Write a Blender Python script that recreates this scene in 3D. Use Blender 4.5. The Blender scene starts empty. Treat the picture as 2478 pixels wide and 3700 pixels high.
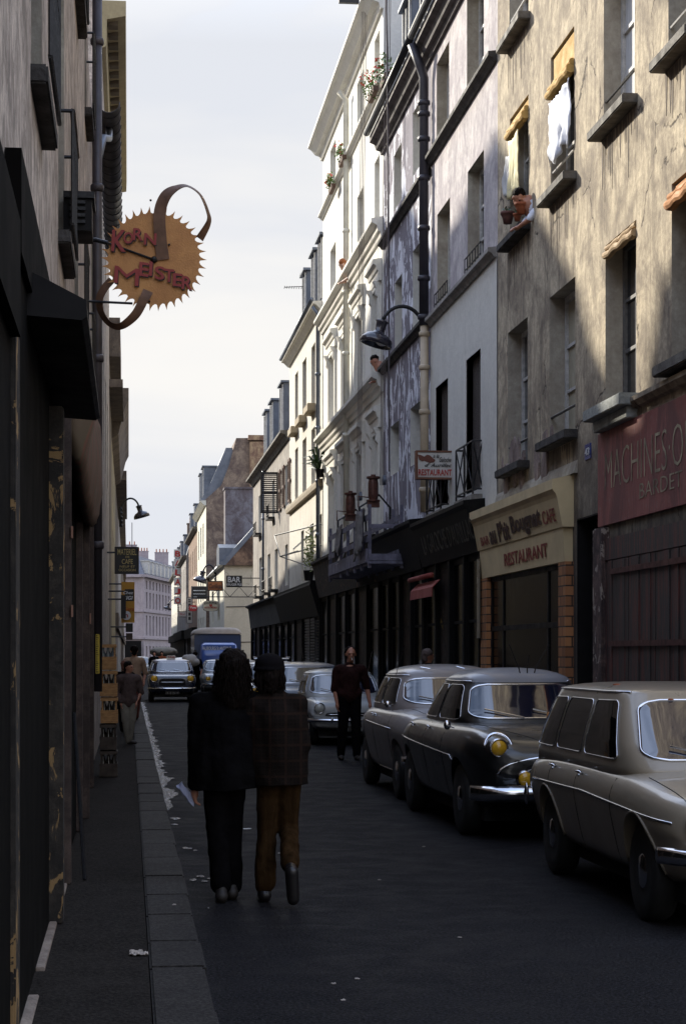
import bpy, bmesh, math, random
from mathutils import Vector, Matrix, noise as mnoise
from mathutils.bvhtree import BVHTree
random.seed(7)
SC = bpy.context.scene
COL = SC.collection
R = math.radians
# ---------------- camera: photograph pixels are 2478 x 3700
FP = 68/36*3700; CX = 1239; HY = 2358; VX = 466; EYE = 1.68
TH = math.atan((CX-VX)/FP); CT, ST = math.cos(TH), math.sin(TH)
cd = bpy.data.cameras.new('camera'); cam = bpy.data.objects.new('camera', cd); COL.objects.link(cam)
cd.sensor_fit = 'VERTICAL'; cd.sensor_height = 36; cd.sensor_width = 24; cd.lens = 68
cd.shift_y = (HY-1850)/3700; cd.clip_end = 2000; cd.clip_start = .1
cam.location = (0, 0, EYE); cam.rotation_euler = (R(90), 0, -TH)
SC.camera = cam
SC.render.resolution_x = 685; SC.render.resolution_y = 1024
SC.view_settings.view_transform = 'Standard'; SC.view_settings.look = 'None'
SC.view_settings.gamma = 1; SC.view_settings.exposure = 0.8
# ---------------- sun and sky
SD = Vector((-5.5, 8.2, 5.0)).normalized()          # towards the sun
SUN_EL = math.asin(SD.z); SUN_AZ = math.atan2(SD.x, SD.y)
sl = bpy.data.lights.new('sun', 'SUN'); sl.energy = 4.6; sl.angle = R(1.2); sl.color = (1, .93, .79)
so = bpy.data.objects.new('sun', sl); COL.objects.link(so)
so.rotation_euler = SD.to_track_quat('Z', 'Y').to_euler(); so.location = (-20, 40, 40)
w = bpy.data.worlds.new('World'); SC.world = w; w.use_nodes = True
nt = w.node_tree; N = nt.nodes; Lk = nt.links
for n in list(N): N.remove(n)
out = N.new('ShaderNodeOutputWorld'); mix = N.new('ShaderNodeMixShader')
bg1 = N.new('ShaderNodeBackground'); bg2 = N.new('ShaderNodeBackground')
sky = N.new('ShaderNodeTexSky'); sky.sky_type = 'NISHITA'; sky.sun_disc = False
sky.sun_elevation = SUN_EL; sky.sun_rotation = SUN_AZ; sky.air_density = 1.0; sky.dust_density = 1.0
bg1.inputs[1].default_value = .15; Lk.new(sky.outputs[0], bg1.inputs[0])
bg2.inputs[0].default_value = (.82, .83, .875, 1); bg2.inputs[1].default_value = 1.0
tc = N.new('ShaderNodeTexCoord'); mp = N.new('ShaderNodeMapping'); mp.inputs['Scale'].default_value = (1.6, 1.6, 5.5)
no = N.new('ShaderNodeTexNoise'); no.inputs['Scale'].default_value = 1.7; no.inputs['Detail'].default_value = 5; no.inputs['Roughness'].default_value = .5
no.inputs['Distortion'].default_value = .4
Lk.new(tc.outputs['Generated'], mp.inputs[0]); Lk.new(mp.outputs[0], no.inputs[0])
mr = N.new('ShaderNodeMapRange'); mr.inputs[1].default_value = .36; mr.inputs[2].default_value = .58; mr.inputs[3].default_value = .0; mr.inputs[4].default_value = 1.0
Lk.new(no.outputs[0], mr.inputs[0])
sx = N.new('ShaderNodeSeparateXYZ'); Lk.new(tc.outputs['Generated'], sx.inputs[0])
el = N.new('ShaderNodeMapRange'); el.inputs[1].default_value = .30; el.inputs[2].default_value = .8; el.inputs[3].default_value = 1.0; el.inputs[4].default_value = .10
Lk.new(sx.outputs[2], el.inputs[0])
mx = N.new('ShaderNodeMath'); mx.operation = 'MULTIPLY_ADD'; mx.inputs[1].default_value = .5; Lk.new(mr.outputs[0], mx.inputs[0]); Lk.new(el.outputs[0], mx.inputs[2])
mx.use_clamp = True
warm = N.new('ShaderNodeMixRGB'); warm.inputs[1].default_value = (.45, .465, .50, 1); warm.inputs[2].default_value = (.555, .545, .53, 1)
Lk.new(mr.outputs[0], warm.inputs[0])
tint = N.new('ShaderNodeMixRGB'); tint.inputs[2].default_value = (.36, .43, .60, 1); ti = N.new('ShaderNodeMapRange'); ti.inputs[1].default_value = .34; ti.inputs[2].default_value = .7; Lk.new(sx.outputs[2], ti.inputs[0]); Lk.new(ti.outputs[0], tint.inputs[0]); Lk.new(warm.outputs[0], tint.inputs[1]); Lk.new(tint.outputs[0], bg2.inputs[0])
br = N.new('ShaderNodeMapRange'); br.inputs[1].default_value = .30; br.inputs[2].default_value = .65; br.inputs[3].default_value = 1.0; br.inputs[4].default_value = 2.9
Lk.new(sx.outputs[2], br.inputs[0]); Lk.new(br.outputs[0], bg2.inputs[1])
Lk.new(mx.outputs[0], mix.inputs[0]); Lk.new(bg1.outputs[0], mix.inputs[1]); Lk.new(bg2.outputs[0], mix.inputs[2]); Lk.new(mix.outputs[0], out.inputs[0])

# ---------------- pixel -> place
def xat(px, Y):                                     # lateral place of a column at street depth Y
    t = (px-CX)/FP
    return Y*(ST+t*CT)/(CT-t*ST)
def zat(px, py, Y):
    return EYE+(HY-py)/FP*(xat(px, Y)*ST+Y*CT)
def yx(px, X):                                      # street depth of a column on the plane x = X
    d = FP*X/((px-VX)*CT)
    return (d-X*ST)/CT
def zx(px, py, X):
    return EYE+(HY-py)/FP*(FP*X/((px-VX)*CT))
def gnd(px, py, Z=0):
    d = FP*(EYE-Z)/(py-HY); r = (px-CX)/FP*d
    return (r*CT+d*ST, d*CT-r*ST)

# ---------------- materials
MATS = {}
def _new(name):
    m = bpy.data.materials.new(name); m.use_nodes = True
    nt = m.node_tree; b = nt.nodes['Principled BSDF']
    return m, nt, nt.nodes, nt.links, b
def pos_map(nt, scale):
    g = nt.nodes.new('ShaderNodeTexCoord'); mp = nt.nodes.new('ShaderNodeMapping')
    mp.inputs['Scale'].default_value = scale
    nt.links.new(g.outputs['Object'], mp.inputs[0]); return mp
def nz(nt, vec, scale, detail=4, rough=.55, dist=0):
    n = nt.nodes.new('ShaderNodeTexNoise'); n.inputs['Scale'].default_value = scale
    n.inputs['Detail'].default_value = detail; n.inputs['Roughness'].default_value = rough; n.inputs['Distortion'].default_value = dist
    nt.links.new(vec.outputs[0], n.inputs[0]); return n
def rng(nt, src, a, b, c=0., d=1.):
    m = nt.nodes.new('ShaderNodeMapRange'); m.inputs[1].default_value = a; m.inputs[2].default_value = b
    m.inputs[3].default_value = c; m.inputs[4].default_value = d
    nt.links.new(src, m.inputs[0]); return m.outputs[0]
def mixc(nt, fac, a, b, mode='MIX'):
    m = nt.nodes.new('ShaderNodeMixRGB'); m.blend_type = mode
    if isinstance(fac, (int, float)): m.inputs[0].default_value = fac
    else: nt.links.new(fac, m.inputs[0])
    for i, c in ((1, a), (2, b)):
        if isinstance(c, tuple): m.inputs[i].default_value = (*c[:3], 1)
        else: nt.links.new(c, m.inputs[i])
    return m.outputs[0]
def bump(nt, h, strength, dist=.02):
    b = nt.nodes.new('ShaderNodeBump'); b.inputs['Strength'].default_value = strength; b.inputs['Distance'].default_value = dist
    nt.links.new(h, b.inputs['Height']); nt.links.new(b.outputs[0], nt.nodes['Principled BSDF'].inputs['Normal']); return b
def pm(name, c, r=.6, metal=0, var=.25, vs=3., bs=0., bsc=40., spec=.5, coat=0, c2=None, stretch=(1, 1, 1)):
    if name in MATS: return MATS[name]
    m, nt, n, l, b = _new(name)
    mp = pos_map(nt, stretch); a = nz(nt, mp, vs, 5, .6)
    c2 = c2 or tuple(x*(1-var) for x in c)
    l.new(mixc(nt, rng(nt, a.outputs[0], .35, .65), c2, c), b.inputs['Base Color'])
    l.new(rng(nt, a.outputs[0], .3, .7, min(1, r*1.15), r*.85), b.inputs['Roughness'])
    b.inputs['Metallic'].default_value = metal; b.inputs['Specular IOR Level'].default_value = spec
    b.inputs['Coat Weight'].default_value = coat; b.inputs['Coat Roughness'].default_value = .06
    if bs: bump(nt, nz(nt, mp, bsc, 4).outputs[0], bs)
    MATS[name] = m; return m
def plaster(name, base, dirt, patch=None, crack=.0, streak=.5, amt=.5, scale=1., rough=.9, patch_t=.6, foot_dark=None):
    """weathered render: patches, runs, cracks"""
    m, nt, n, l, b = _new(name)
    p1 = pos_map(nt, (1, 1, 1)); p2 = pos_map(nt, (2.2, 2.2, .22))
    a = nz(nt, p1, 1.5*scale, 9, .72, .6); s = nz(nt, p2, 3.2*scale, 7, .7, .2); fine = nz(nt, p1, 14, 6, .7)
    f1 = rng(nt, a.outputs[0], .42, .60, 0, amt); f2 = rng(nt, s.outputs[0], .45, .72, 0, streak)
    c = mixc(nt, f1, base, dirt); c = mixc(nt, f2, c, dirt)
    mm2 = nz(nt, p1, 8.5*scale, 8, .82, .6); blk = nz(nt, pos_map(nt, (1, 1, .8)), 1.0*scale, 8, .75, 1.1)
    c = mixc(nt, rng(nt, mm2.outputs[0], .47, .62, 0, amt*.6), c, tuple(x*1.0 for x in dirt))
    c = mixc(nt, rng(nt, blk.outputs[0], .47, .60, 0, amt*.9), c, tuple(x*.8 for x in dirt))
    c = mixc(nt, rng(nt, mm2.outputs[0], .30, .42, amt*.45, 0), c, tuple(min(.85, x*1.22) for x in base))
    c = mixc(nt, rng(nt, fine.outputs[0], .3, .75, .0, .35), c, tuple(x*.55 for x in dirt))
    if patch:
        q = nz(nt, pos_map(nt, (1.2, 1.2, .75)), 1.5*scale, 7, .65, 1.1)
        c = mixc(nt, rng(nt, q.outputs[0], patch_t, patch_t+.012), c, patch)
    hgt = fine.outputs[0]
    if foot_dark:                                       # wall colour darkens towards the foot, edge broken by the streak noise
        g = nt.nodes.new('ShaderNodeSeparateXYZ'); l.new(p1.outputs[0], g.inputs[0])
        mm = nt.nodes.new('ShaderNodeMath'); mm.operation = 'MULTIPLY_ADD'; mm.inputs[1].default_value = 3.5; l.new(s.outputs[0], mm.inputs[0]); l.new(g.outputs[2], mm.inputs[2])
        c = mixc(nt, rng(nt, mm.outputs[0], foot_dark[1]+1.7, foot_dark[0]+1.7, .93, 0), c, foot_dark[2])
    if crack:
        wv = nz(nt, p1, 1.3, 3, .6)
        v = nt.nodes.new('ShaderNodeTexVoronoi'); v.feature = 'DISTANCE_TO_EDGE'; v.inputs['Scale'].default_value = .42
        ad = nt.nodes.new('ShaderNodeVectorMath'); ad.operation = 'MULTIPLY_ADD'; ad.inputs[1].default_value = (.5, .5, .5)
        wv2 = nz(nt, p1, 1.8, 7, .62)
        l.new(wv2.outputs[1], ad.inputs[0]); l.new(p1.outputs[0], ad.inputs[2]); l.new(ad.outputs[0], v.inputs[0])
        e = rng(nt, v.outputs[0], .002, .008, 1, 0)
        k = nt.nodes.new('ShaderNodeMath'); k.operation = 'MULTIPLY'; l.new(e, k.inputs[0]); l.new(rng(nt, wv.outputs[0], .46, .52, 0, crack), k.inputs[1])
        c = mixc(nt, k.outputs[0], c, (.07, .055, .042))
        h = nt.nodes.new('ShaderNodeMath'); h.operation = 'SUBTRACT'; l.new(fine.outputs[0], h.inputs[0]); l.new(k.outputs[0], h.inputs[1]); hgt = h.outputs[0]
    l.new(c, b.inputs['Base Color']); b.inputs['Roughness'].default_value = rough; b.inputs['Specular IOR Level'].default_value = .25
    bump(nt, hgt, .6, .012)
    MATS[name] = m; return m
def glassm(name, c=(.012, .014, .018), r=.06, var=0):
    m, nt, n, l, b = _new(name)
    mp = pos_map(nt, (1, 1, 1)); a = nz(nt, mp, 1.7, 3)
    l.new(mixc(nt, rng(nt, a.outputs[0], .3, .7), tuple(x*.6 for x in c), c), b.inputs['Base Color'])
    b.inputs['Roughness'].default_value = r; b.inputs['Specular IOR Level'].default_value = .8
    if var: bump(nt, nz(nt, mp, 2.2, 2).outputs[0], var, .03)
    MATS[name] = m; return m

# ---------------- object helpers
ORG = {}
def tag(o, label=None, cat=None, group=None, kind=None):
    for k, v in (('label', label), ('category', cat), ('group', group), ('kind', kind)):
        if v: o[k] = v
    return o
def thing(name, label, cat, loc=(0, 0, 0), rotz=0, group=None, world=True):
    o = bpy.data.objects.new(name, None); COL.objects.link(o); o.empty_display_size = .2
    o.location = loc; o.rotation_euler = (0, 0, rotz)
    ORG[o.name] = Vector(loc) if world else Vector((0, 0, 0))
    return tag(o, label, cat, group)
def finish(me, name, mat, parent=None, smooth=False, label=None):
    o = bpy.data.objects.new(name, me); COL.objects.link(o)
    for m in (mat if isinstance(mat, (list, tuple)) else [mat]):
        if m: me.materials.append(m)
    if smooth: me.shade_smooth()
    if parent:
        o.parent = parent; g = ORG.get(parent.name, Vector((0, 0, 0))); ORG[o.name] = g
        if g.length > 0: me.transform(Matrix.Translation(-g))
    else:
        ORG[o.name] = Vector((0, 0, 0))
    if label: o['label'] = label
    return o
class MB:
    def __init__(s): s.v = []; s.f = []; s.m = []
    def add(s, vs, fs, mi=0):
        k = len(s.v); s.v += [tuple(v) for v in vs]; s.f += [tuple(i+k for i in f) for f in fs]; s.m += [mi]*len(fs); return s
    def box(s, x0, x1, y0, y1, z0, z1, mi=0):
        x0, x1 = min(x0, x1), max(x0, x1); y0, y1 = min(y0, y1), max(y0, y1); z0, z1 = min(z0, z1), max(z0, z1)
        v = [(x, y, z) for z in (z0, z1) for y in (y0, y1) for x in (x0, x1)]
        return s.add(v, [(0, 2, 3, 1), (4, 5, 7, 6), (0, 1, 5, 4), (2, 6, 7, 3), (0, 4, 6, 2), (1, 3, 7, 5)], mi)
    def obox(s, c, hx, hy, hz, M=None, mi=0):       # box round c, turned by M
        c = Vector(c); v = []
        for z in (-hz, hz):
            for y in (-hy, hy):
                for x in (-hx, hx):
                    p = Vector((x, y, z)); v.append(c+(M @ p if M else p))
        return s.add(v, [(0, 2, 3, 1), (4, 5, 7, 6), (0, 1, 5, 4), (2, 6, 7, 3), (0, 4, 6, 2), (1, 3, 7, 5)], mi)
    def quad(s, a, b, c, d, mi=0): return s.add([a, b, c, d], [(0, 1, 2, 3)], mi)
    def prism(s, pts, ax, a0, a1, mi=0):            # polygon in the two other axes, extruded along ax
        def P(p, a):
            return (a, p[0], p[1]) if ax == 0 else ((p[0], a, p[1]) if ax == 1 else (p[0], p[1], a))
        n = len(pts); v = [P(p, a0) for p in pts]+[P(p, a1) for p in pts]
        f = [tuple(range(n)), tuple(range(2*n-1, n-1, -1))]+[(i, i+n, (i+1) % n+n, (i+1) % n) for i in range(n)]
        return s.add(v, f, mi)
    def tube(s, pts, r, n=8, mi=0, cap=True, flat=None):
        pts = [Vector(p) for p in pts]; rs = r if isinstance(r, (list, tuple)) else [r]*len(pts)
        vs = []; u = None
        for i, p in enumerate(pts):
            d = (pts[min(i+1, len(pts)-1)]-pts[max(i-1, 0)]).normalized()
            if u is None: u = d.orthogonal().normalized()
            u = (u-d*u.dot(d)); u = u.normalized() if u.length > 1e-6 else d.orthogonal().normalized()
            w_ = d.cross(u)
            for k in range(n):
                a = 2*math.pi*k/n; vs.append(p+(u*math.cos(a)+w_*math.sin(a))*rs[i])
        f = [(i*n+k, i*n+(k+1) % n, (i+1)*n+(k+1) % n, (i+1)*n+k) for i in range(len(pts)-1) for k in range(n)]
        if cap: f += [tuple(range(n-1, -1, -1)), tuple((len(pts)-1)*n+k for k in range(n))]
        return s.add(vs, f, mi)
    def sph(s, c, r, nu=12, nv=8, mi=0):
        rx, ry, rz = r if isinstance(r, (list, tuple)) else (r, r, r)
        v = [(c[0], c[1], c[2]-rz)]+[(c[0]+rx*math.sin(math.pi*j/nv)*math.cos(2*math.pi*i/nu), c[1]+ry*math.sin(math.pi*j/nv)*math.sin(2*math.pi*i/nu), c[2]-rz*math.cos(math.pi*j/nv)) for j in range(1, nv) for i in range(nu)]+[(c[0], c[1], c[2]+rz)]
        f = [(0, 1+(i+1) % nu, 1+i) for i in range(nu)]
        for j in range(nv-2):
            f += [(1+j*nu+i, 1+j*nu+(i+1) % nu, 1+(j+1)*nu+(i+1) % nu, 1+(j+1)*nu+i) for i in range(nu)]
        f += [(len(v)-1, 1+(nv-2)*nu+i, 1+(nv-2)*nu+(i+1) % nu) for i in range(nu)]
        return s.add(v, f, mi)
    def lathe(s, prof, c=(0, 0, 0), ax='z', n=20, mi=0):   # prof: (radius, along)
        v = []
        for r, h in prof:
            for k in range(n):
                a = 2*math.pi*k/n; x, y = r*math.cos(a), r*math.sin(a)
                v.append({'z': (c[0]+x, c[1]+y, c[2]+h), 'x': (c[0]+h, c[1]+x, c[2]+y), 'y': (c[0]+x, c[1]+h, c[2]+y)}[ax])
        f = [(i*n+k, i*n+(k+1) % n, (i+1)*n+(k+1) % n, (i+1)*n+k) for i in range(len(prof)-1) for k in range(n)]
        if prof[0][0] > 1e-5: f.append(tuple(range(n)))
        if prof[-1][0] > 1e-5: f.append(tuple((len(prof)-1)*n+k for k in range(n)))
        return s.add(v, f, mi)
    def loft(s, secs, closed=True, caps=True, mi=0):
        n = len(secs[0]); v = [p for q in secs for p in q]; e = n if closed else n-1
        f = [(i*n+k, i*n+(k+1) % n, (i+1)*n+(k+1) % n, (i+1)*n+k) for i in range(len(secs)-1) for k in range(e)]
        if caps: f += [tuple(range(n)), tuple((len(secs)-1)*n+k for k in range(n-1, -1, -1))]
        return s.add(v, f, mi)
    def mesh(s, name='m'):
        me = bpy.data.meshes.new(name); me.from_pydata(s.v, [], s.f); me.update()
        for p, i in zip(me.polygons, s.m): p.material_index = i
        bm = bmesh.new(); bm.from_mesh(me); bmesh.ops.recalc_face_normals(bm, faces=bm.faces); bm.to_mesh(me); bm.free()
        return me
    def build(s, name, mat, parent=None, smooth=False, label=None, bev=0):
        me = s.mesh(name)
        if bev:
            bm = bmesh.new(); bm.from_mesh(me)
            bmesh.ops.bevel(bm, geom=[e for e in bm.edges if len(e.link_faces) == 2 and e.calc_face_angle(0) > .6], offset=bev, segments=2, affect='EDGES')
            bm.to_mesh(me); bm.free()
        return finish(me, name, mat, parent, smooth, label)
def evald(me, mods):                                # run modifiers on a mesh, return the result
    o = bpy.data.objects.new('tmp', me); COL.objects.link(o)
    for t, kw in mods:
        md = o.modifiers.new('m', t)
        for k, v in kw.items(): setattr(md, k, v)
    dg = bpy.context.evaluated_depsgraph_get(); dg.update()
    r = bpy.data.meshes.new_from_object(o.evaluated_get(dg)); bpy.data.objects.remove(o); return r
def text(body, o, xd, yd, w, h, mat, parent, name='lettering', extr=.004, shear=0, off=0, warp=None, lift=.004):
    """letters fitted into a w x h box at o, running along xd, rising along yd"""
    c = bpy.data.curves.new('t', 'FONT'); c.body = body; c.extrude = .01; c.shear = shear; c.offset = off; c.resolution_u = 3; c.space_line = .9; c.align_x = 'CENTER'
    t = bpy.data.objects.new('t', c); COL.objects.link(t)
    dg = bpy.context.evaluated_depsgraph_get(); dg.update()
    me = bpy.data.meshes.new_from_object(t.evaluated_get(dg)); bpy.data.objects.remove(t)
    xs = [v.co.x for v in me.vertices]; ys = [v.co.y for v in me.vertices]
    x0, x1, y0, y1 = min(xs), max(xs), min(ys), max(ys)
    o, xd, yd = Vector(o), Vector(xd).normalized(), Vector(yd).normalized(); n = xd.cross(yd)
    for v in me.vertices:
        u = (v.co.x-x0)/(x1-x0); q = (v.co.y-y0)/(y1-y0)
        if warp: u, q = warp(u, q)
        v.co = o+xd*(u*w)+yd*(q*h)+n*(lift+(extr if v.co.z > 0 else 0))
    me.materials.clear()
    return finish(me, name, mat, parent)
def noisy(me, amp, sc, seed=0):
    for v in me.vertices:
        v.co += mnoise.noise_vector(v.co*sc+Vector((seed, seed*2, 0)))*amp
# ---------------- shared materials
M_iron = pm('black_iron', (.02, .02, .023), .45, .3, var=.4, vs=20, bs=.2)
M_dark = pm('dark_paint', (.010, .009, .010), .55, spec=.2, var=.4, vs=4)
M_zinc = pm('zinc', (.17, .19, .23), .45, .5, var=.3, vs=2)
M_slate = pm('slate', (.10, .11, .14), .6, var=.4, vs=6, bs=.4, bsc=20)
M_glass = glassm('window_glass', (.02, .022, .028), .08, .05)
M_glassd = glassm('shop_glass', (.003, .003, .003), .16, .12); M_glassd.node_tree.nodes['Principled BSDF'].inputs['IOR'].default_value = 1.1
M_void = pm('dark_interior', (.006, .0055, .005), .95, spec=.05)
M_frame = pm('old_white_frame', (.58, .57, .55), .6, var=.35, vs=12)
M_framed = pm('grey_frame', (.16, .155, .15), .6, var=.4, vs=12)
M_curt = pm('curtain', (.6, .6, .6), .9, var=.3, vs=8, stretch=(1, 6, .3))
M_stone = pm('sill_stone', (.16, .145, .125), .85, var=.55, vs=5, bs=.5)
M_stoned = pm('sooty_sill', (.05, .045, .042), .85, var=.5, vs=5, bs=.5)
M_terra = pm('terracotta', (.35, .10, .04), .8, var=.3, vs=8)
M_leaf = pm('leaf', (.05, .12, .025), .55, var=.5, vs=20)
M_leafd = pm('dark_leaf', (.03, .07, .02), .5, var=.5, vs=20)
M_red = pm('red_flower', (.6, .03, .02), .6, vs=20)
M_wood = pm('crate_wood', (.42, .22, .08), .7, var=.45, vs=10, stretch=(1, 1, 6), bs=.3)
M_chrome = pm('chrome', (.75, .76, .8), .12, 1, var=.15, vs=5)
M_rubber = pm('tyre_rubber', (.012, .012, .012), .8)
M_glow = pm('white_ceramic', (.75, .74, .72), .4)

# asphalt, pavement, kerb
def ground_mat(name, a, b_, rough, sc=6, chip=0, bs=.5, spec=.5, wet=0):
    m, nt, n, l, b = _new(name)
    mp = pos_map(nt, (1, 1, 1)); big = nz(nt, mp, .9, 9, .72); fine = nz(nt, mp, 55, 3, .7); mid = nz(nt, mp, sc, 6, .7, .4)
    c = mixc(nt, rng(nt, big.outputs[0], .35, .65), a, b_)
    c = mixc(nt, rng(nt, mid.outputs[0], .42, .60, 0, .6), c, tuple(x*.45 for x in a)); c = mixc(nt, rng(nt, fine.outputs[0], .42, .62, 0, .8), c, tuple(x*(3.0 if wet > .12 else 1.7) for x in a))
    if chip: c = mixc(nt, rng(nt, nz(nt, mp, 90, 2).outputs[0], .70, .76, 0, chip), c, (.25, .24, .22))
    l.new(c, b.inputs['Base Color'])
    rr = rng(nt, mid.outputs[0], .4, .62, rough, rough-wet)
    l.new(rr, b.inputs['Roughness']); b.inputs['Specular IOR Level'].default_value = spec
    hh = nt.nodes.new('ShaderNodeMath'); hh.operation = 'ADD'; l.new(fine.outputs[0], hh.inputs[0]); l.new(rng(nt, mid.outputs[0], 0, 1, 0, .25), hh.inputs[1])
    bump(nt, hh.outputs[0], bs, .012); b.inputs['IOR'].default_value = 1.22; MATS[name] = m; return m
M_road = ground_mat('asphalt', (.012, .0115, .0125), (.006, .0058, .0065), .7, 2.6, .5, .7, .06, .16)
M_pave = ground_mat('pavement_asphalt', (.025, .022, .0195), (.016, .0145, .0135), .85, 3, .2, .6, .06)
M_kerb = ground_mat('kerb_granite', (.036, .033, .031), (.021, .0195, .0188), .7, 4, .3, .5, .12, .1)

KX = .38; SWZ = .12
def structure(o): o['kind'] = 'structure'; return o
b = MB(); b.box(-14, 14, -6, 420, -.3, 0); structure(b.build('road', M_road))
b = MB(); b.quad((-400, -60, -.31), (400, -60, -.31), (400, 900, -.31), (-400, 900, -.31)); structure(b.build('ground', M_pave))
b = MB(); b.box(-.56, .098, -3, 250, .002, SWZ-.004)
b.box(-3, -.52, -3, 26, .002, SWZ-.03)
structure(b.build('sidewalk_left', M_pave))
b = MB(); y = -3.0; random.seed(3)
while y < 245:
    L = random.uniform(.75, 1.25) if y < 60 else 3
    j = random.uniform(-.006, .006); t = random.uniform(-.005, .004)
    z = .004
    b.box(.104, KX+j, y+.006, y+L-.006, .003, SWZ+t); y += L
o = b.build('kerb_left', M_kerb, bev=.012); structure(o)
b = MB(); b.box(4.95, 5.62, -3, 84, .002, .125); structure(b.build('sidewalk_right', M_pave))
b = MB(); y = -3.0
while y < 84: b.box(4.75, 4.944, y+.006, y+1.09, .003, .13); y += 1.1
structure(b.build('kerb_right', M_kerb, bev=.01))
# the run of water along the left kerb
m, nt, n, l, bb = _new('water_film'); mp = pos_map(nt, (1, .10, 1)); a = nz(nt, mp, 24, 4, .65, .5)
bb.inputs['Base Color'].default_value = (.78, .80, .90, 1); bb.inputs['Roughness'].default_value = .05; bb.inputs['Specular IOR Level'].default_value = 1.0
bb.inputs['IOR'].default_value = 1.6; bb.inputs['Metallic'].default_value = .9
bump(nt, a.outputs[0], 1, .07); M_water = m
def strip_water(y0, y1, w0, seed, name='gutter_water'):
    b = MB(); n_ = int((y1-y0)/.16)+2; L = []; Rr = []
    for i in range(n_):
        y = y0+(y1-y0)*i/(n_-1); k = min(1, (y-y0)/1.2+.15)*min(1, (y1-y)/.6+.1)
        ww = w0*k*max(.12, .55+.7*mnoise.noise(Vector((y*.8, seed, 0)))+.5*mnoise.noise(Vector((y*4, seed, 3))))
        L.append((KX+.012+.02*mnoise.noise(Vector((y*2, seed, 8))), y, .008)); Rr.append((KX+.02+max(.01, ww), y, .0075))
    for i in range(n_-1): b.quad(L[i], Rr[i], Rr[i+1], L[i+1])
    return b
b = strip_water(20.6, 66, .19, 1)
structure(b.build('gutter_water', M_water))
b = MB(); random.seed(12)
for cx_, cy_, rr in [(.47, 19.6, .07), (.44, 18.9, .05), (.50, 16.6, .05), (.56, 16.4, .03), (.53, 14.5, .04), (.47, 14.3, .035), (.55, 14.2, .03), (.60, 14.35, .025), (.52, 12.7, .012), (.92, 18.2, .07)]:
    pts = [(cx_+rr*random.uniform(.5, 1.1)*math.cos(a), cy_+rr*2.2*random.uniform(.5, 1.1)*math.sin(a), .0065) for a in [k*.628 for k in range(10)]]
    b.add(pts, [tuple(range(10))])
structure(b.build('puddles', M_water))

# ---------------- buildings
def openings_px(lst, X):
    """(px left, px right, py top at left, py bottom at left) -> (y0,y1,z0,z1)"""
    r = []
    for a, c, t, bo in lst:
        r.append((yx(c, X), yx(a, X), zx(a, bo, X), zx(a, t, X)))
    return r
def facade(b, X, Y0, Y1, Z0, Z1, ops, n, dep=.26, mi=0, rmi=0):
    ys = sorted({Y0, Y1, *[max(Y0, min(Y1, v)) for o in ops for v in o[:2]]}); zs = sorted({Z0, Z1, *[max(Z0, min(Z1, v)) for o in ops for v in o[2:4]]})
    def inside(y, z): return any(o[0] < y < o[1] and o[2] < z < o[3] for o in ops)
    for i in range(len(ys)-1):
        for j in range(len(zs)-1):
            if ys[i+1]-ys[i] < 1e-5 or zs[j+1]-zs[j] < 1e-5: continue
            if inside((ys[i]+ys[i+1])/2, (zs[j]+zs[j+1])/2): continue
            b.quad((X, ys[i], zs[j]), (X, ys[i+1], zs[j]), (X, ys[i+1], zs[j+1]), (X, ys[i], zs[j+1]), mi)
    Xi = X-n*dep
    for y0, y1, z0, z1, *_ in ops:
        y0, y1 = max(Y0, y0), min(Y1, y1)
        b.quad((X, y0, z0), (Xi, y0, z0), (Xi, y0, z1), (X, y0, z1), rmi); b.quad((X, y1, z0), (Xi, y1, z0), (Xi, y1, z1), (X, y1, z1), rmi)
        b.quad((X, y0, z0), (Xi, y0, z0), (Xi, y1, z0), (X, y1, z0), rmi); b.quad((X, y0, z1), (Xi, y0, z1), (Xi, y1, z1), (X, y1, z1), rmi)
def window(parent, X, y0, y1, z0, z1, n, dep=.24, frame=None, pane=None, bars=3, half=None, tilt=0):
    fx = X-n*dep; b = MB(); f = .075; t = .05
    def B(a, c, e, g, th=t): b.box(fx, fx+n*th, a, c, e, g)
    B(y0, y0+f, z0, z1); B(y1-f, y1, z0, z1); B(y0+f, y1-f, z1-f, z1); B(y0+f, y1-f, z0, z0+f*1.4)
    ym = (y0+y1)/2; B(ym-.055, ym+.055, z0+f*1.4, z1-f, t+.012)
    for k in range(1, bars):
        zz = z0+f+(z1-z0-2*f)*k/bars
        B(y0+f, ym-.055, zz-.02, zz+.02, t-.01); B(ym+.055, y1-f, zz-.02, zz+.02, t-.01)
    w_ = b.build('window', frame or M_frame, parent)
    p = MB(); px = fx+n*.012
    p.box(px-n*.02, px, y0+.02, y1-.02, z0+.02, z1-.02)
    p.build('pane', pane or M_glass, w_)
    return w_
def sill(parent, X, y0, y1, z, n, mat=None, out=.16, th=.09, ext=.12):
    b = MB(); b.box(X-n*.02, X+n*out, y0-ext, y1+ext, z-th, z)
    return b.build('sill', mat or M_stone, parent, bev=.012)
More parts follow.
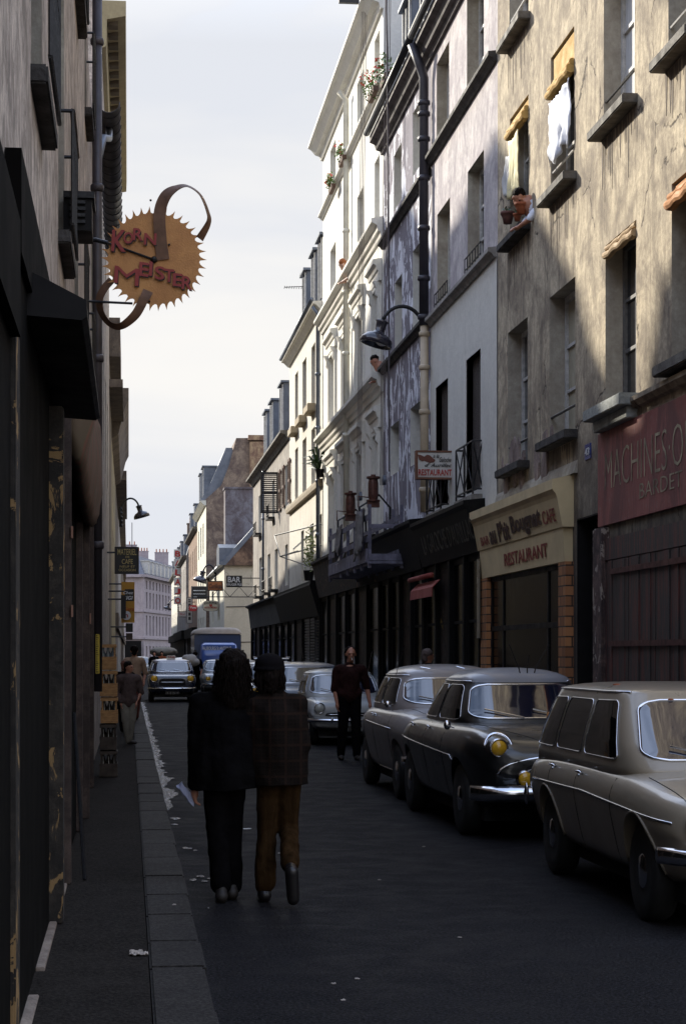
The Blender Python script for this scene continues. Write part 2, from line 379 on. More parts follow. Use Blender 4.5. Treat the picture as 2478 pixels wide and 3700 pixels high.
def building(name, label, X, Y0, Y1, Z1, n, mats, ops, depth=9, cat='building', topcap=True, dep=.26, org=None):
    root = thing(name, label, cat, (X, (Y0+Y1)/2, 0))
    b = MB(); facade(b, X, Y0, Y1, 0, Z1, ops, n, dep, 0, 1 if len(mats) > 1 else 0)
    xb = X-n*depth; e = 2 if len(mats) > 2 else 0
    b.quad((X, Y0, 0), (xb, Y0, 0), (xb, Y0, Z1), (X, Y0, Z1), e); b.quad((X, Y1, 0), (xb, Y1, 0), (xb, Y1, Z1), (X, Y1, Z1), e)
    b.quad((xb, Y0, 0), (xb, Y1, 0), (xb, Y1, Z1), (xb, Y0, Z1), e)
    if topcap: b.quad((X, Y0, Z1), (X, Y1, Z1), (xb, Y1, Z1), (xb, Y0, Z1), e)
    b.build('wall', list(mats), root)
    return root
def ledge(parent, X, Y0, Y1, z, n, mat, prof=((0, .0), (.05, .0), (.09, .06), (.14, .08), (.14, .14), (0, .16)), name='ledge'):
    """moulding: prof = (out, up) points"""
    b = MB(); b.prism([(X+n*(p[0]-.01 if p[0] == 0 else p[0]), z+p[1]) for p in prof], 1, Y0, Y1) if False else None
    b = MB(); pts = [(X+n*(p[0] if p[0] > 0 else -.02), z+p[1]) for p in prof]
    b.prism(pts, 1, Y0, Y1); return b.build(name, mat, parent)
def mansard(parent, X, Y0, Y1, z, n, h=2.2, run=1.1, depth=9, mat=None, name='roof', back=0):
    b = MB(); x = lambda a: X-n*a
    b.prism([(x(.05), z), (x(run), z+h), (x(depth*.5), z+h+1.0), (x(depth-run), z+h), (x(depth), z)], 1, Y0, Y1)
    return b.build(name, mat or M_slate, parent)
def dormer(parent, X, y0, y1, z0, z1, n, mat=None, set_=.25, fr=None):
    b = MB(); xf = X-n*set_; xb = X-n*1.6
    b.box(xf, xb, y0, y1, z0, z1); b.box(xf+n*.12, xb, y0-.1, y1+.1, z1, z1+.07)
    d = b.build('dormer', mat or M_zinc, parent)
    w_ = MB(); w_.box(xf+n*.004, xf+n*.03, y0+.12, y1-.12, z0+.1, z1-.1); w_.build('pane', M_glass, d)
    f = MB()
    for a, c, e, g in ((y0+.06, y0+.12, z0+.05, z1-.05), (y1-.12, y1-.06, z0+.05, z1-.05), ((y0+y1)/2-.03, (y0+y1)/2+.03, z0+.1, z1-.1)): f.box(xf+n*.004, xf+n*.05, a, c, e, g)
    f.build('frame', fr or M_frame, d)
    return d
def chimney(parent, x0, x1, y0, y1, z0, z1, mat, pots=2, potm=None):
    b = MB(); b.box(x0, x1, y0, y1, z0, z1); b.box(min(x0, x1)-.05, max(x0, x1)+.05, y0-.05, y1+.05, z1, z1+.1)
    c = b.build('chimney', mat, parent)
    for i in range(pots):
        p = MB(); cxx = min(x0, x1)+(abs(x1-x0))*(i+.5)/pots
        p.lathe([(.09, 0), (.11, .05), (.08, .1), (.07, .4), (.09, .44), (.06, .45)], (cxx, (y0+y1)/2, z1+.1), 'z', 10); p.build('chimney_pot', potm or M_terra, c)
    return c
def wins(parent, X, ops, n, dep=.24, s=None, **k):
    for o in ops:
        window(parent, X, o[0], o[1], o[2], o[3], n, dep, **k)
        if s: sill(parent, X, o[0], o[1], o[2], n, **s)
# ================= right side of the street (facade plane x = 5.4)
XR = 5.4; NR = -1
YA0, YA1 = 12.0, yx(1797, XR); YB1 = yx(1557, XR); YC1 = yx(1385, XR); YD1 = yx(1166, XR); YE1 = yx(1046, XR); YF1 = yx(915, XR)
P_A = plaster('crumbling_tan_render', (.68, .575, .41), (.17, .135, .105), crack=1., streak=.65, amt=.7, foot_dark=(4.6, 2.6, (.05, .045, .042)))
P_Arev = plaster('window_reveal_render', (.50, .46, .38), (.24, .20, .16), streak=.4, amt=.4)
P_B = plaster('grey_mauve_render', (.68, .63, .61), (.30, .265, .29), streak=.6, amt=.7, scale=.8)
P_Bl = plaster('clean_cream_render', (.74, .72, .66), (.60, .58, .53), streak=.25, amt=.25)
P_C = plaster('patched_render', (.27, .25, .29), (.17, .155, .19), patch=(.70, .71, .78), streak=.5, amt=.5, patch_t=.515, scale=.9)
P_D = plaster('fresh_white_render', (.80, .785, .73), (.70, .68, .63), streak=.15, amt=.2)
P_E = plaster('old_white_render', (.74, .71, .63), (.52, .48, .42), streak=.45, amt=.3)
P_F = plaster('grey_brown_render', (.46, .42, .36), (.20, .175, .165), streak=.7, amt=.7)
P_G = plaster('beige_gable_render', (.60, .52, .38), (.45, .38, .28), streak=.2, amt=.3, crack=.6)
P_H = plaster('brown_gable', (.37, .28, .20), (.14, .10, .085), streak=.4, amt=.9, crack=.5, scale=.8)
P_W = plaster('white_far_render', (.72, .69, .58), (.55, .52, .44), streak=.3, amt=.3)

# --- A: tan crumbling house, number 43
opA = openings_px([(1839, 1908, 40, 160), (1841, 1908, 433, 880), (1989, 2073, 211, 715), (2180, 2291, -60, 470), (2413, 2520, -200, 215),
                   (1984, 2077, 1077, 1600), (1833, 1905, 1205, 1700), (2186, 2297, 888, 1480), (2425, 2540, 666, 1320)], XR)
opA[0] = (opA[0][0], opA[0][1], opA[0][2], opA[0][2]+1.75)
door43 = (yx(2186, XR)+.02, yx(2090, XR), 0, 2.9)     # narrow dark passage door
door43 = (yx(2168, XR), yx(2082, XR), 0, zx(2100, 1870, XR))
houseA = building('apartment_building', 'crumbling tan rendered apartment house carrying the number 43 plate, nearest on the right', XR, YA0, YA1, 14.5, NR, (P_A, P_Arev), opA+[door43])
for i, o in enumerate(opA):
    pane = {3: M_curt, 5: pm('pale_blind', (.42, .38, .28), .8)}.get(i, M_glass)
    fr = M_framed if i in (7, 8) else M_frame
    window(houseA, XR, *o, NR, .25, frame=fr, pane=pane, bars=3)
    if i not in (7,): sill(houseA, XR, o[0], o[1], o[2], NR, mat=(M_stoned if i in (1, 5, 6) else M_stone), out=.17, th=.11, ext=.13)
    if i not in (1, 7, 8):                            # guard bar across the opening
        g = MB(); z = o[2]+.32; g.tube([(XR+.03, o[0], z), (XR+.03, o[1], z)], .018, 6); g.build('guard_bar', M_iron if i in (5, 6, 3) else M_frame, houseA)
o = opA[7]; b = MB()                                 # heavy double sill of the dark window
b.box(XR-.22, XR+.02, o[0]-.12, o[1]+.2, o[2]-.13, o[2]); b.box(XR-.12, XR+.02, o[0]-.05, o[1]+.12, o[2]-.26, o[2]-.13)
b.build('sill', pm('pale_grey_stone', (.36, .38, .36), .8, var=.4, vs=6, bs=.5), houseA, bev=.01)
random.seed(21); M_soot = plaster('soot_runs', (.26, .21, .165), (.12, .10, .085), streak=.6, amt=.7)
for o in (opA[0], opA[1], opA[2], opA[3], opA[4], opA[5], opA[7]):   # soot that has run down from the sills
    b = MB(); y = o[0]-.12; k = 0
    while y < o[1]+.12:
        wd = random.uniform(.03, .09); L = random.uniform(.08, .75)*(1 if random.random() < .6 else .4); z = o[2]-(.27 if o is opA[7] else .12)
        b.prism([(y, z), (y+wd, z), (y+wd*.85, z-L*.6), (y+wd*.5, z-L), (y+wd*.2, z-L*.55)], 0, XR-.003-.0004*(k % 4), XR+.004); y += wd*random.uniform(.9, 2.2); k += 1
    b.build('soot_run', M_soot, houseA)
# peeled patch, ledge above the painted panel, leaning lower buttress
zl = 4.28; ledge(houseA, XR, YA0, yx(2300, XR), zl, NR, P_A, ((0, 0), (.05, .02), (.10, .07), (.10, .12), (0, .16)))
random.seed(5); M_flake = plaster('flaking_plaster', (.42, .33, .29), (.16, .12, .11), streak=.6, amt=.8)
for k in range(14):
    b = MB(); yy = random.uniform(24.2, YA1-.1); zz = random.uniform(3.9, 4.5); r_ = random.uniform(.12, .34)
    pts = [(yy+r_*random.uniform(.5, 1)*math.cos(a)*.6, zz+r_*random.uniform(.6, 1.2)*math.sin(a)) for a in [j*.785 for j in range(8)]]
    b.prism(pts, 0, XR-.012-.002*k, XR+.01); b.build('plaster_flake', M_flake, houseA)
# drip stains: heavy mouldings over the bistro
ledge(houseA, XR, yx(2086, XR), YA1, 3.86, NR, P_Arev, ((0, 0), (.05, 0), (.03, .1), (0, .2)), name='render_band')
# canvas awnings rolled in two windows, with washing
M_canvas = pm('ochre_canvas', (.55, .34, .10), .85, var=.2, vs=6, bs=.3)
M_canvas2 = pm('tan_canvas', (.40, .27, .14), .85, var=.3, vs=6, bs=.3)
def rolled_awning(o, label, z_drop, mat=M_canvas, roll=.058, out=.05):
    t = thing('window_awning', label, 'awning', (XR, (o[0]+o[1])/2, o[3]), 0, 'canvas blinds in the tan house windows')
    b = MB(); y0, y1 = o[0]+.02, o[1]-.02; z1 = o[3]-.03
    b.box(XR+.03, XR+.045, y0, y1, z1-z_drop, z1); b.build('canvas', mat, t)
    b = MB(); b.tube([(XR+.01-out, y0+(y1-y0)*k/10, z1-z_drop-.012*math.sin(k*1.7)) for k in range(11)], [roll*(1+.1*math.sin(k*2.3)) for k in range(11)], 12); b.build('roll', mat, t, False)
    b = MB(); b.tube([(XR+.03-out, y0+(y1-y0)*k/10, z1-z_drop+.085+.008*math.sin(k*2.1)) for k in range(11)], roll*.7, 10); b.build('upper_fold', mat, t, False)
    return t
rolled_awning(opA[1], 'ochre canvas blind rolled at the top of the window with the man leaning out', .24)
rolled_awning(opA[2], 'long ochre canvas blind hanging over the window with white shirts', .48)
rolled_awning(opA[8], 'orange canvas blind at the right edge over a dark window', .20, pm('orange_canvas', (.50, .22, .07), .85))
rolled_awning(opA[7], 'frayed pale blind rolled tight over the dark open window', .10, M_canvas2, .045, .02)
# washing
def cloth(name, label, pts_fn, nu, nv, mat, th=.012, cat='laundry', group=None):
    b = MB(); F = [[pts_fn(i/nu, j/nv) for j in range(nv+1)] for i in range(nu+1)]
    v = [p for q in F for p in q]; f = [(i*(nv+1)+j, (i+1)*(nv+1)+j, (i+1)*(nv+1)+j+1, i*(nv+1)+j+1) for i in range(nu) for j in range(nv)]
    b.add(v, f); me = evald(b.mesh(), [('SOLIDIFY', dict(thickness=th))]); o = finish(me, name, mat, None, True)
    return tag(o, label, cat, group)
M_shirt = pm('white_cotton', (.72, .75, .84), .8, var=.08, vs=6)
M_cream = pm('cream_cotton', (.78, .70, .42), .8, var=.1, vs=6)
def hang(o, a0, a1, z1, z0, x, seed, wob=.03, jag=.10):
    def f(u, v):
        y = o[1]+(o[0]-o[1])*(a0+(a1-a0)*u); bot = z0+jag*mnoise.noise(Vector((u*3.5, seed, 0)))
        z = z1+(bot-z1)*v+(-.05*math.sin(u*math.pi)*(1-v))
        return (x-wob*2.2*mnoise.noise(Vector((u*7, v*1.6, seed)))*(.4+v)-.03*mnoise.noise(Vector((u*14, v*5, seed+5))), y+.03*math.sin(v*6+seed), z)
    return f
o = opA[2]
cloth('shirt', 'white shirts pegged in the upper window under the long ochre blind', hang(o, .12, .98, o[3]-.62, o[2]+.36, XR-.05, 1, .03, .18), 26, 14, M_shirt, group=None)
b = MB()
o = opA[1]
cloth('shirt', 'grey white shirt hanging on the left of the leaning man', hang(o, .05, .45, o[3]-.55, o[2]+.62, XR-.07, 4, .03, .2), 16, 12, pm('grey_white_cotton', (.62, .62, .62), .8))
cloth('towel', 'cream towel hanging just above the leaning man', hang(o, .42, .92, o[3]-.45, o[2]+.50, XR-.12, 9, .02, .15), 14, 12, M_cream)
# painted sign on the wall
m, nt, n, l, bb = _new('peeling_red_paint'); mp = pos_map(nt, (1.2, 1.2, .35)); a = nz(nt, mp, 2.4, 8, .7, .6); f2 = nz(nt, mp, 22, 5, .75)
c = mixc(nt, rng(nt, a.outputs[0], .35, .65), (.33, .11, .09), (.22, .065, .055)); c = mixc(nt, rng(nt, f2.outputs[0], .57, .66), c, (.30, .20, .16)); c = mixc(nt, rng(nt, nz(nt, mp, 1.1, 7, .75, .9).outputs[0], .47, .58, 0, .75), c, (.13, .05, .045)); l.new(c, bb.inputs['Base Color'])
bb.inputs['Roughness'].default_value = .75; bump(nt, f2.outputs[0], .5, .01); M_redp = m
m, nt, n, l, bb = _new('peeling_dark_red_wood'); mp = pos_map(nt, (1.5, 7, .45)); a = nz(nt, mp, 2.4, 8, .75, .4); f2 = nz(nt, mp, 9, 6, .75)
c = mixc(nt, rng(nt, a.outputs[0], .48, .58), (.020, .016, .016), (.11, .022, .016)); c = mixc(nt, rng(nt, f2.outputs[0], .66, .70), c, (.17, .12, .09)); l.new(c, bb.inputs['Base Color'])
bb.inputs['Roughness'].default_value = .55; bump(nt, f2.outputs[0], .8, .015); M_redd = m
M_scr = pm('faded_cream_letter', (.52, .44, .29), .9, var=.7, vs=3)
ys0, ys1 = YA0, yx(2166, XR)
zb, zt = zx(2170, 1905, XR), zx(2170, 1565, XR)
pb = MB(); pb.prism([(XR+.004, zb), (XR-.035, zb), (XR-.035, zt-.02), (XR+.004, zt)], 1, ys0, ys1-.04)
pan = pb.build('painted_sign', M_redp, houseA, label='red painted wall panel with faded cream lettering')
xd = (0, -1, 0); yd = (0, 0, 1)
def wallt(s, px0, px1, py0b, py0t, X, mat, parent, **k):      # lettering on a right-hand wall: pixel of left end bottom and top, right end
    y0, y1 = yx(px0, X), yx(px1, X); z0, z1 = zx(px0, py0b, X), zx(px0, py0t, X)
    return text(s, (X, y0, z0), xd, yd, y0-y1, z1-z0, mat, parent, **k)
wallt('MACHINES·OUTILS', 2185, 2621, 1772, 1640, XR-.035, M_scr, pan, off=-.018, extr=.001)
wallt('BARDET', 2310, 2464, 1802, 1748, XR-.035, M_scr, pan, off=-.01, extr=.001)
# shuttered dark red shop front below the panel
b = MB(); b.box(XR-.06, XR+.02, YA0, ys1, 2.72, zb-.16)
gate = thing('shop_shutters', 'peeling black and dark red plank shutters of the closed machine tool shop', 'shutter', (XR, 17, 0))
b.build('header_beam', M_redd, gate)
b = MB(); y = YA0; random.seed(2)
while y < ys1-.5:
    wd = random.uniform(.13, .19); b.box(XR-.05-random.uniform(0, .012), XR+.02, y+.004, y+wd-.004, .13, 2.71); y += wd
b.build('planks', M_redd, gate)
for z in (2.55, 1.75, 1.0): 
    b = MB(); b.box(XR-.085, XR-.066, YA0, ys1-.75, z, z+.06); b.build('iron_strap', pm('rusty_red_iron', (.10, .025, .018), .6, var=.6, vs=9), gate)
b = MB(); b.box(XR-.09, XR+.02, ys1-.45, ys1, .13, zb-.02); b.build('pilaster', plaster('peeled_pilaster', (.20, .13, .11), (.05, .035, .035), patch=(.33, .28, .24), patch_t=.58, streak=.7, amt=.9, scale=2.5), gate, bev=.02)
# passage door
b = MB(); b.box(XR+.20, XR+.24, door43[0]+.01, door43[1]-.01, .12, door43[3]-.01)
t = b.build('passage_door', M_void, houseA)
b = MB(); b.box(XR+.002, XR+.20, door43[1]-.02, door43[1]-.001, .12, door43[3]-.001); b.box(XR+.002, XR+.20, door43[0]+.001, door43[0]+.02, .12, door43[3]-.001); b.box(XR+.002, XR+.20, door43[0]+.02, door43[1]-.02, door43[3]-.02, door43[3]-.001); b.build('door_lining', M_dark, houseA)
# number plate
t = thing('house_number_plate', 'small blue enamel plate with white number 43', 'sign', (XR, yx(2124, XR), zx(2124, 1630, XR)))
b = MB(); ya, yb_ = yx(2114, XR), yx(2135, XR); za, zc = zx(2124, 1660, XR), zx(2124, 1604, XR)
b.box(XR-.012, XR+.004, ya, yb_, za, zc); b.build('plate', pm('blue_enamel', (.02, .045, .24), .25), t, bev=.004)
text('43', (XR-.012, ya-.03, za+.05), xd, yd, ya-yb_-.06, zc-za-.10, M_glow, t, off=.02)

# --- bistro shop front under A
sf = thing('bistro_front', 'cream bistro front with brick piers and a flared BAR CAFE RESTAURANT fascia', 'shopfront', (XR, 26, 0))
y0b, y1b = yx(2072, XR), yx(1758, XR)
M_tan = pm('tan_fascia_paint', (.68, .54, .31), .55, var=.18, vs=2, bs=.05)
def brickm(name, a, b2, mort, sc=1.0):
    m, nt, n, l, bb = _new(name); g = nt.nodes.new('ShaderNodeTexCoord'); s = nt.nodes.new('ShaderNodeSeparateXYZ'); l.new(g.outputs['Object'], s.inputs[0])
    ad = nt.nodes.new('ShaderNodeMath'); l.new(s.outputs[0], ad.inputs[0]); l.new(s.outputs[1], ad.inputs[1])
    c = nt.nodes.new('ShaderNodeCombineXYZ'); l.new(ad.outputs[0], c.inputs[0]); l.new(s.outputs[2], c.inputs[1])
    br = nt.nodes.new('ShaderNodeTexBrick'); l.new(c.outputs[0], br.inputs[0]); br.inputs['Scale'].default_value = sc
    br.inputs['Brick Width'].default_value = .21; br.inputs['Row Height'].default_value = .125; br.inputs['Mortar Size'].default_value = .009
    br.inputs['Color1'].default_value = (*a, 1); br.inputs['Color2'].default_value = (*b2, 1); br.inputs['Mortar'].default_value = (*mort, 1); br.offset = .37
    l.new(br.outputs[0], bb.inputs['Base Color']); bb.inputs['Roughness'].default_value = .6
    iv = nt.nodes.new('ShaderNodeMath'); iv.operation = 'SUBTRACT'; iv.inputs[0].default_value = 1; l.new(br.outputs['Fac'], iv.inputs[1]); bump(nt, iv.outputs[0], .8, .02)
    return m
M_brick = brickm('orange_brick', (.46, .20, .075), (.25, .10, .04), (.03, .02, .015))
# flared fascia: upper board, lower board, cheeks
zt_, zm_, zl_ = zx(1720, 1868, XR-.35), zx(1730, 1962, XR-.28), zx(1765, 2036, XR-.2)
Xo = XR-.34
ztop = 3.80; zmid = 3.20; zbot = 2.80
b = MB(); b.prism([(XR+.01, 3.86), (XR-.27, 3.80), (XR-.27, 3.68), (XR-.23, 3.63), (XR-.21, 3.58), (XR-.14, 3.22), (XR+.01, 3.22)], 1, y0b, y1b)
b.build('fascia', M_tan, sf)
b = MB(); b.prism([(XR+.01, 3.216), (XR-.125, 3.216), (XR-.095, zbot), (XR+.01, zbot)], 1, y0b+.06, y1b-.06); b.build('lower_board', M_tan, sf)
# board slope for lettering
def slope_text(s, u0, u1, za, zc, Xa, Xc, mat, **k):
    d = Vector((Xc-Xa, 0, zc-za)); ya, yc = yx(u0, XR-.17), yx(u1, XR-.17)
    return text(s, (Xa-.006, ya, za), xd, tuple(d), ya-yc, d.length, mat, sf, **k)
M_brn = pm('dark_brown_letter', (.055, .018, .012), .5); M_lred = pm('red_letter', (.26, .03, .02), .5)
# face line of upper board: from (XR-.25,3.22) to (XR-.34,3.58)
fx = lambda z: XR-.14-(z-3.22)/.36*.07
slope_text('BAR', 1737, 1766, 3.27, 3.40, fx(3.27), fx(3.40), M_lred, off=.01)
slope_text("au P'tit", 1770, 1841, 3.25, 3.53, fx(3.25), fx(3.53), M_brn, off=.03)
slope_text('Bougnat', 1848, 1956, 3.245, 3.55, fx(3.245), fx(3.55), M_brn, off=.03)
slope_text('CAFE', 1962, 2008, 3.30, 3.47, fx(3.30), fx(3.47), M_lred, off=.005)
gx = lambda z: XR-.095-(z-zbot)/.416*.03
slope_text('RESTAURANT', 1808, 1962, 2.90, 3.08, gx(2.90), gx(3.08), M_lred, off=.012)
for a, c in ((y0b+.02, y0b+.42), (y1b-.50, y1b-.02)):
    b = MB(); b.box(XR-.10, XR+.02, a, c, .13, zbot-.004); b.build('brick_pier', M_brick, sf)
b = MB(); gy0, gy1 = y0b+.42, y1b-.50
b.box(XR-.02, XR+.02, gy0, gy1, .13, .75)
for yy in (gy0, gy0+.9, gy1-.95, gy1-.06): b.box(XR-.03, XR+.02, yy, yy+.06, .75, zbot)
b.box(XR-.03, XR+.02, gy0, gy1, 2.0, 2.07); b.box(XR-.03, XR+.02, gy0, gy1, zbot-.07, zbot-.004); b.build('shop_frame', M_dark, sf)
b = MB(); b.box(XR-.012, XR+.0, gy0+.01, gy1-.01, .74, zbot-.01); b.build('pane', M_glassd, sf)

# --- B: grey mauve house over the clog restaurant
opB = openings_px([(1686, 1747, -40, 270), (1577, 1622, 233, 520), (1579, 1625, 777, 1105), (1689, 1747, 622, 950), (1575, 1620, 1403, 1790), (1685, 1738, 1303, 1780)], XR)
l1, l2 = zx(1572, 555, XR), zx(1566, 1147, XR)
opB = [(o[0], o[1], (l1+.02, l1+.02, l2+.02, l2+.02, 4.22, 4.22)[i], min(o[3], 12.25)) for i, o in enumerate(opB)]
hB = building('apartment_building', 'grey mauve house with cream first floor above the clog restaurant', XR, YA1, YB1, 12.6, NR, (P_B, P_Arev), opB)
b = MB(); facade(b, XR-.012, YA1+.004, YB1-.004, 3.9, l2-.0, opB[4:], NR, .27); b.build('cream_render', P_Bl, hB)
M_reed = pm('reed_blind', (.075, .055, .045), .9, var=.6, vs=9, stretch=(1, 1, 14), bs=.8, bsc=20)
for i, o in enumerate(opB[:4]): window(hB, XR, *o, NR, .24, bars=3)
for i, o in enumerate(opB[4:]):
    b = MB(); zz = o[2]+(.9 if i == 0 else .0)
    b.box(XR+.10, XR+.13, o[0]+.02, o[1]-.02, zz, o[3]-.01); b.build('reed_blind', M_reed, hB)
    b = MB(); b.box(XR+.02, XR+.24, o[0], o[1], o[2], o[2]+.02); b.box(XR+.22, XR+.235, o[0]+.01, o[1]-.01, o[2]+.02, o[3]); b.build('dark_opening', M_void, hB)
ledge(hB, XR, YA1+.02, YB1-.02, l1-.12, NR, M_stoned); ledge(hB, XR, YA1+.02, YB1-.02, l2-.14, NR, pm('grey_ledge', (.30, .28, .26), .8, var=.4, vs=4))
for o in opB[2:4]:                                     # low iron guards
    b = MB(); z = o[2]
    for zz in (.12, .30): b.tube([(XR-.05, o[0], z+zz), (XR-.05, o[1], z+zz)], .012, 6)
    for k in range(7):
        yy = o[0]+(o[1]-o[0])*k/6; b.tube([(XR-.05, yy, z), (XR-.05, yy, z+.30)], .008, 5)
    b.build('window_guard', M_iron, hB)
# iron balconies of the first floor
for o in opB[4:]:
    y0, y1 = o[0]-.1, o[1]+.12; z0 = 4.12; xo = XR-.15
    b = MB(); b.box(xo-.03, XR+.01, y0-.06, y1+.06, z0-.16, z0); b.box(xo+.06, XR+.01, y0, y1, z0-.26, z0-.16); bal = b.build('balcony', pm('balcony_stone', (.30, .275, .24), .85, var=.5, vs=5, bs=.5), hB, bev=.015)
    b = MB()
    for zz in (z0+.08, z0+.82): b.tube([(XR, y0, zz), (xo, y0, zz), (xo, y1, zz), (XR, y1, zz)], .016, 6)
    for (p, q) in (((xo, y0), (xo, y0)), ((xo, y1), (xo, y1)), ((xo, (y0+y1)/2), (xo, (y0+y1)/2))): b.tube([(p[0], p[1], z0), (q[0], q[1], z0+.82)], .016, 6)
    ym = (y0+y1)/2
    for a, c in ((y0, ym), (ym, y1)): b.tube([(xo, a, z0+.08), (xo, c, z0+.82)], .011, 5); b.tube([(xo, c, z0+.08), (xo, a, z0+.82)], .011, 5)
    b.tube([(xo, y0, z0+.08), (XR, y0, z0+.82)], .011, 5); b.tube([(XR, y0, z0+.08), (xo, y0, z0+.82)], .011, 5)
    b.build('railing', M_iron, bal)
# --- C: patched house
opC = openings_px([(1491, 1525, 411, 640), (1422, 1450, 566, 766), (1491, 1530, 910, 1190), (1426, 1452, 1024, 1300), (1410, 1441, 1544, 1722), (1482, 1524, 1478, 1687)], XR)
hC = building('apartment_building', 'patchy grey house with raw and white painted strips behind the street lamp', XR, YB1, YC1, 12.6, NR, (P_C, P_Bl), opC)
for i, o in enumerate(opC): window(hC, XR, *o, NR, .24, pane=(M_void if i > 3 else M_glass), frame=M_framed)
for zc in (zx(1391, 874, XR), zx(1428, 1288, XR)): ledge(hC, XR, YB1+.02, YC1-.02, zc-.12, NR, M_stoned)
b = MB(); b.tube([(XR-.03, opC[4][0]-.3, 4.75), (XR-.30, opC[4][0]-.3, 4.75)], .015, 5)
# shared dark eaves of B and C
M_eave = pm('sooty_eaves', (.09, .075, .075), .8, var=.5, vs=4)
for h, ya, yb2 in ((hB, YA1, YB1), (hC, YB1, YC1)):
    ledge(h, XR, ya, yb2, 12.3, NR, M_eave, ((0, 0), (.06, 0), (.08, .08), (.16, .10), (.20, .22), (.30, .26), (.30, .40), (0, .42)), name='eaves')
    b = MB(); b.tube([(XR-.36, ya, 12.76), (XR-.36, yb2, 12.76)], .07, 10); b.build('gutter', M_iron, h, True)
    mansard(h, XR-.1, ya, yb2, 12.72, NR, 2.6, .9)
    chimney(h, XR+1.2, XR+2.6, yb2-.5, yb2-.02, 14.5, 17.2, P_H, 3)
    d = dormer(h, XR, (ya+yb2)/2-1.6, (ya+yb2)/2-.5, 12.8, 14.9, NR); dormer(h, XR, (ya+yb2)/2+.8, (ya+yb2)/2+1.9, 12.8, 14.9, NR)
# --- D: white house with moulded window heads
zD = [zx(1161, 1599, XR), zx(1167, 1166, XR), zx(1172, 766, XR), zx(1166, 529, XR)]   # 7.6 10.9 13.9 15.8
colsD = [(1193, 1213), (1240, 1258), (1290, 1313), (1353, 1371)]
opD = []
for a, c in colsD:
    y0, y1 = yx(c, XR), yx(a, XR)
    opD += [(y0, y1, 4.35, 6.44), (y0, y1, zD[0]+.1, 9.6), (y0, y1, zD[1]+.1, 12.5), (y0, y1, zD[2]+.12, 15.2)]
hD = building('apartment_building', 'tall freshly painted white house with moulded window heads', XR, YC1, YD1, zD[3], NR, (P_D, P_D), opD)
M_mould = plaster('white_moulding', (.78, .76, .70), (.6, .57, .50), streak=.2, amt=.2)
M_wfr = pm('white_frame', (.7, .69, .64), .5, var=.15)
for k, o in enumerate(opD):
    window(hD, XR, *o, NR, .22, frame=M_wfr, bars=3)
    if k % 4 < 2:                                     # architrave, consoles, hood
        z = o[3]; y0, y1 = o[0], o[1]
        b = MB()
        for a, c in ((y0-.22, y0-.02), (y1+.02, y1+.22)): b.box(XR-.06, XR+.01, a, c, o[2], z+.1)
        b.box(XR-.055, XR+.01, y0-.02, y1+.02, z, z+.1)
        b.prism([(XR+.01, z+.1), (XR-.07, z+.1), (XR-.07, z+.30), (XR-.10, z+.32), (XR-.13, z+.42), (XR-.19, z+.45), (XR-.19, z+.54), (XR+.01, z+.58)], 1, y0-.34, y1+.34)
        for a in (y0-.21, y1+.04): b.prism([(XR-.05, z-.26), (XR-.11, z-.18), (XR-.10, z-.04), (XR-.17, z+.1), (XR-.05, z+.1)], 1, a, a+.16)
        b.build('window_surround', M_mould, hD)
big = ((0, 0), (.05, 0), (.07, .10), (.12, .12), (.14, .24), (.26, .30), (.26, .38), (0, .44))
for z in zD[:2]: ledge(hD, XR, YC1+.01, YD1-.01, z-.34, NR, M_mould, big)
ledge(hD, XR, YC1+.01, YD1-.01, zD[2]-.14, NR, M_mould)
ledge(hD, XR, YC1+.01, YD1-.01, zD[3]-.42, NR, M_mould, ((0, 0), (.06, 0), (.10, .12), (.22, .16), (.34, .30), (.42, .34), (.42, .44), (0, .46)), name='eaves')
mansard(hD, XR, YC1, YD1, zD[3]+.05, NR, 1.0, 1.4)
# --- E: plain white house
zE = 11.5; colsE = [(1066, 1077), (1093, 1107), (1125, 1139), (1159, 1171)]
opE = []
for a, c in colsE:
    y0, y1 = yx(c, XR), yx(a, XR)
    opE += [(y0, y1, 8.95, 10.75), (y0, y1, 6.65, 8.3)]
opE = [o for o in opE if o[0] > YD1+.05]
opE += [(yx(1133, XR), yx(1120, XR), 3.9, 5.5), (yx(1098, XR), yx(1088, XR), 3.9, 5.5), (yx(1163, XR), yx(1150, XR), 3.9, 5.6)]
hE = building('apartment_building', 'plain white rendered house with planter sills beyond the tall white one', XR, YD1, YE1, zE, NR, (P_E, P_E), opE)
for k, o in enumerate(opE):
    window(hE, XR, *o, NR, .24, frame=M_framed, bars=3)
    if k < len(opE)-3 and k % 2 == 0: sill(hE, XR, o[0], o[1], o[2], NR, mat=pm('ochre_sill', (.36, .29, .19), .8), out=.24, th=.22, ext=.1)
ledge(hE, XR, YD1+.02, YE1-.02, 6.35, NR, pm('tan_ledge', (.34, .28, .2), .8), ((0, 0), (.12, .02), (.14, .12), (.14, .2), (0, .22)))
ledge(hE, XR, YD1+.02, YE1-.02, zE-.18, NR, P_E, ((0, 0), (.06, 0), (.20, .14), (.28, .16), (.28, .22), (0, .24)), name='eaves')
b = MB(); b.tube([(XR-.30, YD1+.1, zE+.1), (XR-.30, YE1, zE+.1)], .06, 8); b.build('gutter', M_zinc, hE, True)
mansard(hE, XR, YD1, YE1, zE+.02, NR, 2.4, 1.0)
for px in (1100, 1133, 1158):
    yy = yx(px, XR); dormer(hE, XR, yy-.6, yy+.6, zE+.1, zE+1.9, NR, set_=.02)
chimney(hE, XR+1.0, XR+1.7, YE1-1.2, YE1-.2, zE+1.5, 14.3, P_H, 2)
chimney(hE, XR+.5, XR+1.3, YE1-.9, YE1-.1, zE, 13.2, P_E, 1)
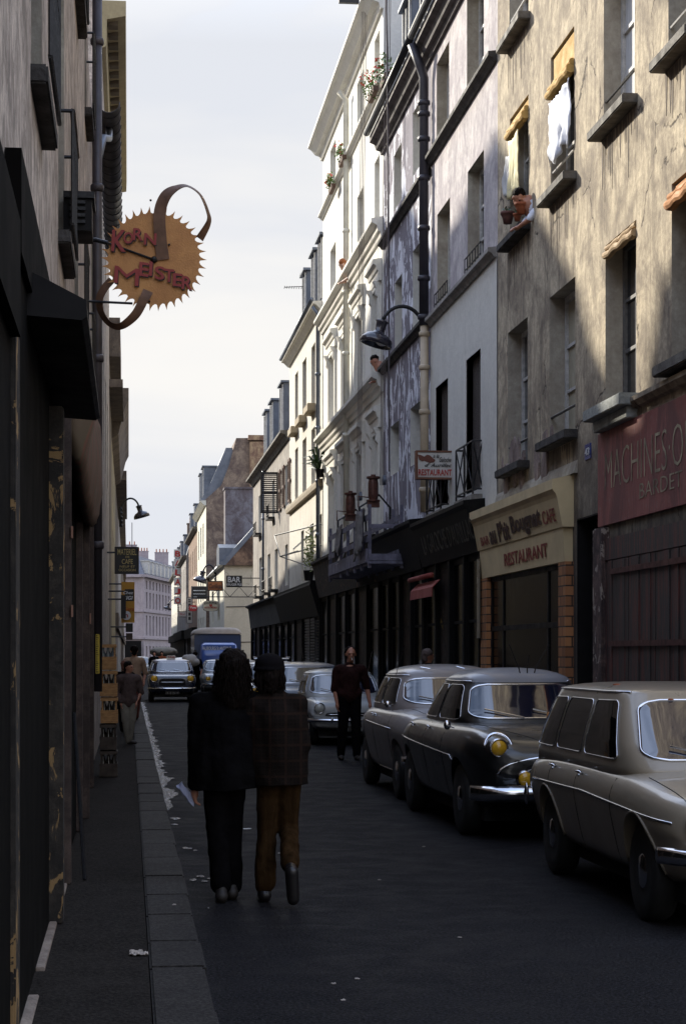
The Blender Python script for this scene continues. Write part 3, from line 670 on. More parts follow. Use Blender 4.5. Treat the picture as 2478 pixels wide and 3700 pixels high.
# --- F: lower grey brown house with shutters
zF = 9.2
opF = [(yx(c, XR), yx(a, XR), z0, z1) for a, c, z0, z1 in ((1004, 1012, 6.75, 8.15), (1032, 1046, 6.75, 8.15), (984, 992, 6.75, 8.15), (993, 1004, 4.0, 5.5), (967, 977, 4.0, 5.5), (1030, 1040, 4.0, 5.4), (935, 944, 6.6, 8.2), (937, 946, 4.0, 5.6))]
hF = building('apartment_building', 'low grey brown house with louvred shutters and slate dormers', XR, YE1, YF1, zF, NR, (P_F, P_Bl), opF)
wins(hF, XR, opF, NR, frame=M_framed)
M_shut = pm('brown_shutter', (.12, .055, .035), .7, var=.3); M_shutd = pm('black_shutter', (.025, .022, .02), .7)
def shutter(parent, x0, y0, x1, y1, z0, z1, mat):
    b = MB(); a = Vector((x0, y0, 0)); c = Vector((x1, y1, 0)); d = (c-a); L = d.length; M = Matrix.Rotation(math.atan2(d.y, d.x), 3, 'Z'); mid = (a+c)/2
    for t in (-.5, .5): b.obox((mid.x+d.x*t*.94, mid.y+d.y*t*.94, (z0+z1)/2), .04, .022, (z1-z0)/2, M)
    for zz in (z0+.04, (z0+z1)/2, z1-.04): b.obox((mid.x, mid.y, zz), L/2*.9, .02, .04, M)
    k = int((z1-z0)/.075); T = M @ Matrix.Rotation(R(35), 3, 'X')
    for i in range(k): b.obox((mid.x, mid.y, z0+(i+.5)*(z1-z0)/k), L/2*.88, .026, .006, T)
    return b.build('shutter', mat, parent)
shutter(hF, XR, opF[0][0]-.02+.9, XR-.62, opF[0][0]+.9, 6.75, 8.25, M_shutd)
for i in (0, 1):
    o = opF[i]; shutter(hF, XR-.05, o[0]-.75, XR-.05, o[0]-.02, 6.75, 8.2, M_shut); 
    if i == 1: shutter(hF, XR-.05, o[1]+.02, XR-.05, o[1]+.75, 6.75, 8.2, M_shut)
for o in (opF[3], opF[4], opF[6], opF[7], opF[2]):
    b = MB(); z = o[2]
    for zz in (.1, .45): b.tube([(XR-.22, o[0], z+zz), (XR-.22, o[1], z+zz)], .018, 5)
    for k in range(6): yy = o[0]+(o[1]-o[0])*k/5; b.tube([(XR-.22, yy, z), (XR-.22, yy, z+.45)], .011, 4)
    b.box(XR-.26, XR+.01, o[0]-.1, o[1]+.1, z-.08, z); b.build('window_guard', M_iron, hF)
ledge(hF, XR, YE1+.02, YF1-.02, zF-.3, NR, M_stone, ((0, 0), (.06, 0), (.16, .18), (.32, .22), (.32, .30), (0, .34)), name='eaves')
mansard(hF, XR, YE1, YF1, zF+.02, NR, 2.1, .8)
for px in (1020, 984, 962):
    yy = yx(px, XR); dormer(hF, XR, yy-.75, yy+.75, zF+.05, zF+1.95, NR, set_=.0)
# downpipes
def pipe(label, X, Y, z0, z1, r, mat, joints, n=NR, top=None, group='downpipes on the house fronts'):
    t = thing('drainpipe', label, 'pipe', (X, Y, z0), 0, group)
    b = MB(); pts = [(X, Y, z0), (X, Y, z1)]
    if top: pts += top
    b.tube(pts, r, 12); b.build('pipe', mat, t, True)
    for z in joints:
        b = MB(); b.lathe([(r*1.05, -.05), (r*1.35, -.03), (r*1.35, .03), (r*1.05, .05)], (X, Y, z), 'z', 12); b.build('collar', mat, t, True)
    return t
pipe('black downpipe between the mauve house and the patchy house', XR-.14, YB1-.05, 7.55, 12.0, .085, pm('sooty_pipe', (.045, .042, .055), .5, .2, var=.3), [7.7, 8.4, 9.3, 10.2, 10.9, 11.35, 11.55], top=[(XR-.2, YB1-.05, 12.2), (XR-.36, YB1-.05, 12.6)])
pipe('cream painted lower downpipe behind the clog sign', XR-.13, YB1-.05, 4.2, 7.55, .075, pm('cream_pipe', (.50, .40, .28), .5), [4.6, 6.0, 6.8, 7.4])
pipe('white downpipe crossing the tall white house', XR-.12, yx(1268, XR), 4.4, 15.2, .07, pm('white_pipe', (.74, .71, .6), .5), [5, 7, 9, 10.5, 12, 14], top=[(XR-.3, yx(1268, XR), 15.4)])
pipe('grey downpipe with a hopper at the near end of the plain white house', XR-.12, YD1+.12, 3.8, 11.2, .06, M_zinc, [5, 6.5, 8, 9.5], top=[(XR-.28, YD1+.12, 11.4)])
pipe('thin grey downpipe on the low grey brown house', XR-.1, yx(960, XR), 3.7, 8.9, .05, M_zinc, [5, 7])
# --- shop fronts (dark) under B, C+D, E, F
M_shop = plaster('black_shop_paint', (.007, .0065, .0065), (.004, .004, .004), streak=.6, amt=.6, rough=.6); M_shop.node_tree.nodes['Principled BSDF'].inputs['Specular IOR Level'].default_value = .12
M_shop2 = plaster('worn_brown_fascia', (.06, .045, .035), (.02, .018, .017), patch=(.25, .15, .08), patch_t=.62, streak=.5, amt=.7, scale=3)
def shop(house, label, y0, y1, zf0, zf1, mat, flare=.18, cor=.35, panels=5, doors=None, fm=None):
    b = MB(); b.prism([(XR+.01, zf0), (XR-.12, zf0), (XR-.12-flare, zf1-.12), (XR-cor, zf1-.06), (XR-cor, zf1), (XR+.01, zf1+.04)], 1, y0+.02, y1-.02); t = b.build('shop_front', fm or mat, house, label=label)
    L = (y1-y0)/panels
    for i in range(panels+1):
        b = MB(); yy = y0+L*i; b.box(XR-.11, XR+.01, max(y0+.02, yy-.09), min(y1-.02, yy+.09), .13, zf0-.004)
        b.build('pilaster', mat, t, bev=.01)
    b = MB()
    for i in range(panels):
        a, c = y0+L*i+.09, y0+L*(i+1)-.09; b.box(XR-.05, XR+.01, a, c, .13, .8)
        b.box(XR-.045, XR+.01, a, a+.07, .8, zf0-.1); b.box(XR-.045, XR+.01, c-.07, c, .8, zf0-.1); b.box(XR-.045, XR+.01, a, c, zf0-.1, zf0-.004); b.box(XR-.04, XR+.01, a+.07, c-.07, 2.15, 2.2)
    b.build('shop_frame', mat, t)
    b = MB()
    for i in range(panels): b.box(XR-.022, XR+.0, y0+L*i+.15, y0+L*(i+1)-.15, .78, zf0-.09)
    b.build('pane', M_glassd, t)
    for i in range(panels):
        if (i*5+int(y0)) % 3 == 0:
            b = MB(); a, c = y0+L*i+.17, y0+L*(i+1)-.17; k_ = max(2, int((c-a)/.16))
            for j in range(k_): b.box(XR-.036, XR-.024, a+(c-a)*j/k_+.004, a+(c-a)*(j+1)/k_-.004, .82, zf0-.11)
            b.build('boarded_door', pm('dark_brown_boards', (.028, .018, .014), .6, var=.5, vs=6, spec=.15), t)
    return t
shB = shop(hB, 'black front of the clog restaurant beside the bistro', y1b+.06, YB1+.3, 3.22, 4.0, M_shop, panels=4)
M_glet = pm('dim_gold_letter', (.04, .033, .02), .6); M_gold = pm('gold_letter', (.35, .24, .05), .5)
text('LA GALOCHE D\'AURILLAC', (XR-.20, YB1-.6, 3.40), xd, (-.25, 0, 1), 5.0, .34, M_glet, shB)
text('RESTAURANT', (XR-.032, yx(1583, XR)+.1, 2.05), xd, yd, .85, .16, M_gold, shB, warp=lambda u, q: (u, q*.7+.9*math.sin(u*math.pi)))
b = MB(); b.box(XR-.14, XR-.125, YA1+.75, YA1+.95, 1.9, 3.1); o = b.build('mirror_panel', pm('pale_reflecting_panel', (.22, .19, .14), .3), shB)
t = thing('door_awning', 'small dusty red awning over the restaurant door', 'awning', (XR, yx(1565, XR), 3.0))
b = MB(); ya, yc = yx(1604, XR), yx(1522, XR); b.tube([(XR-.22, ya, 3.02), (XR-.22, yc, 3.02)], .045, 10); b.build('roll', pm('red_awning_cloth', (.33, .07, .055), .8), t, True)
b = MB(); b.prism([(XR-.14, 2.93), (XR-.27, 2.80), (XR-.28, 2.64), (XR-.265, 2.64), (XR-.255, 2.79), (XR-.12, 2.93)], 1, yx(1616, XR), yx(1535, XR)); b.build('valance', pm('red_awning_cloth', (.33, .07, .055), .8), t)
shC = shop(hC, 'black fascia shop under the patchy house', YB1+.34, YC1, 3.2, 4.1, M_shop, panels=4)
shD = shop(hD, 'worn brown fascia shop under the tall white house', YC1+.02, YD1-.05, 3.2, 4.2, M_shop, panels=6, fm=M_shop2)
M_old = pm('worn_orange_letter', (.22, .10, .05), .8, var=.6, vs=6)
text('BOIS ET METAUX', (XR-.16, YD1-.6, 3.38), xd, (-.22, 0, 1), 5.5, .5, M_old, shD) if False else None
shE = shop(hE, 'dark shop with slatted roller door under the plain white house', YD1, YE1+2.4, 2.72, 3.7, M_shop, flare=.25, panels=5)
b = MB()
for k in range(30): b.box(XR-.10, XR-.03, YD1+1.4, YD1+4.4, .15+k*.085, .15+k*.085+.06)
b.build('roller_door', pm('grey_roller_door', (.05, .05, .055), .5, .3), shE)
shF = shop(hF, 'far dark shop front with grey panelled fascia on the corner', YE1+2.45, YF1, 2.72, 3.7, M_shop, panels=6, flare=.1, fm=plaster('grey_fascia', (.06, .058, .055), (.02, .02, .02), streak=.4, amt=.6))
# ================= beyond the gap on the right
XG = 4.8; YG0, YG1 = 98.0, 116.0
opG = [(yx(a2, XG), yx(a1, XG), z0, z1) for a1, a2, z0, z1 in ((766, 773, 3.4, 5.2), (787, 795, 3.4, 5.2), (768, 776, 1.2, 2.8))]
hG = building('low_house', 'low beige house with a slate dormer whose blank gable faces the street', XG, YG0, YG1, 6.1, NR, (P_W, P_W, P_G), opG, depth=8)
wins(hG, XG, opG, NR, frame=M_framed)
b = MB(); b.prism([(XG-.25, 6.12), (XG+1.7, 8.3), (XG+5, 8.8), (XG+8, 6.12), (XG+7.8, 6.12), (XG+5, 8.6), (XG+1.8, 8.1), (XG+.05, 6.1)], 1, YG0-.15, YG1); b.build('roof', M_zinc, hG)
b = MB(); b.prism([(XG+.05, 6.1), (XG+1.8, 8.05), (XG+5, 8.55), (XG+7.8, 6.1)], 1, YG0-.165, YG0-.155); b.build('gable', plaster('brown_upper_gable', (.34, .21, .13), (.08, .05, .04), streak=.4, amt=.9, crack=.5, scale=.8), hG)
d = MB(); d.prism([(YG0+.2, 6.15), (YG0+3.0, 6.15), (YG0+3.0, 7.0), (YG0+1.6, 7.25), (YG0+.2, 7.0)], 0, XG-.25, XG+.85); d.build('dormer', M_zinc, hG)
chimney(hG, XG+.3, XG+4.5, YG0+5, YG0+6.6, 6.1, 10.4, plaster('grey_chimney_wall', (.26, .25, .27), (.11, .08, .08), streak=.4, amt=.7), 0)
b = MB(); b.lathe([(.14, 0), (.14, .9), (.32, .95), (.05, 1.2)], (XG+2.2, YG0+5.6, 10.5), 'z', 12); b.lathe([(.12, 0), (.12, .4), (.25, .42), (.25, .5), (.04, .6)], (XG+3.0, YG0+5.6, 10.5), 'z', 12); b.build('roof_cowl', M_zinc, hG)
b = MB(); random.seed(8)
for z in (2.2, 4.0): b.tube([(XG+.1, YG0-.02, z), (XG+2.6, YG0-.02, z+.05)], .02, 5)
b.build('gable_cable', M_iron, hG)
XH = 4.6; YH0, YH1 = 116.0, 131.0
colsH = [(717, 720), (725, 728.5), (733, 736.5)]
opH = [(yx(c, XH), yx(a, XH), z, z+1.9) for a, c in colsH for z in (2.0, 4.9, 7.8)]
hH = building('tall_house', 'tall white fronted house with a huge brown stained gable wall', XH, YH0, YH1, 10.8, NR, (P_W, P_W, P_H), opH, depth=10)
wins(hH, XH, opH, NR, frame=M_framed, bars=2)
zz = lambda py: zat(800, py, YH0)
b = MB(); b.prism([(XH-.1, 10.8), (XH+.9, 11.7), (XH+1.1, 12.2), (XH+1.4, 13.0), (XH+1.8, zz(1582)), (XH+7, zz(1576)), (XH+10, 10.8)], 1, YH0, YH1-4); b.build('gable', P_H, hH)
b = MB(); b.prism([(XH+2.6, 10.85), (XH+2.6, 14.3), (XH+7.5, 14.4), (XH+7.5, 10.85)], 1, YH0-.35, YH0-.01); b.box(XH+2.5, XH+7.6, YH0-.4, YH0-.01, 14.4, 14.7)
b.build('chimney_breast', plaster('ochre_stained_chimney', (.52, .37, .21), (.20, .11, .08), streak=.4, amt=.9, scale=1.2), hH)
b = MB(); b.prism([(XH+2.6, 6), (XH+2.6, 10.84), (XH+7.5, 10.84), (XH+7.5, 6)], 1, YH0-.35, YH0-.01); b.build('lower_breast', plaster('mottled_breast', (.30, .19, .15), (.10, .065, .07), patch=(.40, .33, .27), patch_t=.6, streak=.5, amt=.9, scale=1.6), hH)
for xx in (XH+4.6, XH+6.2):
    b = MB(); b.lathe([(.13, 0), (.13, .5), (.16, .5), (.16, .62)], (xx, YH0+.3, 14.6), 'z', 10); b.build('chimney_pot', M_dark, hH)
b = MB(); b.prism([(XH-.35, 10.75), (XH+.3, 11.9), (XH+1.2, 14.0), (XH+1.6, 14.0), (XH+1.6, 10.9)], 1, YH0+.4, YH1); b.build('roof', M_zinc, hH)
dormer(hH, XH, YH0+2, YH0+4.2, 11.1, 13.0, NR, set_=-.05); dormer(hH, XH, YH0+7, YH0+9, 11.1, 13.0, NR, set_=-.05)
ledge(hH, XH, YH0, YH1, 10.5, NR, P_W, ((0, 0), (.1, 0), (.3, .2), (.36, .28), (0, .3)), name='eaves')
def far_house(label, X, y0, y1, zt, mat, side, cols, rows, roofh=2.2, seed=0, name='tall_house', dm=2):
    n = NR if side > 0 else 1
    ops = []; L = (y1-y0)/cols
    for i in range(cols):
        for z in rows: ops.append((y0+L*(i+.5)-.5, y0+L*(i+.5)+.5, z, z+1.8))
    h = building(name, label, X, y0, y1, zt, n, (mat, mat), ops, depth=8)
    wins(h, X, ops, n, frame=M_framed, bars=2)
    ledge(h, X, y0, y1, zt-.25, n, M_stone, ((0, 0), (.08, 0), (.3, .16), (.34, .25), (0, .27)), name='eaves')
    mansard(h, X, y0, y1, zt+.02, n, roofh, .9, depth=8)
    for k in range(dm):
        yy = y0+(y1-y0)*(k+.5)/dm; dormer(h, X, yy-.8, yy+.8, zt+.1, zt+1.8, n, set_=0)
    chimney(h, X-n*.9, X-n*2.6, y1-1, y1-.3, zt+1, zt+roofh+1.2, P_H, 3)
    b = MB(); b.box(X+n*.35, X+n*.002, y0+.1, y1-.1, 2.7, 3.4); b.box(X+n*.12, X+n*.002, y0+.1, y1-.1, .13, 2.69); b.build('shop_front', M_shop, h)
    return h
P_I = plaster('brown_brick_render', (.34, .23, .16), (.16, .11, .09), streak=.4, amt=.5)
P_J = plaster('grey_far_render', (.42, .39, .36), (.2, .18, .17), streak=.5, amt=.5)
far_house('brown fronted house between the tall white one and the tall vertical red lettered sign', 4.6, 131, 150, 10.2, P_I, 1, 5, (4.2, 7.2))
far_house('grey house carrying the tall vertical red lettered sign', 4.4, 150, 178, 9.2, P_J, 1, 6, (3.9, 6.6), 3.0, dm=3)
far_house('pale house beyond the tall vertical red lettered sign', 4.7, 178, 215, 9.6, P_E, 1, 8, (3.9, 6.8), 2.6, dm=3)
# --- end of the street: long stone block turning away to the right
P_M = plaster('pink_grey_stone', (.44, .38, .39), (.30, .26, .28), streak=.5, amt=.5, scale=.7)
A_ = Vector((1.93, 250, 0)); Bv = Vector((8.2, 284, 0)); C_ = Vector((-6.0, 254, 0))
blk = thing('stone_apartment_block', 'long pinkish stone block with a slate mansard closing the far end of the street', 'building', A_)
def facewall(P0, P1, Z1, ops):
    d = (P1-P0); L = d.length; d.normalize(); nrm = Vector((d.y, -d.x, 0))
    b = MB(); us = sorted({0, L, *[v for o in ops for v in o[:2]]}); zs = sorted({0, Z1, *[v for o in ops for v in o[2:]]})
    P = lambda u, z, e=0: tuple(P0+d*u-nrm*e+Vector((0, 0, z)))
    for i in range(len(us)-1):
        for j in range(len(zs)-1):
            u, z = (us[i]+us[i+1])/2, (zs[j]+zs[j+1])/2
            if any(o[0] < u < o[1] and o[2] < z < o[3] for o in ops): continue
            b.quad(P(us[i], zs[j]), P(us[i+1], zs[j]), P(us[i+1], zs[j+1]), P(us[i], zs[j+1]))
    for a, c, e, g in ops:
        b.quad(P(a, e), P(a, e, .3), P(a, g, .3), P(a, g)); b.quad(P(c, e), P(c, e, .3), P(c, g, .3), P(c, g)); b.quad(P(a, e), P(a, e, .3), P(c, e, .3), P(c, e)); b.quad(P(a, g), P(a, g, .3), P(c, g, .3), P(c, g))
    return b, P, L, d, nrm
L1_ = (Bv-A_).length
opsM = [(1.6+i*2.55, 2.7+i*2.55, z, z+h) for i in range(13) for z, h in ((.3, 2.2), (3.9, 2.6), (7.4, 2.1), (9.9, 1.1)) if 2.7+i*2.55 < L1_-.3]
b, P, L, d_, nr_ = facewall(A_, Bv, 11.6, opsM); b.build('wall', P_M, blk)
for a, c, e, g in opsM:
    q = MB(); q.quad(P(a, e, .2), P(c, e, .2), P(c, g, .2), P(a, g, .2)); wn = q.build('window', M_glass, blk)
    q = MB(); um = (a+c)/2; q.quad(P(um-.05, e, .17), P(um+.05, e, .17), P(um+.05, g, .17), P(um-.05, g, .17)); q.build('frame', M_frame, wn)
b, P2, L2, d2, n2 = facewall(C_, A_, 11.6, []); b.build('side_wall', P_M, blk)
b = MB()
for z, o_, h in ((11.4, .45, .35), (6.9, .15, .2), (3.4, .2, .25)):
    for (p0, p1, nn) in ((A_, Bv, nr_), (C_, A_, n2)):
        e = nn*o_; z0 = Vector((0, 0, z)); z1 = Vector((0, 0, z+h)); b.add([p0+z0, p1+z0, p1+z0+e, p0+z0+e, p0+z1, p1+z1, p1+z1+e, p0+z1+e], [(0, 1, 2, 3), (4, 5, 6, 7), (0, 1, 5, 4), (2, 3, 7, 6), (1, 2, 6, 5), (0, 3, 7, 4)])
b.build('cornice', P_M, blk)
b = MB(); up = lambda p, z, q=Vector((0, 0, 0)): p+q+Vector((0, 0, z))
bk = -nr_*1.6-n2*0; D0 = C_-n2*1.2
A2 = A_-nr_*1.3-n2*1.3; B2 = Bv-nr_*1.3; C2 = C_-n2*1.3; far = Vector((4, 262, 0))
b.add([up(A_, 11.7), up(Bv, 11.7), up(B2, 14.2), up(A2, 14.2), up(C_, 11.7), up(C2, 14.2), up(Bv, 15.2, Vector((-9, 4, 0))), up(C_, 15.2, Vector((2, 8, 0)))], [(0, 1, 2, 3), (4, 0, 3, 5), (3, 2, 6, 7, 5)])
b.build('roof', pm('blue_slate', (.17, .18, .23), .6, var=.4, vs=3), blk)
for i in range(10):
    u = 1.8+i*3.1
    if u < L-1:
        q = MB(); p = A_+d_*u-nr_*.35; M = Matrix.Rotation(math.atan2(d_.y, d_.x), 3, 'Z')
        q.obox((p.x, p.y, 12.7), .6, .7, .8, M); q.obox((p.x, p.y, 13.55), .7, .8, .06, M); dd = q.build('dormer', M_frame, blk)
        q = MB(); p2 = p+nr_*.705; q.obox((p2.x, p2.y, 12.6), .4, .01, .6, M); q.build('pane', M_glass, dd)
chp = [(-4.5, 1.9), (-1.5, 2.6), (1.2, 1.5), (3.6, 1.9), (6.5, 1.4)]
for i, (xx, wd) in enumerate(chp):
    c = chimney(blk, xx, xx+wd, 262+i*3, 263+i*3, 13.8, 15.6+(.7 if i < 2 else 0), P_M, 4)
b = MB(); b.tube([(xat(478, 262), 262, 15), (xat(478, 262), 262, 19.2)], .05, 5); b.build('aerial', M_iron, blk)
b = MB(); b.box(-6, 1.6, 249.3, 249.8, .1, 3.2); b.build('ground_floor_shop', M_shop, blk)
# buildings continuing left behind
# ================= left side of the street (facade plane x = -.5)
XL = -.5; NL = 1
P_L = plaster('streaked_brown_render', (.82, .70, .60), (.20, .165, .145), streak=.95, amt=.75, scale=2.2, rough=.75)
P_L2 = plaster('yellowish_soffit', (.42, .35, .21), (.28, .22, .13), streak=.2, amt=.3)
def left(label, y0, y1, zt, ops, mat=P_L, X=XL, depth=9, fr=M_framed, name='apartment_building', rev=None):
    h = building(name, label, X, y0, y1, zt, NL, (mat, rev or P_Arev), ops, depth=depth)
    wins(h, X, ops, NL, frame=fr); return h
colsL = [(2.2, 3.3), (6.9, 8.0), (10.1, 11.3), (14.0, 15.2), (18.2, 19.4), (22.3, 23.3)]
opL1 = [(a, c, z, z+2.1) for a, c in colsL for z in (4.7, 7.9)]
YL1 = 24.2
hL1 = left('streaky brown house on the near left with iron window guards', -2.0, YL1, 10.4, opL1)
for k, o in enumerate(opL1):
    sill(hL1, XL, o[0], o[1], o[2], NL, mat=M_stoned, out=.09, th=.10, ext=.08)
    b = MB(); xo = XL+.10
    z = o[2]
    b.tube([(xo, o[0]-.05, z+.85), (xo, o[1]+.05, z+.85)], .02, 6); b.tube([(xo, o[0]-.05, z+.05), (xo, o[1]+.05, z+.05)], .014, 6); b.tube([(xo, o[0]-.05, z+.6), (xo, o[1]+.05, z+.6)], .01, 6)
    for j in range(9):
        yy = o[0]-.05+(o[1]-o[0]+.1)*j/8; b.tube([(xo, yy, z+.05), (xo, yy, z+.85)], .011, 5)
        if j < 8: b.tube([(xo, yy, z+.05), (xo, yy+(o[1]-o[0]+.1)/8, z+.6)], .008, 4)
    b.tube([(XL, o[0]-.05, z+.85), (xo, o[0]-.05, z+.85)], .014, 5); b.tube([(XL, o[1]+.05, z+.85), (xo, o[1]+.05, z+.85)], .014, 5)
    b.build('window_guard', M_iron, hL1)
# ground floor joinery of the near left: pilasters between dark recesses
lsf = thing('left_shop_front', 'black shop front with worn plastered and wooden posts on the near left', 'shopfront', (XL, 8, 0))
M_post = plaster('worn_ochre_post', (.065, .054, .043), (.02, .018, .017), patch=(.26, .165, .075), patch_t=.57, streak=.9, amt=.8, scale=2.5)
M_post2 = plaster('thin_brown_post', (.11, .08, .066), (.04, .03, .027), streak=.7, amt=.7, scale=3)
def post(px, Xo, y, w_, z1, mat, nm='post'):
    b = MB(); b.box(XL+.002, Xo, y, y+w_, .12, z1); return b.build(nm, mat, lsf, bev=.008)
ya_ = yx(58, -.435); post(0, -.435, ya_, .3, zx(58, 1180, -.435), M_post)
yb2 = yx(229, -.375); post(0, -.375, yb2, .25, 3.1, M_post)
yc2 = yx(258, -.385); post(0, -.385, yc2, .1, 3.9, M_post2)
yd2 = yx(325, -.365); post(0, -.365, yd2, .1, 3.2, M_post2)
for yy in (17.0, 22.5): post(0, -.40, yy, .15, 3.4, M_post2)
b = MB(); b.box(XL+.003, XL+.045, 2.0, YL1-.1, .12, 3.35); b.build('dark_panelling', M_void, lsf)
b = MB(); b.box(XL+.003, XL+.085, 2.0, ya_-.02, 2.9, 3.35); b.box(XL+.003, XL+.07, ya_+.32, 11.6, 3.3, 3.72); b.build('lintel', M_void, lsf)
b = MB(); b.box(XL+.046, -.405, 5.4, 8.9, .10, .125); b.box(XL+.046, -.41, 9.6, 13.1, .09, .135)
b.build('threshold', pm('worn_threshold_stone', (.33, .26, .21), .5, var=.5, vs=5, bs=.5), lsf, bev=.004)
b = MB(); b.box(-.40, -.385, 4.0, 7.6, .1, .14); b.build('metal_edge', pm('worn_steel_edge', (.35, .34, .36), .35, .6, var=.5, vs=7), lsf)
# brackets on thin posts (pinkish hinges)
b = MB()
for z in (1.92, 2.45): b.box(-.385, -.372, yc2-.02, yc2+.03, z, z+.08)
b.box(-.365, -.352, yd2-.02, yd2+.03, 1.95, 2.05); b.build('hinge', pm('rusty_pink_iron', (.30, .15, .10), .6, var=.4), lsf)
# projecting dark shop awning box
aw = thing('shop_awning', 'black folded shop awning box sticking out over the left pavement', 'awning', (XL, 10, 3.4))
b = MB(); b.prism([(XL+.003, 3.42), (-.385, 3.37), (-.19, 3.27), (-.185, 3.20), (-.21, 3.18), (XL+.003, 3.20)], 1, 8.8, 12.6); b.build('awning_box', M_dark, aw)
aw2 = thing('furled_awning', 'furled brown striped cloth awning hanging low on the left', 'awning', (XL, 14, 2.7))
b = MB(); secs = []
for i in range(25):
    u = i/24; y = 13.6+u*6.5; zb_ = 2.95-.2*math.sin(u*3.1)
    q = []
    for k in range(14):
        a = 2*math.pi*k/14; rr = .095+.015*math.sin(k*3+u*19)+.012*math.sin(u*31+k)
        q.append((-.36+rr*math.cos(a), y, zb_+.60+(.60*math.sin(a))*(1 if math.sin(a) > 0 else .9)))
    secs.append(q)
b.loft(secs); me = b.mesh(); noisy(me, .02, 6)
m, nt, n, l, bb = _new('brown_striped_canvas'); mp = pos_map(nt, (1, 1, 1)); wv = nt.nodes.new('ShaderNodeTexWave'); wv.bands_direction = 'Y'; wv.inputs['Scale'].default_value = 1.3; wv.inputs['Distortion'].default_value = 1.2; l.new(mp.outputs[0], wv.inputs[0])
l.new(mixc(nt, wv.outputs[1], (.17, .075, .05), (.11, .085, .05)), bb.inputs['Base Color']); bb.inputs['Roughness'].default_value = .85
finish(me, 'cloth', m, aw2, True)
# box sign / lantern, brackets
t = thing('wall_box', 'small black louvred box fixed high on the left wall', 'wall box', (XL, 13, 5.6))
z0, z1 = zat(290, 832, 15.0), zat(290, 717, 15.0); b = MB(); b.box(XL+.002, xat(333, 15.0), 15.0, 15.5, z0, z1); b.build('box', M_dark, t)
b = MB(); b.box(XL+.002, xat(333, 15.0)+.02, 14.97, 15.53, z1, z1+.05); [b.box(XL+.05, xat(333, 15.0)-.05, 14.97, 15.0, z0+.05+i*.05, z0+.075+i*.05) for i in range(4)]; b.build('louvre', M_iron, t)
pipe('tall dark downpipe at the corner of the streaky left house', -.385, 24.0, 1.2, 10.3, .062, pm('brown_pipe', (.06, .052, .058), .5, .2, var=.4), [3, 5.3, 7.4, 9.2], NL, group='downpipes on the house fronts')
# leaning plank
t = MB(); t.tube([(-.30, 13.4, .12), (-.385, 13.9, 1.25)], .014, 6); tag(t.build('leaning_rod', M_iron), 'thin dark rod leaning against the left shop post', 'rod')
# --- L2 low house with half round gutter
zG = 9.1
opL2 = [(26.0, 27.1, 5.6, 7.6), (30, 31.1, 5.6, 7.6)]
hL2 = left('low left house with a half round strapped gutter', YL1, 36.2, zG, opL2, X=XL, depth=7)
M_gut = pm('grey_gutter', (.10, .095, .10), .45, .3, var=.5, vs=3)
b = MB(); y0, y1 = 26.3, 36.0; xc, rr = -.27, .155
secs = []
for y in (y0, y1):
    o_ = [(xc+rr*math.cos(a), y, zG+.02+rr*math.sin(a)) for a in [math.pi+math.pi*k/12 for k in range(13)]]
    i_ = [(xc+(rr-.01)*math.cos(a), y, zG+.02+(rr-.01)*math.sin(a)) for a in [2*math.pi-math.pi*k/12 for k in range(13)]]
    secs.append(o_+i_)
b.loft(secs); b.build('gutter', M_gut, hL2, True)
for k in range(22):
    b = MB(); yy = y0+.25+k*.45; b.tube([(xc+(rr+.008)*math.cos(a), yy, zG+.02+(rr+.008)*math.sin(a)) for a in [math.pi+math.pi*j/10 for j in range(11)]], .006, 5); b.build('gutter_strap', M_iron, hL2)
b = MB(); b.tube([(-.385, 25.6, 8.2), (-.34, 26.2, 8.6), (-.27, 26.9, 8.78), (-.27, 27.1, 8.95)], .05, 10); b.build('swan_neck', M_zinc, hL2, True)
# --- L3 taller house with a dentilled cornice
zC3 = 13.8
hL3 = left('taller left house with a yellowish dentilled cornice', 36.2, 50.0, zC3, [(38, 39, 5.6, 7.6), (42, 43, 5.6, 7.6), (46, 47, 5.6, 7.6), (38, 39, 9.6, 11.6), (42, 43, 9.6, 11.6)], mat=P_L, depth=7)
b = MB(); b.prism([(XL-.02, zC3-.9), (-.42, zC3-.85), (-.40, zC3-.35), (-.06, zC3-.28), (-.05, zC3), (XL-.02, zC3)], 1, 36.2, 50.0); b.build('cornice', P_L2, hL3)
for k in range(22): b = MB(); b.box(-.38, -.20, 36.4+k*.62, 36.4+k*.62+.26, zC3-.40, zC3-.32); b.build('dentil', pm('dark_dentil', (.13, .10, .07), .8), hL3)
# --- L4.. further left
P_L4 = plaster('sooty_stone', (.27, .22, .17), (.11, .09, .08), streak=.7, amt=.7)
hL4 = left('narrow sooty left house with carved cornice blocks', 50.0, 57.5, 10.3, [(52, 53, 4, 6), (55, 56, 4, 6), (52, 53, 7.3, 9.2), (55, 56, 7.3, 9.2)], mat=P_L4, depth=7)
b = MB(); b.box(XL, -.22, 50.1, 57.4, 9.3, 10.3); b.box(XL, -.15, 50.0, 57.5, 8.5, 8.7); b.build('cornice', P_L4, hL4)
hL5 = left('sooty left house with a deep cornice and cream front', 57.5, 74.0, 9.4, [(y, y+1.1, z, z+1.9) for y in (60, 64, 68, 72) for z in (3.6, 6.3)], mat=P_L2, depth=7)
b = MB(); b.prism([(XL-.02, 8.0), (-.3, 8.15), (-.12, 8.9), (.0, 9.15), (.0, 9.5), (XL-.02, 9.5)], 1, 57.5, 74); b.build('cornice', P_L4, hL5)
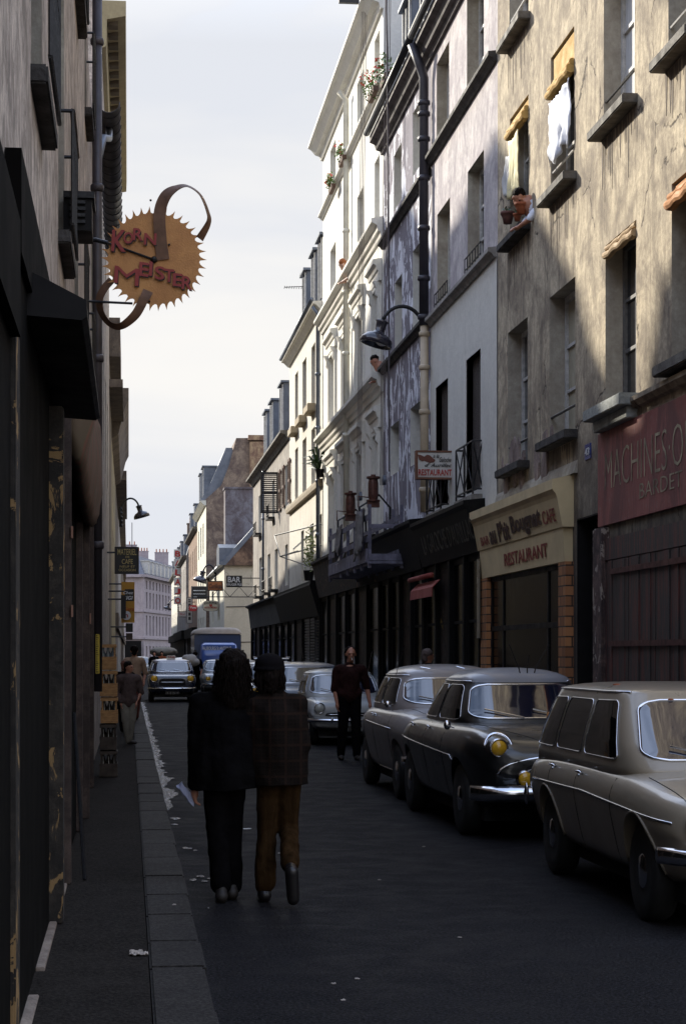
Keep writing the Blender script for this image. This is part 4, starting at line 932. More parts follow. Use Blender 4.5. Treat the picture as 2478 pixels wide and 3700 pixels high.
def lh(label, y0, y1, zt, X=-.5, co=.3, mat=None):
    h = left(label, y0, y1, zt, [(y, y+1.1, z, z+1.7) for y in [y0+1.5+i*3.4 for i in range(int((y1-y0-1.5)/3.4))] for z in (3.4, 6.0)], mat=mat or P_L4, X=X, depth=7)
    b = MB(); b.box(X-.02, X+co, y0+.05, y1-.05, zt-.35, zt); b.box(X-.02, X+.12, y0+.05, y1-.05, 2.6, 3.2); b.build('cornice', P_L4, h)
    mansard(h, X, y0, y1, zt+.02, NL, 1.2, 1.2, depth=7); return h
lh('dark left house with a shallow cornice and dormers, past the street lamp', 74, 96, 8.6, co=.42)
lh('left house with a stepped cornice far down the street', 96, 128, 8.9, co=.32, mat=P_J)
lh('farthest left house with a flat cornice near the stone block', 128, 190, 9.2, co=.25)
lh('last sooty house before the left corner of the stone block', 190, 240, 9.0, co=.2, mat=P_J)
# unseen blocks added behind the left fronts, outline shaped to shade the street
def rear(label, x0, x1, pts, mat=P_J):
    t = thing('shade_block', label, 'building', ((x0+x1)/2, pts[0][0], 0), 0)
    b = MB(); b.prism([(p[0], p[1]) for p in pts]+[(pts[-1][0], 0), (pts[0][0], 0)], 0, x0, x1); b.build('wall', mat, t)
    b = MB(); b.box((x0+x1)/2-.4, (x0+x1)/2+.4, pts[0][0]+.5, pts[0][0]+1.2, max(p[1] for p in pts)-1, max(p[1] for p in pts)-.3); b.build('chimney', P_H, t); return t
rear('unseen stepped shade block added behind the near left house', -6, -2.5, [(8, 13.6), (24.8, 13.0), (30.2, 12.7), (31.1, 12.7), (31.6, 11.8), (32.3, 10.4)])
rear('unseen tall shade block added behind the dentilled left house', -6, -2.5, [(32.3, 10.4), (34.6, 11.4), (36.4, 12.4), (40.1, 16.6), (45.5, 15.7), (49.8, 18.1), (55.4, 16.5), (60.6, 14.9), (65.3, 10.9)])
rear('unseen low shade block added behind the far left houses', -6, -2.5, [(65.3, 10.9), (68.8, 11.8), (76.8, 11.9), (95.8, 9.7), (130, 9.3)])
# ================= things on the fronts
# --- saw blade sign
M_saw = pm('rusty_ochre_steel', (.66, .33, .11), .6, .0, var=.35, vs=3, bs=.25, bsc=60, c2=(.48, .22, .08))
M_sawd = pm('dark_rusty_band', (.19, .10, .06), .55, .2, var=.5, vs=6)
M_pred = pm('brick_red_letter', (.34, .035, .035), .5, var=.2); M_blk = pm('black_line', (.02, .015, .012), .6)
YS = 19.0; cxs, czs = xat(557, YS), zat(557, 935, YS); pps = FP/19.0/1.003
rS = 167/pps
sg = thing('saw_blade_sign', 'rusty round saw blade sign with red lettering and looped band saws', 'sign', (cxs, YS, czs))
b = MB(); nT = 38; pts = []
for i in range(nT):
    a = -2*math.pi*i/nT
    for fa, fr in ((0, 1.13), (.10, .99), (.35, .972), (.65, 1.0), (.88, 1.06)):
        an = a-2*math.pi*fa/nT*.98; pts.append((cxs+rS*fr*math.cos(an), czs+rS*fr*math.sin(an)))
b.prism(pts, 1, YS-.004, YS+.004); b.build('blade', M_saw, sg)
def band(cpts, name, mat, wd, seg=20):                # ribbon following points (px,py,dy), flat side turning
    # Catmull-Rom
    P_ = [Vector((xat(p[0], YS), YS+p[2], zat(p[0], p[1], YS))) for p in cpts]; out_ = []
    for i in range(len(P_)-1):
        p0, p1, p2, p3 = P_[max(i-1, 0)], P_[i], P_[i+1], P_[min(i+2, len(P_)-1)]
        for k in range(16):
            t = k/16; out_.append(.5*((2*p1)+(-p0+p2)*t+(2*p0-5*p1+4*p2-p3)*t*t+(-p0+3*p1-3*p2+p3)*t**3))
    out_.append(P_[-1]); b = MB(); S_ = []
    for i, p in enumerate(out_):
        d = (out_[min(i+1, len(out_)-1)]-out_[max(i-1, 0)]).normalized(); f = wd[0]+(wd[1]-wd[0])*i/(len(out_)-1) if isinstance(wd, tuple) else wd[i]
        s_ = d.cross(Vector((0, 1, 0))).normalized(); j_ = min(len(cpts)-2, i//16); tw = cpts[j_][3]+(cpts[j_+1][3]-cpts[j_][3])*min(1, i/16-j_)
        s_ = (s_*math.cos(tw)+Vector((0, 1, 0))*math.sin(tw)).normalized(); n_ = d.cross(s_)
        S_.append([p+s_*f+n_*.003, p-s_*f+n_*.003, p-s_*f-n_*.003, p+s_*f-n_*.003])
    b.loft(S_); return b.build(name, mat, sg)
band([(590, 940, -.02, 0), (580, 860, -.03, 0), (578, 770, -.04, 0), (600, 710, -.04, .3), (640, 678, 0, .9), (680, 671, .02, 1.2), (725, 700, .05, 1.25), (752, 760, .06, 1.2), (755, 800, .05, 1.1), (722, 862, .01, .6)], 'band_saw', M_sawd, (.062, .045))
band([(536, 1052, -.02, 0), (530, 1066, -.03, 0), (520, 1085, -.05, .2), (490, 1140, -.05, .4), (440, 1180, -.04, .9), (400, 1172, 0, 1.1), (368, 1130, .03, .9), (360, 1080, .04, .4), (378, 1040, .03, .2), (405, 1010, .02, 0)], 'lower_band_saw', M_sawd, (.050, .036))
def at(px, py, Y, dy=0): return Vector((xat(px, Y), Y+dy, zat(px, py, Y)))
def faced(s, px0, py0, px1, hpx, Y, mat, parent, hgt2=None, **k):   # text on a board facing us, from (px0,py0 baseline) to px1
    a, c = at(px0, py0, Y), at(px1, py0, Y); hh = zat(px0, py0-hpx, Y)-a.z
    return text(s, a, (1, 0, 0), (0, 0, 1), (c-a).length, hh, mat, parent, **k)
def wob(s0, px0, py0, px1, py1, h0, h1):              # letters one by one rising/falling
    n_ = len(s0)
    for i, ch in enumerate(s0):
        u = i/(n_-1); wd = (px1-px0)/n_*.92; px = px0+(px1-px0)*i/n_; py = py0+(py1-py0)*u; h = h0[i]
        for m_, dx, dy, off in ((M_blk, 3, 4, .045), (M_pred, 0, 0, .03)):
            text(ch, at(px+dx, py+dy, YS-.006 if m_ is M_blk else YS-.012), (1, 0, -.10 if i % 2 else .02), (.05, 0, 1), wd/pps, h/pps, m_, sg, off=off, extr=.003)
for a in [('K', 402, 908, 52, 78), ('O', 446, 880, 34, 42), ('R', 480, 868, 36, 44), ('N', 520, 884, 44, 42), ('M', 412, 1022, 88, 62), ('E', 502, 996, 34, 50), ('I', 538, 996, 12, 52), ('S', 558, 1008, 36, 48), ('T', 592, 1016, 36, 46), ('E', 624, 1032, 34, 46), ('R', 656, 1044, 38, 48)]:
    for m_, dx, dy, off, yo in ((M_blk, 3, 4.5, .03, .024), (M_pred, 0, 0, .022, .029)):
        text(a[0], at(a[1]+dx, a[2]+dy, YS-yo), (1, 0, -.12 if a[2] > 990 else -.02), (.06, 0, 1), a[3]/pps, a[4]/pps, m_, sg, off=(0 if a[0] == 'M' else off), extr=.002)
b = MB()
p0, p1, p2 = at(238, 864, YS, 0), at(345, 866, YS, 0), at(557, 940, YS, -.02)
p0.x = XL+.01; b.tube([p0, p1, at(390, 880, YS, -.02)], .022, 8); b.tube([at(370, 872, YS, -.02), p2], .011, 6); b.sph(tuple(p2), .035, 10, 6)
q = at(345, 1088, YS, 0); q.x = XL+.01; b.tube([q, at(480, 1095, YS, .02)], .012, 6)
for px, py in ((545, 725), (612, 885), (590, 770), (540, 1090)): b.sph(tuple(at(px, py, YS, -.015)), .012, 6, 4)
b.build('bracket', M_iron, sg)
# --- wall lamps
def lamp(label, Xw, Y, Zt, s, reach, n, name='street_lamp', grp=None):
    t = thing(name, label, 'street lamp', (Xw, Y, Zt), 0, grp)
    b = MB(); X = lambda a: Xw+n*a
    pts = [(X(.02), Y, Zt-.62*s), (X(.05), Y, Zt-.25*s)]+[(X(.10+reach*(.5-.5*math.cos(a)) if False else .06+(reach-.06)*(.5-.5*math.cos(a))), Y, Zt-.25*s+.47*s*math.sin(a)) for a in [math.pi*k/14*.86 for k in range(1, 15)]]
    b.tube(pts, .035*s, 10); b.tube([(X(.02), Y, Zt-.85*s), (X(.03), Y, Zt-.1*s)], .05*s, 8)
    for k in range(5): b.sph((X(.05), Y, Zt-.8*s+k*.15*s), .06*s, 8, 6)
    b.build('arm', M_iron, t, True)
    hx, _, hz = pts[-1]
    b = MB(); b.lathe([(.05*s, .02*s), (.13*s, -.02*s), (.10*s, -.05*s), (.09*s, -.20*s), (.12*s, -.24*s), (.22*s, -.28*s), (.29*s, -.36*s), (.31*s, -.46*s), (.27*s, -.46*s), (.20*s, -.33*s)], (0, 0, 0), 'z', 24)
    me = b.mesh(); me.transform(Matrix.Translation((hx, Y, hz)) @ Matrix.Rotation(R(16)*n*-1, 4, 'Y')); finish(me, 'lamp_head', pm('glossy_black_enamel', (.03, .028, .04), .25, .1, coat=.5), t, True)
    b = MB(); b.sph((hx-n*0, Y, hz-.38*s), (.12*s, .12*s, .08*s)); b.build('bulb', M_glow, t, True)
    return t
yl = YB1+.45
lamp('black enamelled swan neck lamp above the clog restaurant sign', XR, yl, zx(1545, 1160, XR)+.05, 1.0, .86, -1)
lamp('small dark street lamp on the left wall against the sky', -.28, 62.0, zat(480, 1822, 62), .85, .62, 1)
lamp('distant bent lamp on the beige far house, above the oval hotel sign', XG, 107.0, zat(715, 2060, 107), 1.35, .75, -1)
lamp('tiny dark lamp just left of the tall vertical red lettered sign', 4.4, 172.0, zat(615, 2178, 172), 1.2, .9, -1)
# --- hanging board signs
M_bsign = pm('black_sign_board', (.012, .012, .014), .4); M_wsign = pm('white_sign_board', (.58, .56, .52), .45, var=.15); M_wl = pm('white_letter', (.75, .75, .76), .5)
def board(name, label, px0, py0, px1, py1, Y, mat, frame=None, th=.08, X0=None):
    a, c = at(px0, py1, Y), at(px1, py0, Y); t = thing(name, label, 'sign', ((a.x+c.x)/2, Y, a.z))
    b = MB(); b.box(a.x, c.x, Y-th/2, Y+th/2, a.z, c.z); b.build('board', mat, t, bev=.006)
    if frame:
        b = MB(); f = .03*(1 if Y < 50 else 1.4)
        b.box(a.x-f, c.x+f, Y-th/2-.012, Y+th/2+.01, c.z, c.z+f); b.box(a.x-f, c.x+f, Y-th/2-.012, Y+th/2+.01, a.z-f, a.z); b.box(a.x-f, a.x, Y-th/2-.012, Y+th/2+.01, a.z, c.z); b.box(c.x, c.x+f, Y-th/2-.012, Y+th/2+.01, a.z, c.z); b.build('frame', frame, t)
    return t, a, c
YGs = 32.2
t, a, c = board('hanging_sign', 'white clog restaurant sign with a brown shoe and red RESTAURANT lettering', 1506, 1637, 1636, 1726, YGs, M_wsign, pm('rust_frame', (.16, .06, .03), .6), .16)
YT = YGs-.085
for s_, px0, py0, px1, h, mt, kw in (('RESTAURANT', 1511, 1718, 1631, 23, pm('red_sign_letter', (.42, .03, .02), .5), dict(off=.022)), ("d' Aurillac", 1534, 1687, 1631, 14, M_blk, dict(shear=.35, off=.01)), ('Galoche', 1586, 1669, 1629, 17, M_blk, dict(shear=.35, off=.01)), ('a la', 1564, 1654, 1586, 13, M_blk, dict(shear=.35, off=.01))):
    faced(s_, px0, py0, px1, h, YT, mt, t, **kw)
sh_pts = [(1508, 1642), (1520, 1644), (1532, 1650), (1542, 1643), (1552, 1645), (1562, 1654), (1572, 1662), (1568, 1670), (1552, 1672), (1540, 1668), (1532, 1664), (1526, 1667), (1514, 1662)]
b = MB(); b.prism([(at(p[0], p[1], YT).x, at(p[0], p[1], YT).z) for p in sh_pts], 1, YT-.004, YT+.006); b.build('painted_shoe', pm('brown_paint', (.16, .05, .03), .6), t)
b = MB(); b.tube([(c.x, YGs, c.z-.05), (XR, YGs, c.z-.05)], .015, 6); b.tube([(c.x, YGs, a.z+.08), (XR, YGs, a.z+.08)], .015, 6)
b.build('bracket', M_iron, t)
t, a, c = board('hanging_sign', 'black BAR sign with small white beer lettering on an iron bracket', 818, 2080, 875, 2120, 80.0, M_bsign)
faced('BAR', 824, 2104, 869, 20, 79.95, M_wl, t, off=.01); faced('KRUGER PILS', 820, 2116, 873, 8, 79.95, M_wl, t, off=.015)
b = MB()
for z in (c.z-.1, a.z-.0, a.z-.42): b.tube([(a.x-(.0 if z > a.z-.2 else 1.2), 80, z), (XR, 80, z)], .02, 5)
for k in range(4): x = a.x-.6+k*.75; b.tube([(x, 80, a.z-.42), (x+.38, 80, a.z), (x+.75, 80, a.z-.42)], .014, 5)
b.build('bracket', M_iron, t)
t, a, c = board('hanging_sign', 'orange brown board with dark script beside the black BAR sign', 752, 2102, 803, 2132, 99.5, pm('orange_sign', (.30, .10, .03), .5), M_blk)
faced('Carillon', 756, 2126, 799, 17, 99.4, pm('dark_orange_letter', (.07, .02, .01), .5), t, shear=.2, off=.02)
b = MB(); b.tube([(c.x, 99.5, c.z-.1), (XG, 99.5, c.z-.1)], .03, 5); b.build('bracket', M_iron, t)
t, a, c = board('hanging_sign', 'dark board with faded white lines left of the orange board', 694, 2121, 748, 2162, 113.0, M_bsign, M_framed)
for i, (y_, h_) in enumerate(((2136, 9), (2148, 8), (2158, 6))): faced('mmnmmm' if False else '~~~~~~', 699, y_, 743, h_*.5, 112.9, M_wl, t, off=.05)
b = MB(); b.tube([(c.x, 113, c.z-.1), (XG, 113, c.z-.1)], .03, 5); b.build('bracket', M_iron, t)
# oval hotel sign
def oval(name, label, px0, py0, px1, py1, Y, mat, p=3.5, th=.12):
    a, c = at(px0, py1, Y), at(px1, py0, Y); cx_, cz_ = (a.x+c.x)/2, (a.z+c.z)/2; t = thing(name, label, 'sign', (cx_, Y, a.z))
    for nm, s_, m_, d in (('rim', 1.0, M_framed, 0), ('face', .93, mat, .012)):
        q = [(cx_+(c.x-a.x)/2*s_*math.copysign(abs(math.cos(v))**(2/p), math.cos(v)), cz_+(c.z-a.z)/2*s_*math.copysign(abs(math.sin(v))**(2/p), math.sin(v))) for v in [2*math.pi*k/36 for k in range(36)]]
        b = MB(); b.prism(q, 1, Y-th/2-d, Y+th/2+d); b.build(nm, m_, t)
    return t, a, c
t, a, c = oval('hotel_sign', 'cream rounded oval hotel sign with red lettering and a heart', 733, 2170, 791, 2209, 105.0, pm('cream_sign', (.62, .56, .42), .4))
M_hr = pm('hotel_red', (.42, .04, .03), .4)
faced('EXCELSIOR', 739, 2184, 785, 9, 104.9, M_blk, t, off=.03, warp=lambda u, q: (u, q*.8+.35*math.sin(u*math.pi))); faced('HOTEL MEUBLE', 740, 2198, 784, 6, 104.9, M_hr, t, off=.03); faced('♥', 756, 2193, 768, 10, 104.88, M_hr, t, off=.02)
faced('31 RUE DE LAPPE', 742, 2205, 783, 4, 104.9, M_blk, t, off=.02) if False else None
b = MB(); b.tube([(c.x, 105, c.z-.2), (XG, 105, c.z-.2)], .03, 5); b.build('bracket', M_iron, t)
t, a, c = oval('round_sign', 'small red rounded sign with white lettering', 682, 2186, 713, 2209, 130.5, pm('bright_red_sign', (.45, .02, .03), .35))
faced('Vega', 687, 2202, 709, 11, 130.4, M_wl, t, off=.02)
b = MB(); b.tube([(c.x, 130.5, (a.z+c.z)/2), (XH, 130.5, (a.z+c.z)/2)], .03, 5); b.build('bracket', M_iron, t)
t, a, c = board('hanging_sign', 'little white sign with a red word below the tall red lettered sign', 646, 2211, 675, 2228, 150.5, M_wsign, M_blk)
faced('Bal', 651, 2222, 669, 7, 150.4, M_hr, t); b = MB(); b.tube([(c.x, 150.5, c.z-.1), (4.6, 150.5, c.z-.1)], .03, 5); b.build('bracket', M_iron, t)
t, a, c = board('vertical_sign', 'thin white sign with a column of dark marks right of the tall red lettered sign', 677, 2160, 694, 2250, 135.0, M_wsign, M_framed)
for i, ch in enumerate('=-=--'): faced(ch, 681, 2176+i*16, 690, 11, 134.9, M_blk, t, off=.02)
b = MB(); b.tube([(c.x, 135, c.z-.3), (XH, 135, c.z-.3)], .03, 5); b.build('bracket', M_iron, t)
# BALAJO
YB_ = 165.0; a, c = at(629, 2186, YB_), at(655, 1983, YB_)
t = thing('vertical_sign', 'tall vertical sign of six white lamp boxes with red letters', 'sign', ((a.x+c.x)/2, YB_, a.z))
b = MB(); b.box(c.x-.12, c.x+.12, YB_-.05, YB_+.15, a.z, c.z); b.build('back_frame', M_framed, t)
hh = (c.z-a.z)/6
for i, ch in enumerate('BALAJO'):
    z = c.z-hh*(i+1); b = MB(); b.box(a.x, c.x, YB_-.15, YB_+.1, z+.08*hh, z+.92*hh); bx = b.build('letter_box', M_wsign, t)
    py = 2186-(186+17)/6*(5-i); text(ch, Vector((a.x+.08, YB_-.17, z+.18*hh)), (1, 0, -.12), (.05, 0, 1), (c.x-a.x)*.78, hh*.62, pm('lamp_box_red', (.5, .03, .03), .4), bx, off=.035)
b = MB()
for z in (a.z+.5, (a.z+c.z)/2, c.z-.5): b.tube([(c.x, YB_, z), (4.6, YB_, z)], .03, 5)
b.build('bracket', M_iron, t)
# left signs
t, a, c = board('hanging_sign', 'black board with yellow MATERIEL DE CAFE lettering on the left', 420, 1981, 498, 2069, 45.0, M_bsign, M_blk)
M_yl = pm('pale_yellow_letter', (.55, .42, .16), .5)
for s_, px0, py0, px1, h in (('MATERIEL', 426, 2005, 494, 22), ('DE', 455, 2016, 469, 7), ('CAFE', 441, 2038, 481, 18), ('NEUF ET', 434, 2051, 489, 8), ('OCCASION', 430, 2064, 491, 9)): faced(s_, px0, py0, px1, h, 44.95, M_yl, t, off=.008)
b = MB(); b.tube([(XL, 45, c.z-.1), (a.x, 45, c.z-.1)], .02, 5); b.build('bracket', M_iron, t)
t, a, c = board('hanging_sign', 'tall yellow cafe sign with a white disc on the left wall', 440, 2103, 487, 2250, 50.0, pm('amber_sign', (.50, .25, .02), .4))
faced('Biere', 448, 2208, 486, 16, 49.94, pm('red_script', (.42, .08, .01), .5), t, shear=.3, off=.01)
b = MB(); b.lathe([(0.001, -.01), (.115, -.01), (.115, .01), (.001, .01)], tuple(at(458, 2224, 49.93)), 'y', 24); b.build('disc', M_wl, t)
faced('n', 452, 2231, 464, 12, 49.9, M_hr, t, off=.02); b = MB(); b.tube([(XL, 50, c.z-.05), (a.x, 50, c.z-.05)], .02, 5); b.build('bracket', M_iron, t)
t, a, c = board('hanging_sign', 'small black box sign with white letters in front of the yellow sign', 452, 2129, 485, 2172, 49.0, M_bsign, None, .1)
faced('Chez', 446, 2147, 483, 11, 48.94, M_wl, t, shear=.2, off=.02); faced('GIGI', 444, 2167, 481, 14, 48.94, M_wl, t, shear=.2, off=.02)
b = MB(); b.tube([(XL, 49, c.z-.05), (a.x, 49, c.z-.05)], .02, 5); b.build('bracket', M_iron, t)
for i, (p0, q0, p1, q1, Y, lb) in enumerate(((455, 2252, 481, 2284, 54, 'dark rounded box sign under the yellow cafe sign'), (456, 2288, 480, 2312, 56, 'small brown box sign low on the left wall'), (438, 2150, 456, 2235, 47, 'black shutter like sign left of the yellow cafe sign'))):
    t, a, c = board('box_sign', lb, p0, q0, p1, q1, Y, (M_bsign, pm('brown_sign', (.05, .03, .02), .5), M_bsign)[i], None, .2)
    b = MB(); b.tube([(XL, Y, c.z-.1), (a.x, Y, c.z-.1)], .02, 5); b.build('bracket', M_iron, t)
t, a, c = board('strip_sign', 'narrow yellow strip marked with black ticks on the left shop post', 346, 2291, 361, 2435, 21.5, pm('yellow_strip', (.52, .38, .03), .5), None, .01)
b = MB()
for k in range(18): z = a.z+.02+(c.z-a.z-.04)*k/17; b.box(a.x+.006, a.x+(.024 if k % 4 else .034), 21.488, 21.495, z, z+.007)
b.build('ticks', M_blk, t)
# red diamond tobacco sign
Yd = 76.0; p = at(1022, 2100, Yd); t = thing('diamond_sign', 'red tapering tobacco sign on a bracket over the dark shops', 'sign', tuple(p))
zt2, zb2, zm2 = zat(1015, 2032, Yd), zat(1028, 2130, Yd), zat(1022, 2082, Yd)
b = MB(); w2 = .14
b.add([(p.x, Yd, zt2), (p.x-w2*.5, Yd-w2*.6, zm2), (p.x+w2*1.2, Yd-w2*.6, zm2), (p.x+w2*1.2, Yd+w2, zm2), (p.x-w2*.5, Yd+w2, zm2), (p.x+.1, Yd, zb2)], [(0, 1, 2), (0, 2, 3), (0, 3, 4), (0, 4, 1), (5, 2, 1), (5, 3, 2), (5, 4, 3), (5, 1, 4)])
b.build('red_cone', pm('signal_red', (.55, .03, .02), .35), t); b = MB(); b.tube([(p.x, Yd, zm2), (XR, Yd, zm2)], .025, 5); b.tube([(p.x+.3, Yd, zm2), (XR, Yd, zm2-.8)], .02, 5); b.build('bracket', M_iron, t)
# folded awning rods on the plain white house
t = thing('awning_rods', 'bare iron awning frame on the plain white house', 'awning frame', (XR, 58, 5))
ya, yb3 = yx(1163, XR), yx(1080, XR); zr = 5.25; b = MB(); b.tube([(XR-.02, ya, zr+.05), (XR-.55, yb3+3, zr+.35), (XR-.6, yb3, zr-.5)], .022, 6); b.tube([(XR-.02, ya, zr-.55), (XR-.6, yb3, zr-.5)], .02, 6); b.tube([(XR-.02, ya+2, zr-1.1), (XR-.6, yb3, zr-.5)], .02, 6); b.tube([(XR-.6, yb3, zr-.5), (XR, yb3+.3, zr-.3)], .02, 6)
b.build('rods', M_iron, t)
# antenna on the roof
t = thing('tv_aerial', 'rooftop television aerial against the sky', 'aerial', (XR+.6, 61, 13.5))
pa = at(1100, 1010, 60); b = MB(); b.tube([(pa.x, 60, 12.5), (pa.x, 60, zat(1100, 985, 60))], .018, 5)
for py, l0, l1 in ((1038, 1028, 1098), (993, 1085, 1128)):
    q0, q1 = at(l0, py, 60), at(l1, py-3, 60); b.tube([q0, q1], .012, 5)
    for k in range(9):
        x = q0.x+(q1.x-q0.x)*k/8; b.tube([(x, 59.8, q0.z), (x, 60.2, q0.z)], .007, 4); b.tube([(x, 60, q0.z-.04), (x, 60, q0.z+.04)], .007, 4)
b.build('aerial', M_iron, t)
# --- painters' cradle
cr = thing('suspended_cradle', 'weathered wooden painters cradle hanging over the black shops', 'scaffold', (4.95, 40, 3.4))
M_cr = pm('lavender_grey_timber', (.20, .19, .25), .8, var=.5, vs=6, bs=.4, stretch=(1, 1, 1))
xi, xo2 = 5.22, 4.60; ya, yb3 = 36.9, 44.2; zf = 3.45
b = MB(); b.box(xo2, xi, ya, yb3, zf-.08, zf)
b.build('platform', M_cr, cr)
b = MB()
for x in (xo2, xi):
    for k, yy in enumerate((ya, ya+1.2, ya+2.4, ya+3.7, ya+5.0, yb3-.05)): b = MB(); b.box(x-.03, x+.03, yy, yy+.09, zf-.14, zf+(1.08 if k in (0, 1, 5) else .92)); b.build('upright', M_cr, cr)
b = MB()
for x in (xo2, xi):
    for z in (zf+.78, zf+.36): b.box(x-.045, x-.031, ya-.03, yb3+.02, z, z+.11)
    b.box(x-.05, x-.031, ya+.1, yb3, zf-.02, zf+.24)
b.box(xo2-.03, xi+.03, ya-.05, ya-.02, zf+.0, zf+.13); b.box(xo2-.03, xi+.03, ya-.05, ya-.03, zf+.62, zf+.70); b.box(xo2-.06, xi+.06, ya-.07, ya-.03, zf-.06, zf-.01)
b.box(xo2-.03, xi+.03, yb3+.05, yb3+.08, zf+.0, zf+.2); b.build('rail', M_cr, cr)
Yw = (38.6, 42.6)
for i, yy in enumerate(Yw):
    wn = MB(); x = 5.0; z = zf+1.15
    wn.tube([(xo2, yy, zf), (xo2, yy, z), (x, yy, z+.25), (xi, yy, z), (xi, yy, zf)], .025, 6)
    fr = wn.build('stirrup', M_iron, cr)
    q = MB(); q.lathe([(.14, 0), (.14, .03), (.09, .04), (.105, .12), (.105, .36), (.09, .44), (.135, .46), (.135, .50), (.05, .5), (.05, .54)], (x-.12, yy, z+.12), 'z', 12); q.box(x-.24, x, yy-.07, yy+.07, z, z+.14); q.tube([(x-.2, yy, z+.2), (x-.42, yy, z+.22), (x-.42, yy, z+.0)], .014, 5)
    q.build('winch', pm('rusty_red_winch', (.13, .05, .035), .5, .3, var=.6, vs=10), fr)
    q = MB(); q.lathe([(.02, -.04), (.10, -.03), (.10, .03), (.02, .04)], (x+.1, yy, z+.55), 'x', 14); q.build('pulley', M_zinc, fr)
    q = MB()
    for j in range(4): q.tube([(x+.02+.03*j, yy+.03*j, z+.45), (x+.06+.035*j, yy-.6, 15.7)], .007, 5)
    q.build('rope', pm('hemp_rope', (.16, .13, .12), .9), fr)
q = MB(); q.tube([(XR-.55, 37.8, 16.3), (4.95, 37.8, 16.2)], .05, 6); 
b = MB(); b.box(4.55, 5.9, 37.9, 38.0, 15.85, 15.95); b.box(4.55, 5.9, 41.9, 42.0, 15.85, 15.95); b.build('roof_beam', M_iron, cr)
b = MB(); b.tube([(4.98, 37.5, 16), (5.0, 37.2, 11), (5.03, 37.3, 5.2)], .017, 6); b.build('long_rope', pm('grey_rope', (.10, .085, .09), .9), cr)
M_rag = pm('paint_stained_dust_sheet', (.22, .20, .19), .9, var=.5, vs=9, bs=.5)
def drape(name, label, y0, y1, x, ztop, drop, seed, mat=M_rag):
    def f(u, v):
        y = y0+(y1-y0)*u; dd = drop*(.65+.5*abs(mnoise.noise(Vector((u*2.5, seed, 0)))))
        return (x-.03*math.sin(u*16+seed+v)-.06*v, y+.05*math.sin(v*5), ztop-dd*v+.05*math.cos(u*9))
    return cloth(name, label, f, 22, 12, mat, .015, 'cloth')
drape('dust_sheet', 'large grey dust sheet over the near rail of the cradle', 37.1, 38.5, 4.53, 4.43, 1.05, 2)
drape('rag', 'small dark rag over the far rail of the cradle', 41.2, 42.1, 4.53, 4.38, .8, 6)
b = MB(); b.obox((4.72, 42.3, 4.0), .02, .28, .42, Matrix.Rotation(R(22), 3, 'Y')); tag(b.build('white_board', M_wsign, bev=.01), 'white board leaning on the far end of the cradle', 'board')
b = MB(); b.lathe([(.11, 0), (.13, .28), (.125, .28), (.105, .02)], (4.8, 39.9, zf+.002), 'z', 14); tag(b.build('paint_bucket', M_zinc), 'zinc paint bucket standing on the cradle boards', 'bucket')
# --- plants
def leaves(b, c, r, n_, sz, seed, mi=0, sq=(1, 1, 1)):
    random.seed(seed)
    for k in range(n_):
        d = Vector((random.gauss(0, 1), random.gauss(0, 1), random.gauss(0, 1))).normalized()*r*random.random()**.5
        p = Vector(c)+Vector((d.x*sq[0], d.y*sq[1], d.z*sq[2])); e = Vector((random.uniform(-1, 1), random.uniform(-1, 1), random.uniform(-1, 1))).normalized()*sz; f = e.orthogonal().normalized()*sz*.55
        b.add([p-e, p+f, p+e, p-f], [(0, 1, 2, 3)], mi)
def flowerbox(label, px, py, X, seed, w_=.8, big_=1.0, group='flower boxes on the white house'):
    y = yx(px, X); z = zx(px, py, X); t = thing('flower_box', label, 'flower box', (X, y, z), 0, group)
    b = MB(); b.prism([(X-.02, z), (X-.12, z), (X-.14, z+.10), (X-.02, z+.10)], 1, y-w_/2, y+w_/2); b.build('trough', pm('brown_trough', (.13, .075, .05), .8), t)
    b = MB(); leaves(b, (X-.12, y, z+.26), .22*big_, 130, .045, seed, 0, (.6, 1.9, 1)); b.build('foliage', pm('bright_leaf', (.13, .24, .04), .5, var=.5, vs=20), t)
    b = MB(); leaves(b, (X-.16, y, z+.33), .22*big_, 22, .05, seed+1, 0, (.6, 1.8, 1)); b.build('blossom', M_red, t)
flowerbox('red geraniums high on the white house beside its downpipe', 1210, 690, XR-.1, 3)
flowerbox('small red geraniums at the far top window of the white house', 1248, 590, XR-.1, 5, .9)
flowerbox('tallest red geraniums at the near top window of the white house', 1360, 350, XR-.1, 9, 1.0, 1.5)
flowerbox('leafy green box on the dark eaves of the patchy house', 1405, 300, XR-.2, 14, .8, 1.4)
t = thing('potted_plant', 'spiky green potted plant on the ledge of the plain white house', 'plant', (XR-.1, yx(1156, XR-.1), 6.6))
yy = yx(1156, XR-.1); b = MB(); b.lathe([(.10, 0), (.14, .22), (.12, .22), (.09, .03)], (XR-.1, yy, 6.58), 'z', 12); b.build('pot', M_dark, t)
b = MB(); random.seed(4)
for k in range(34):
    a = random.uniform(0, 6.28); L = random.uniform(.5, 1.0); el_ = random.uniform(.2, 1.2); d = Vector((math.cos(a)*.45-.15, math.sin(a), 0)); p = Vector((XR-.12, yy, 6.78)); s_ = d.orthogonal().normalized()*.035
    m1 = p+d*L*.5+Vector((0, 0, el_*.5)); e1 = p+d*L+Vector((0, 0, el_*.45)); b.add([p-s_, p+s_, m1+s_, m1-s_, e1], [(0, 1, 2, 3), (3, 2, 4)])
b.build('foliage', M_leafd, t)
t = thing('balcony_plant', 'sunlit yellow green climbing plant above the dark shops', 'plant', (XR-.2, yx(1122, XR-.2), 3.75))
yy = yx(1122, XR-.2); b = MB(); b.lathe([(.12, 0), (.16, .3), (.14, .3)], (XR-.25, yy, 3.75), 'z', 10); b.build('pot', M_dark, t)
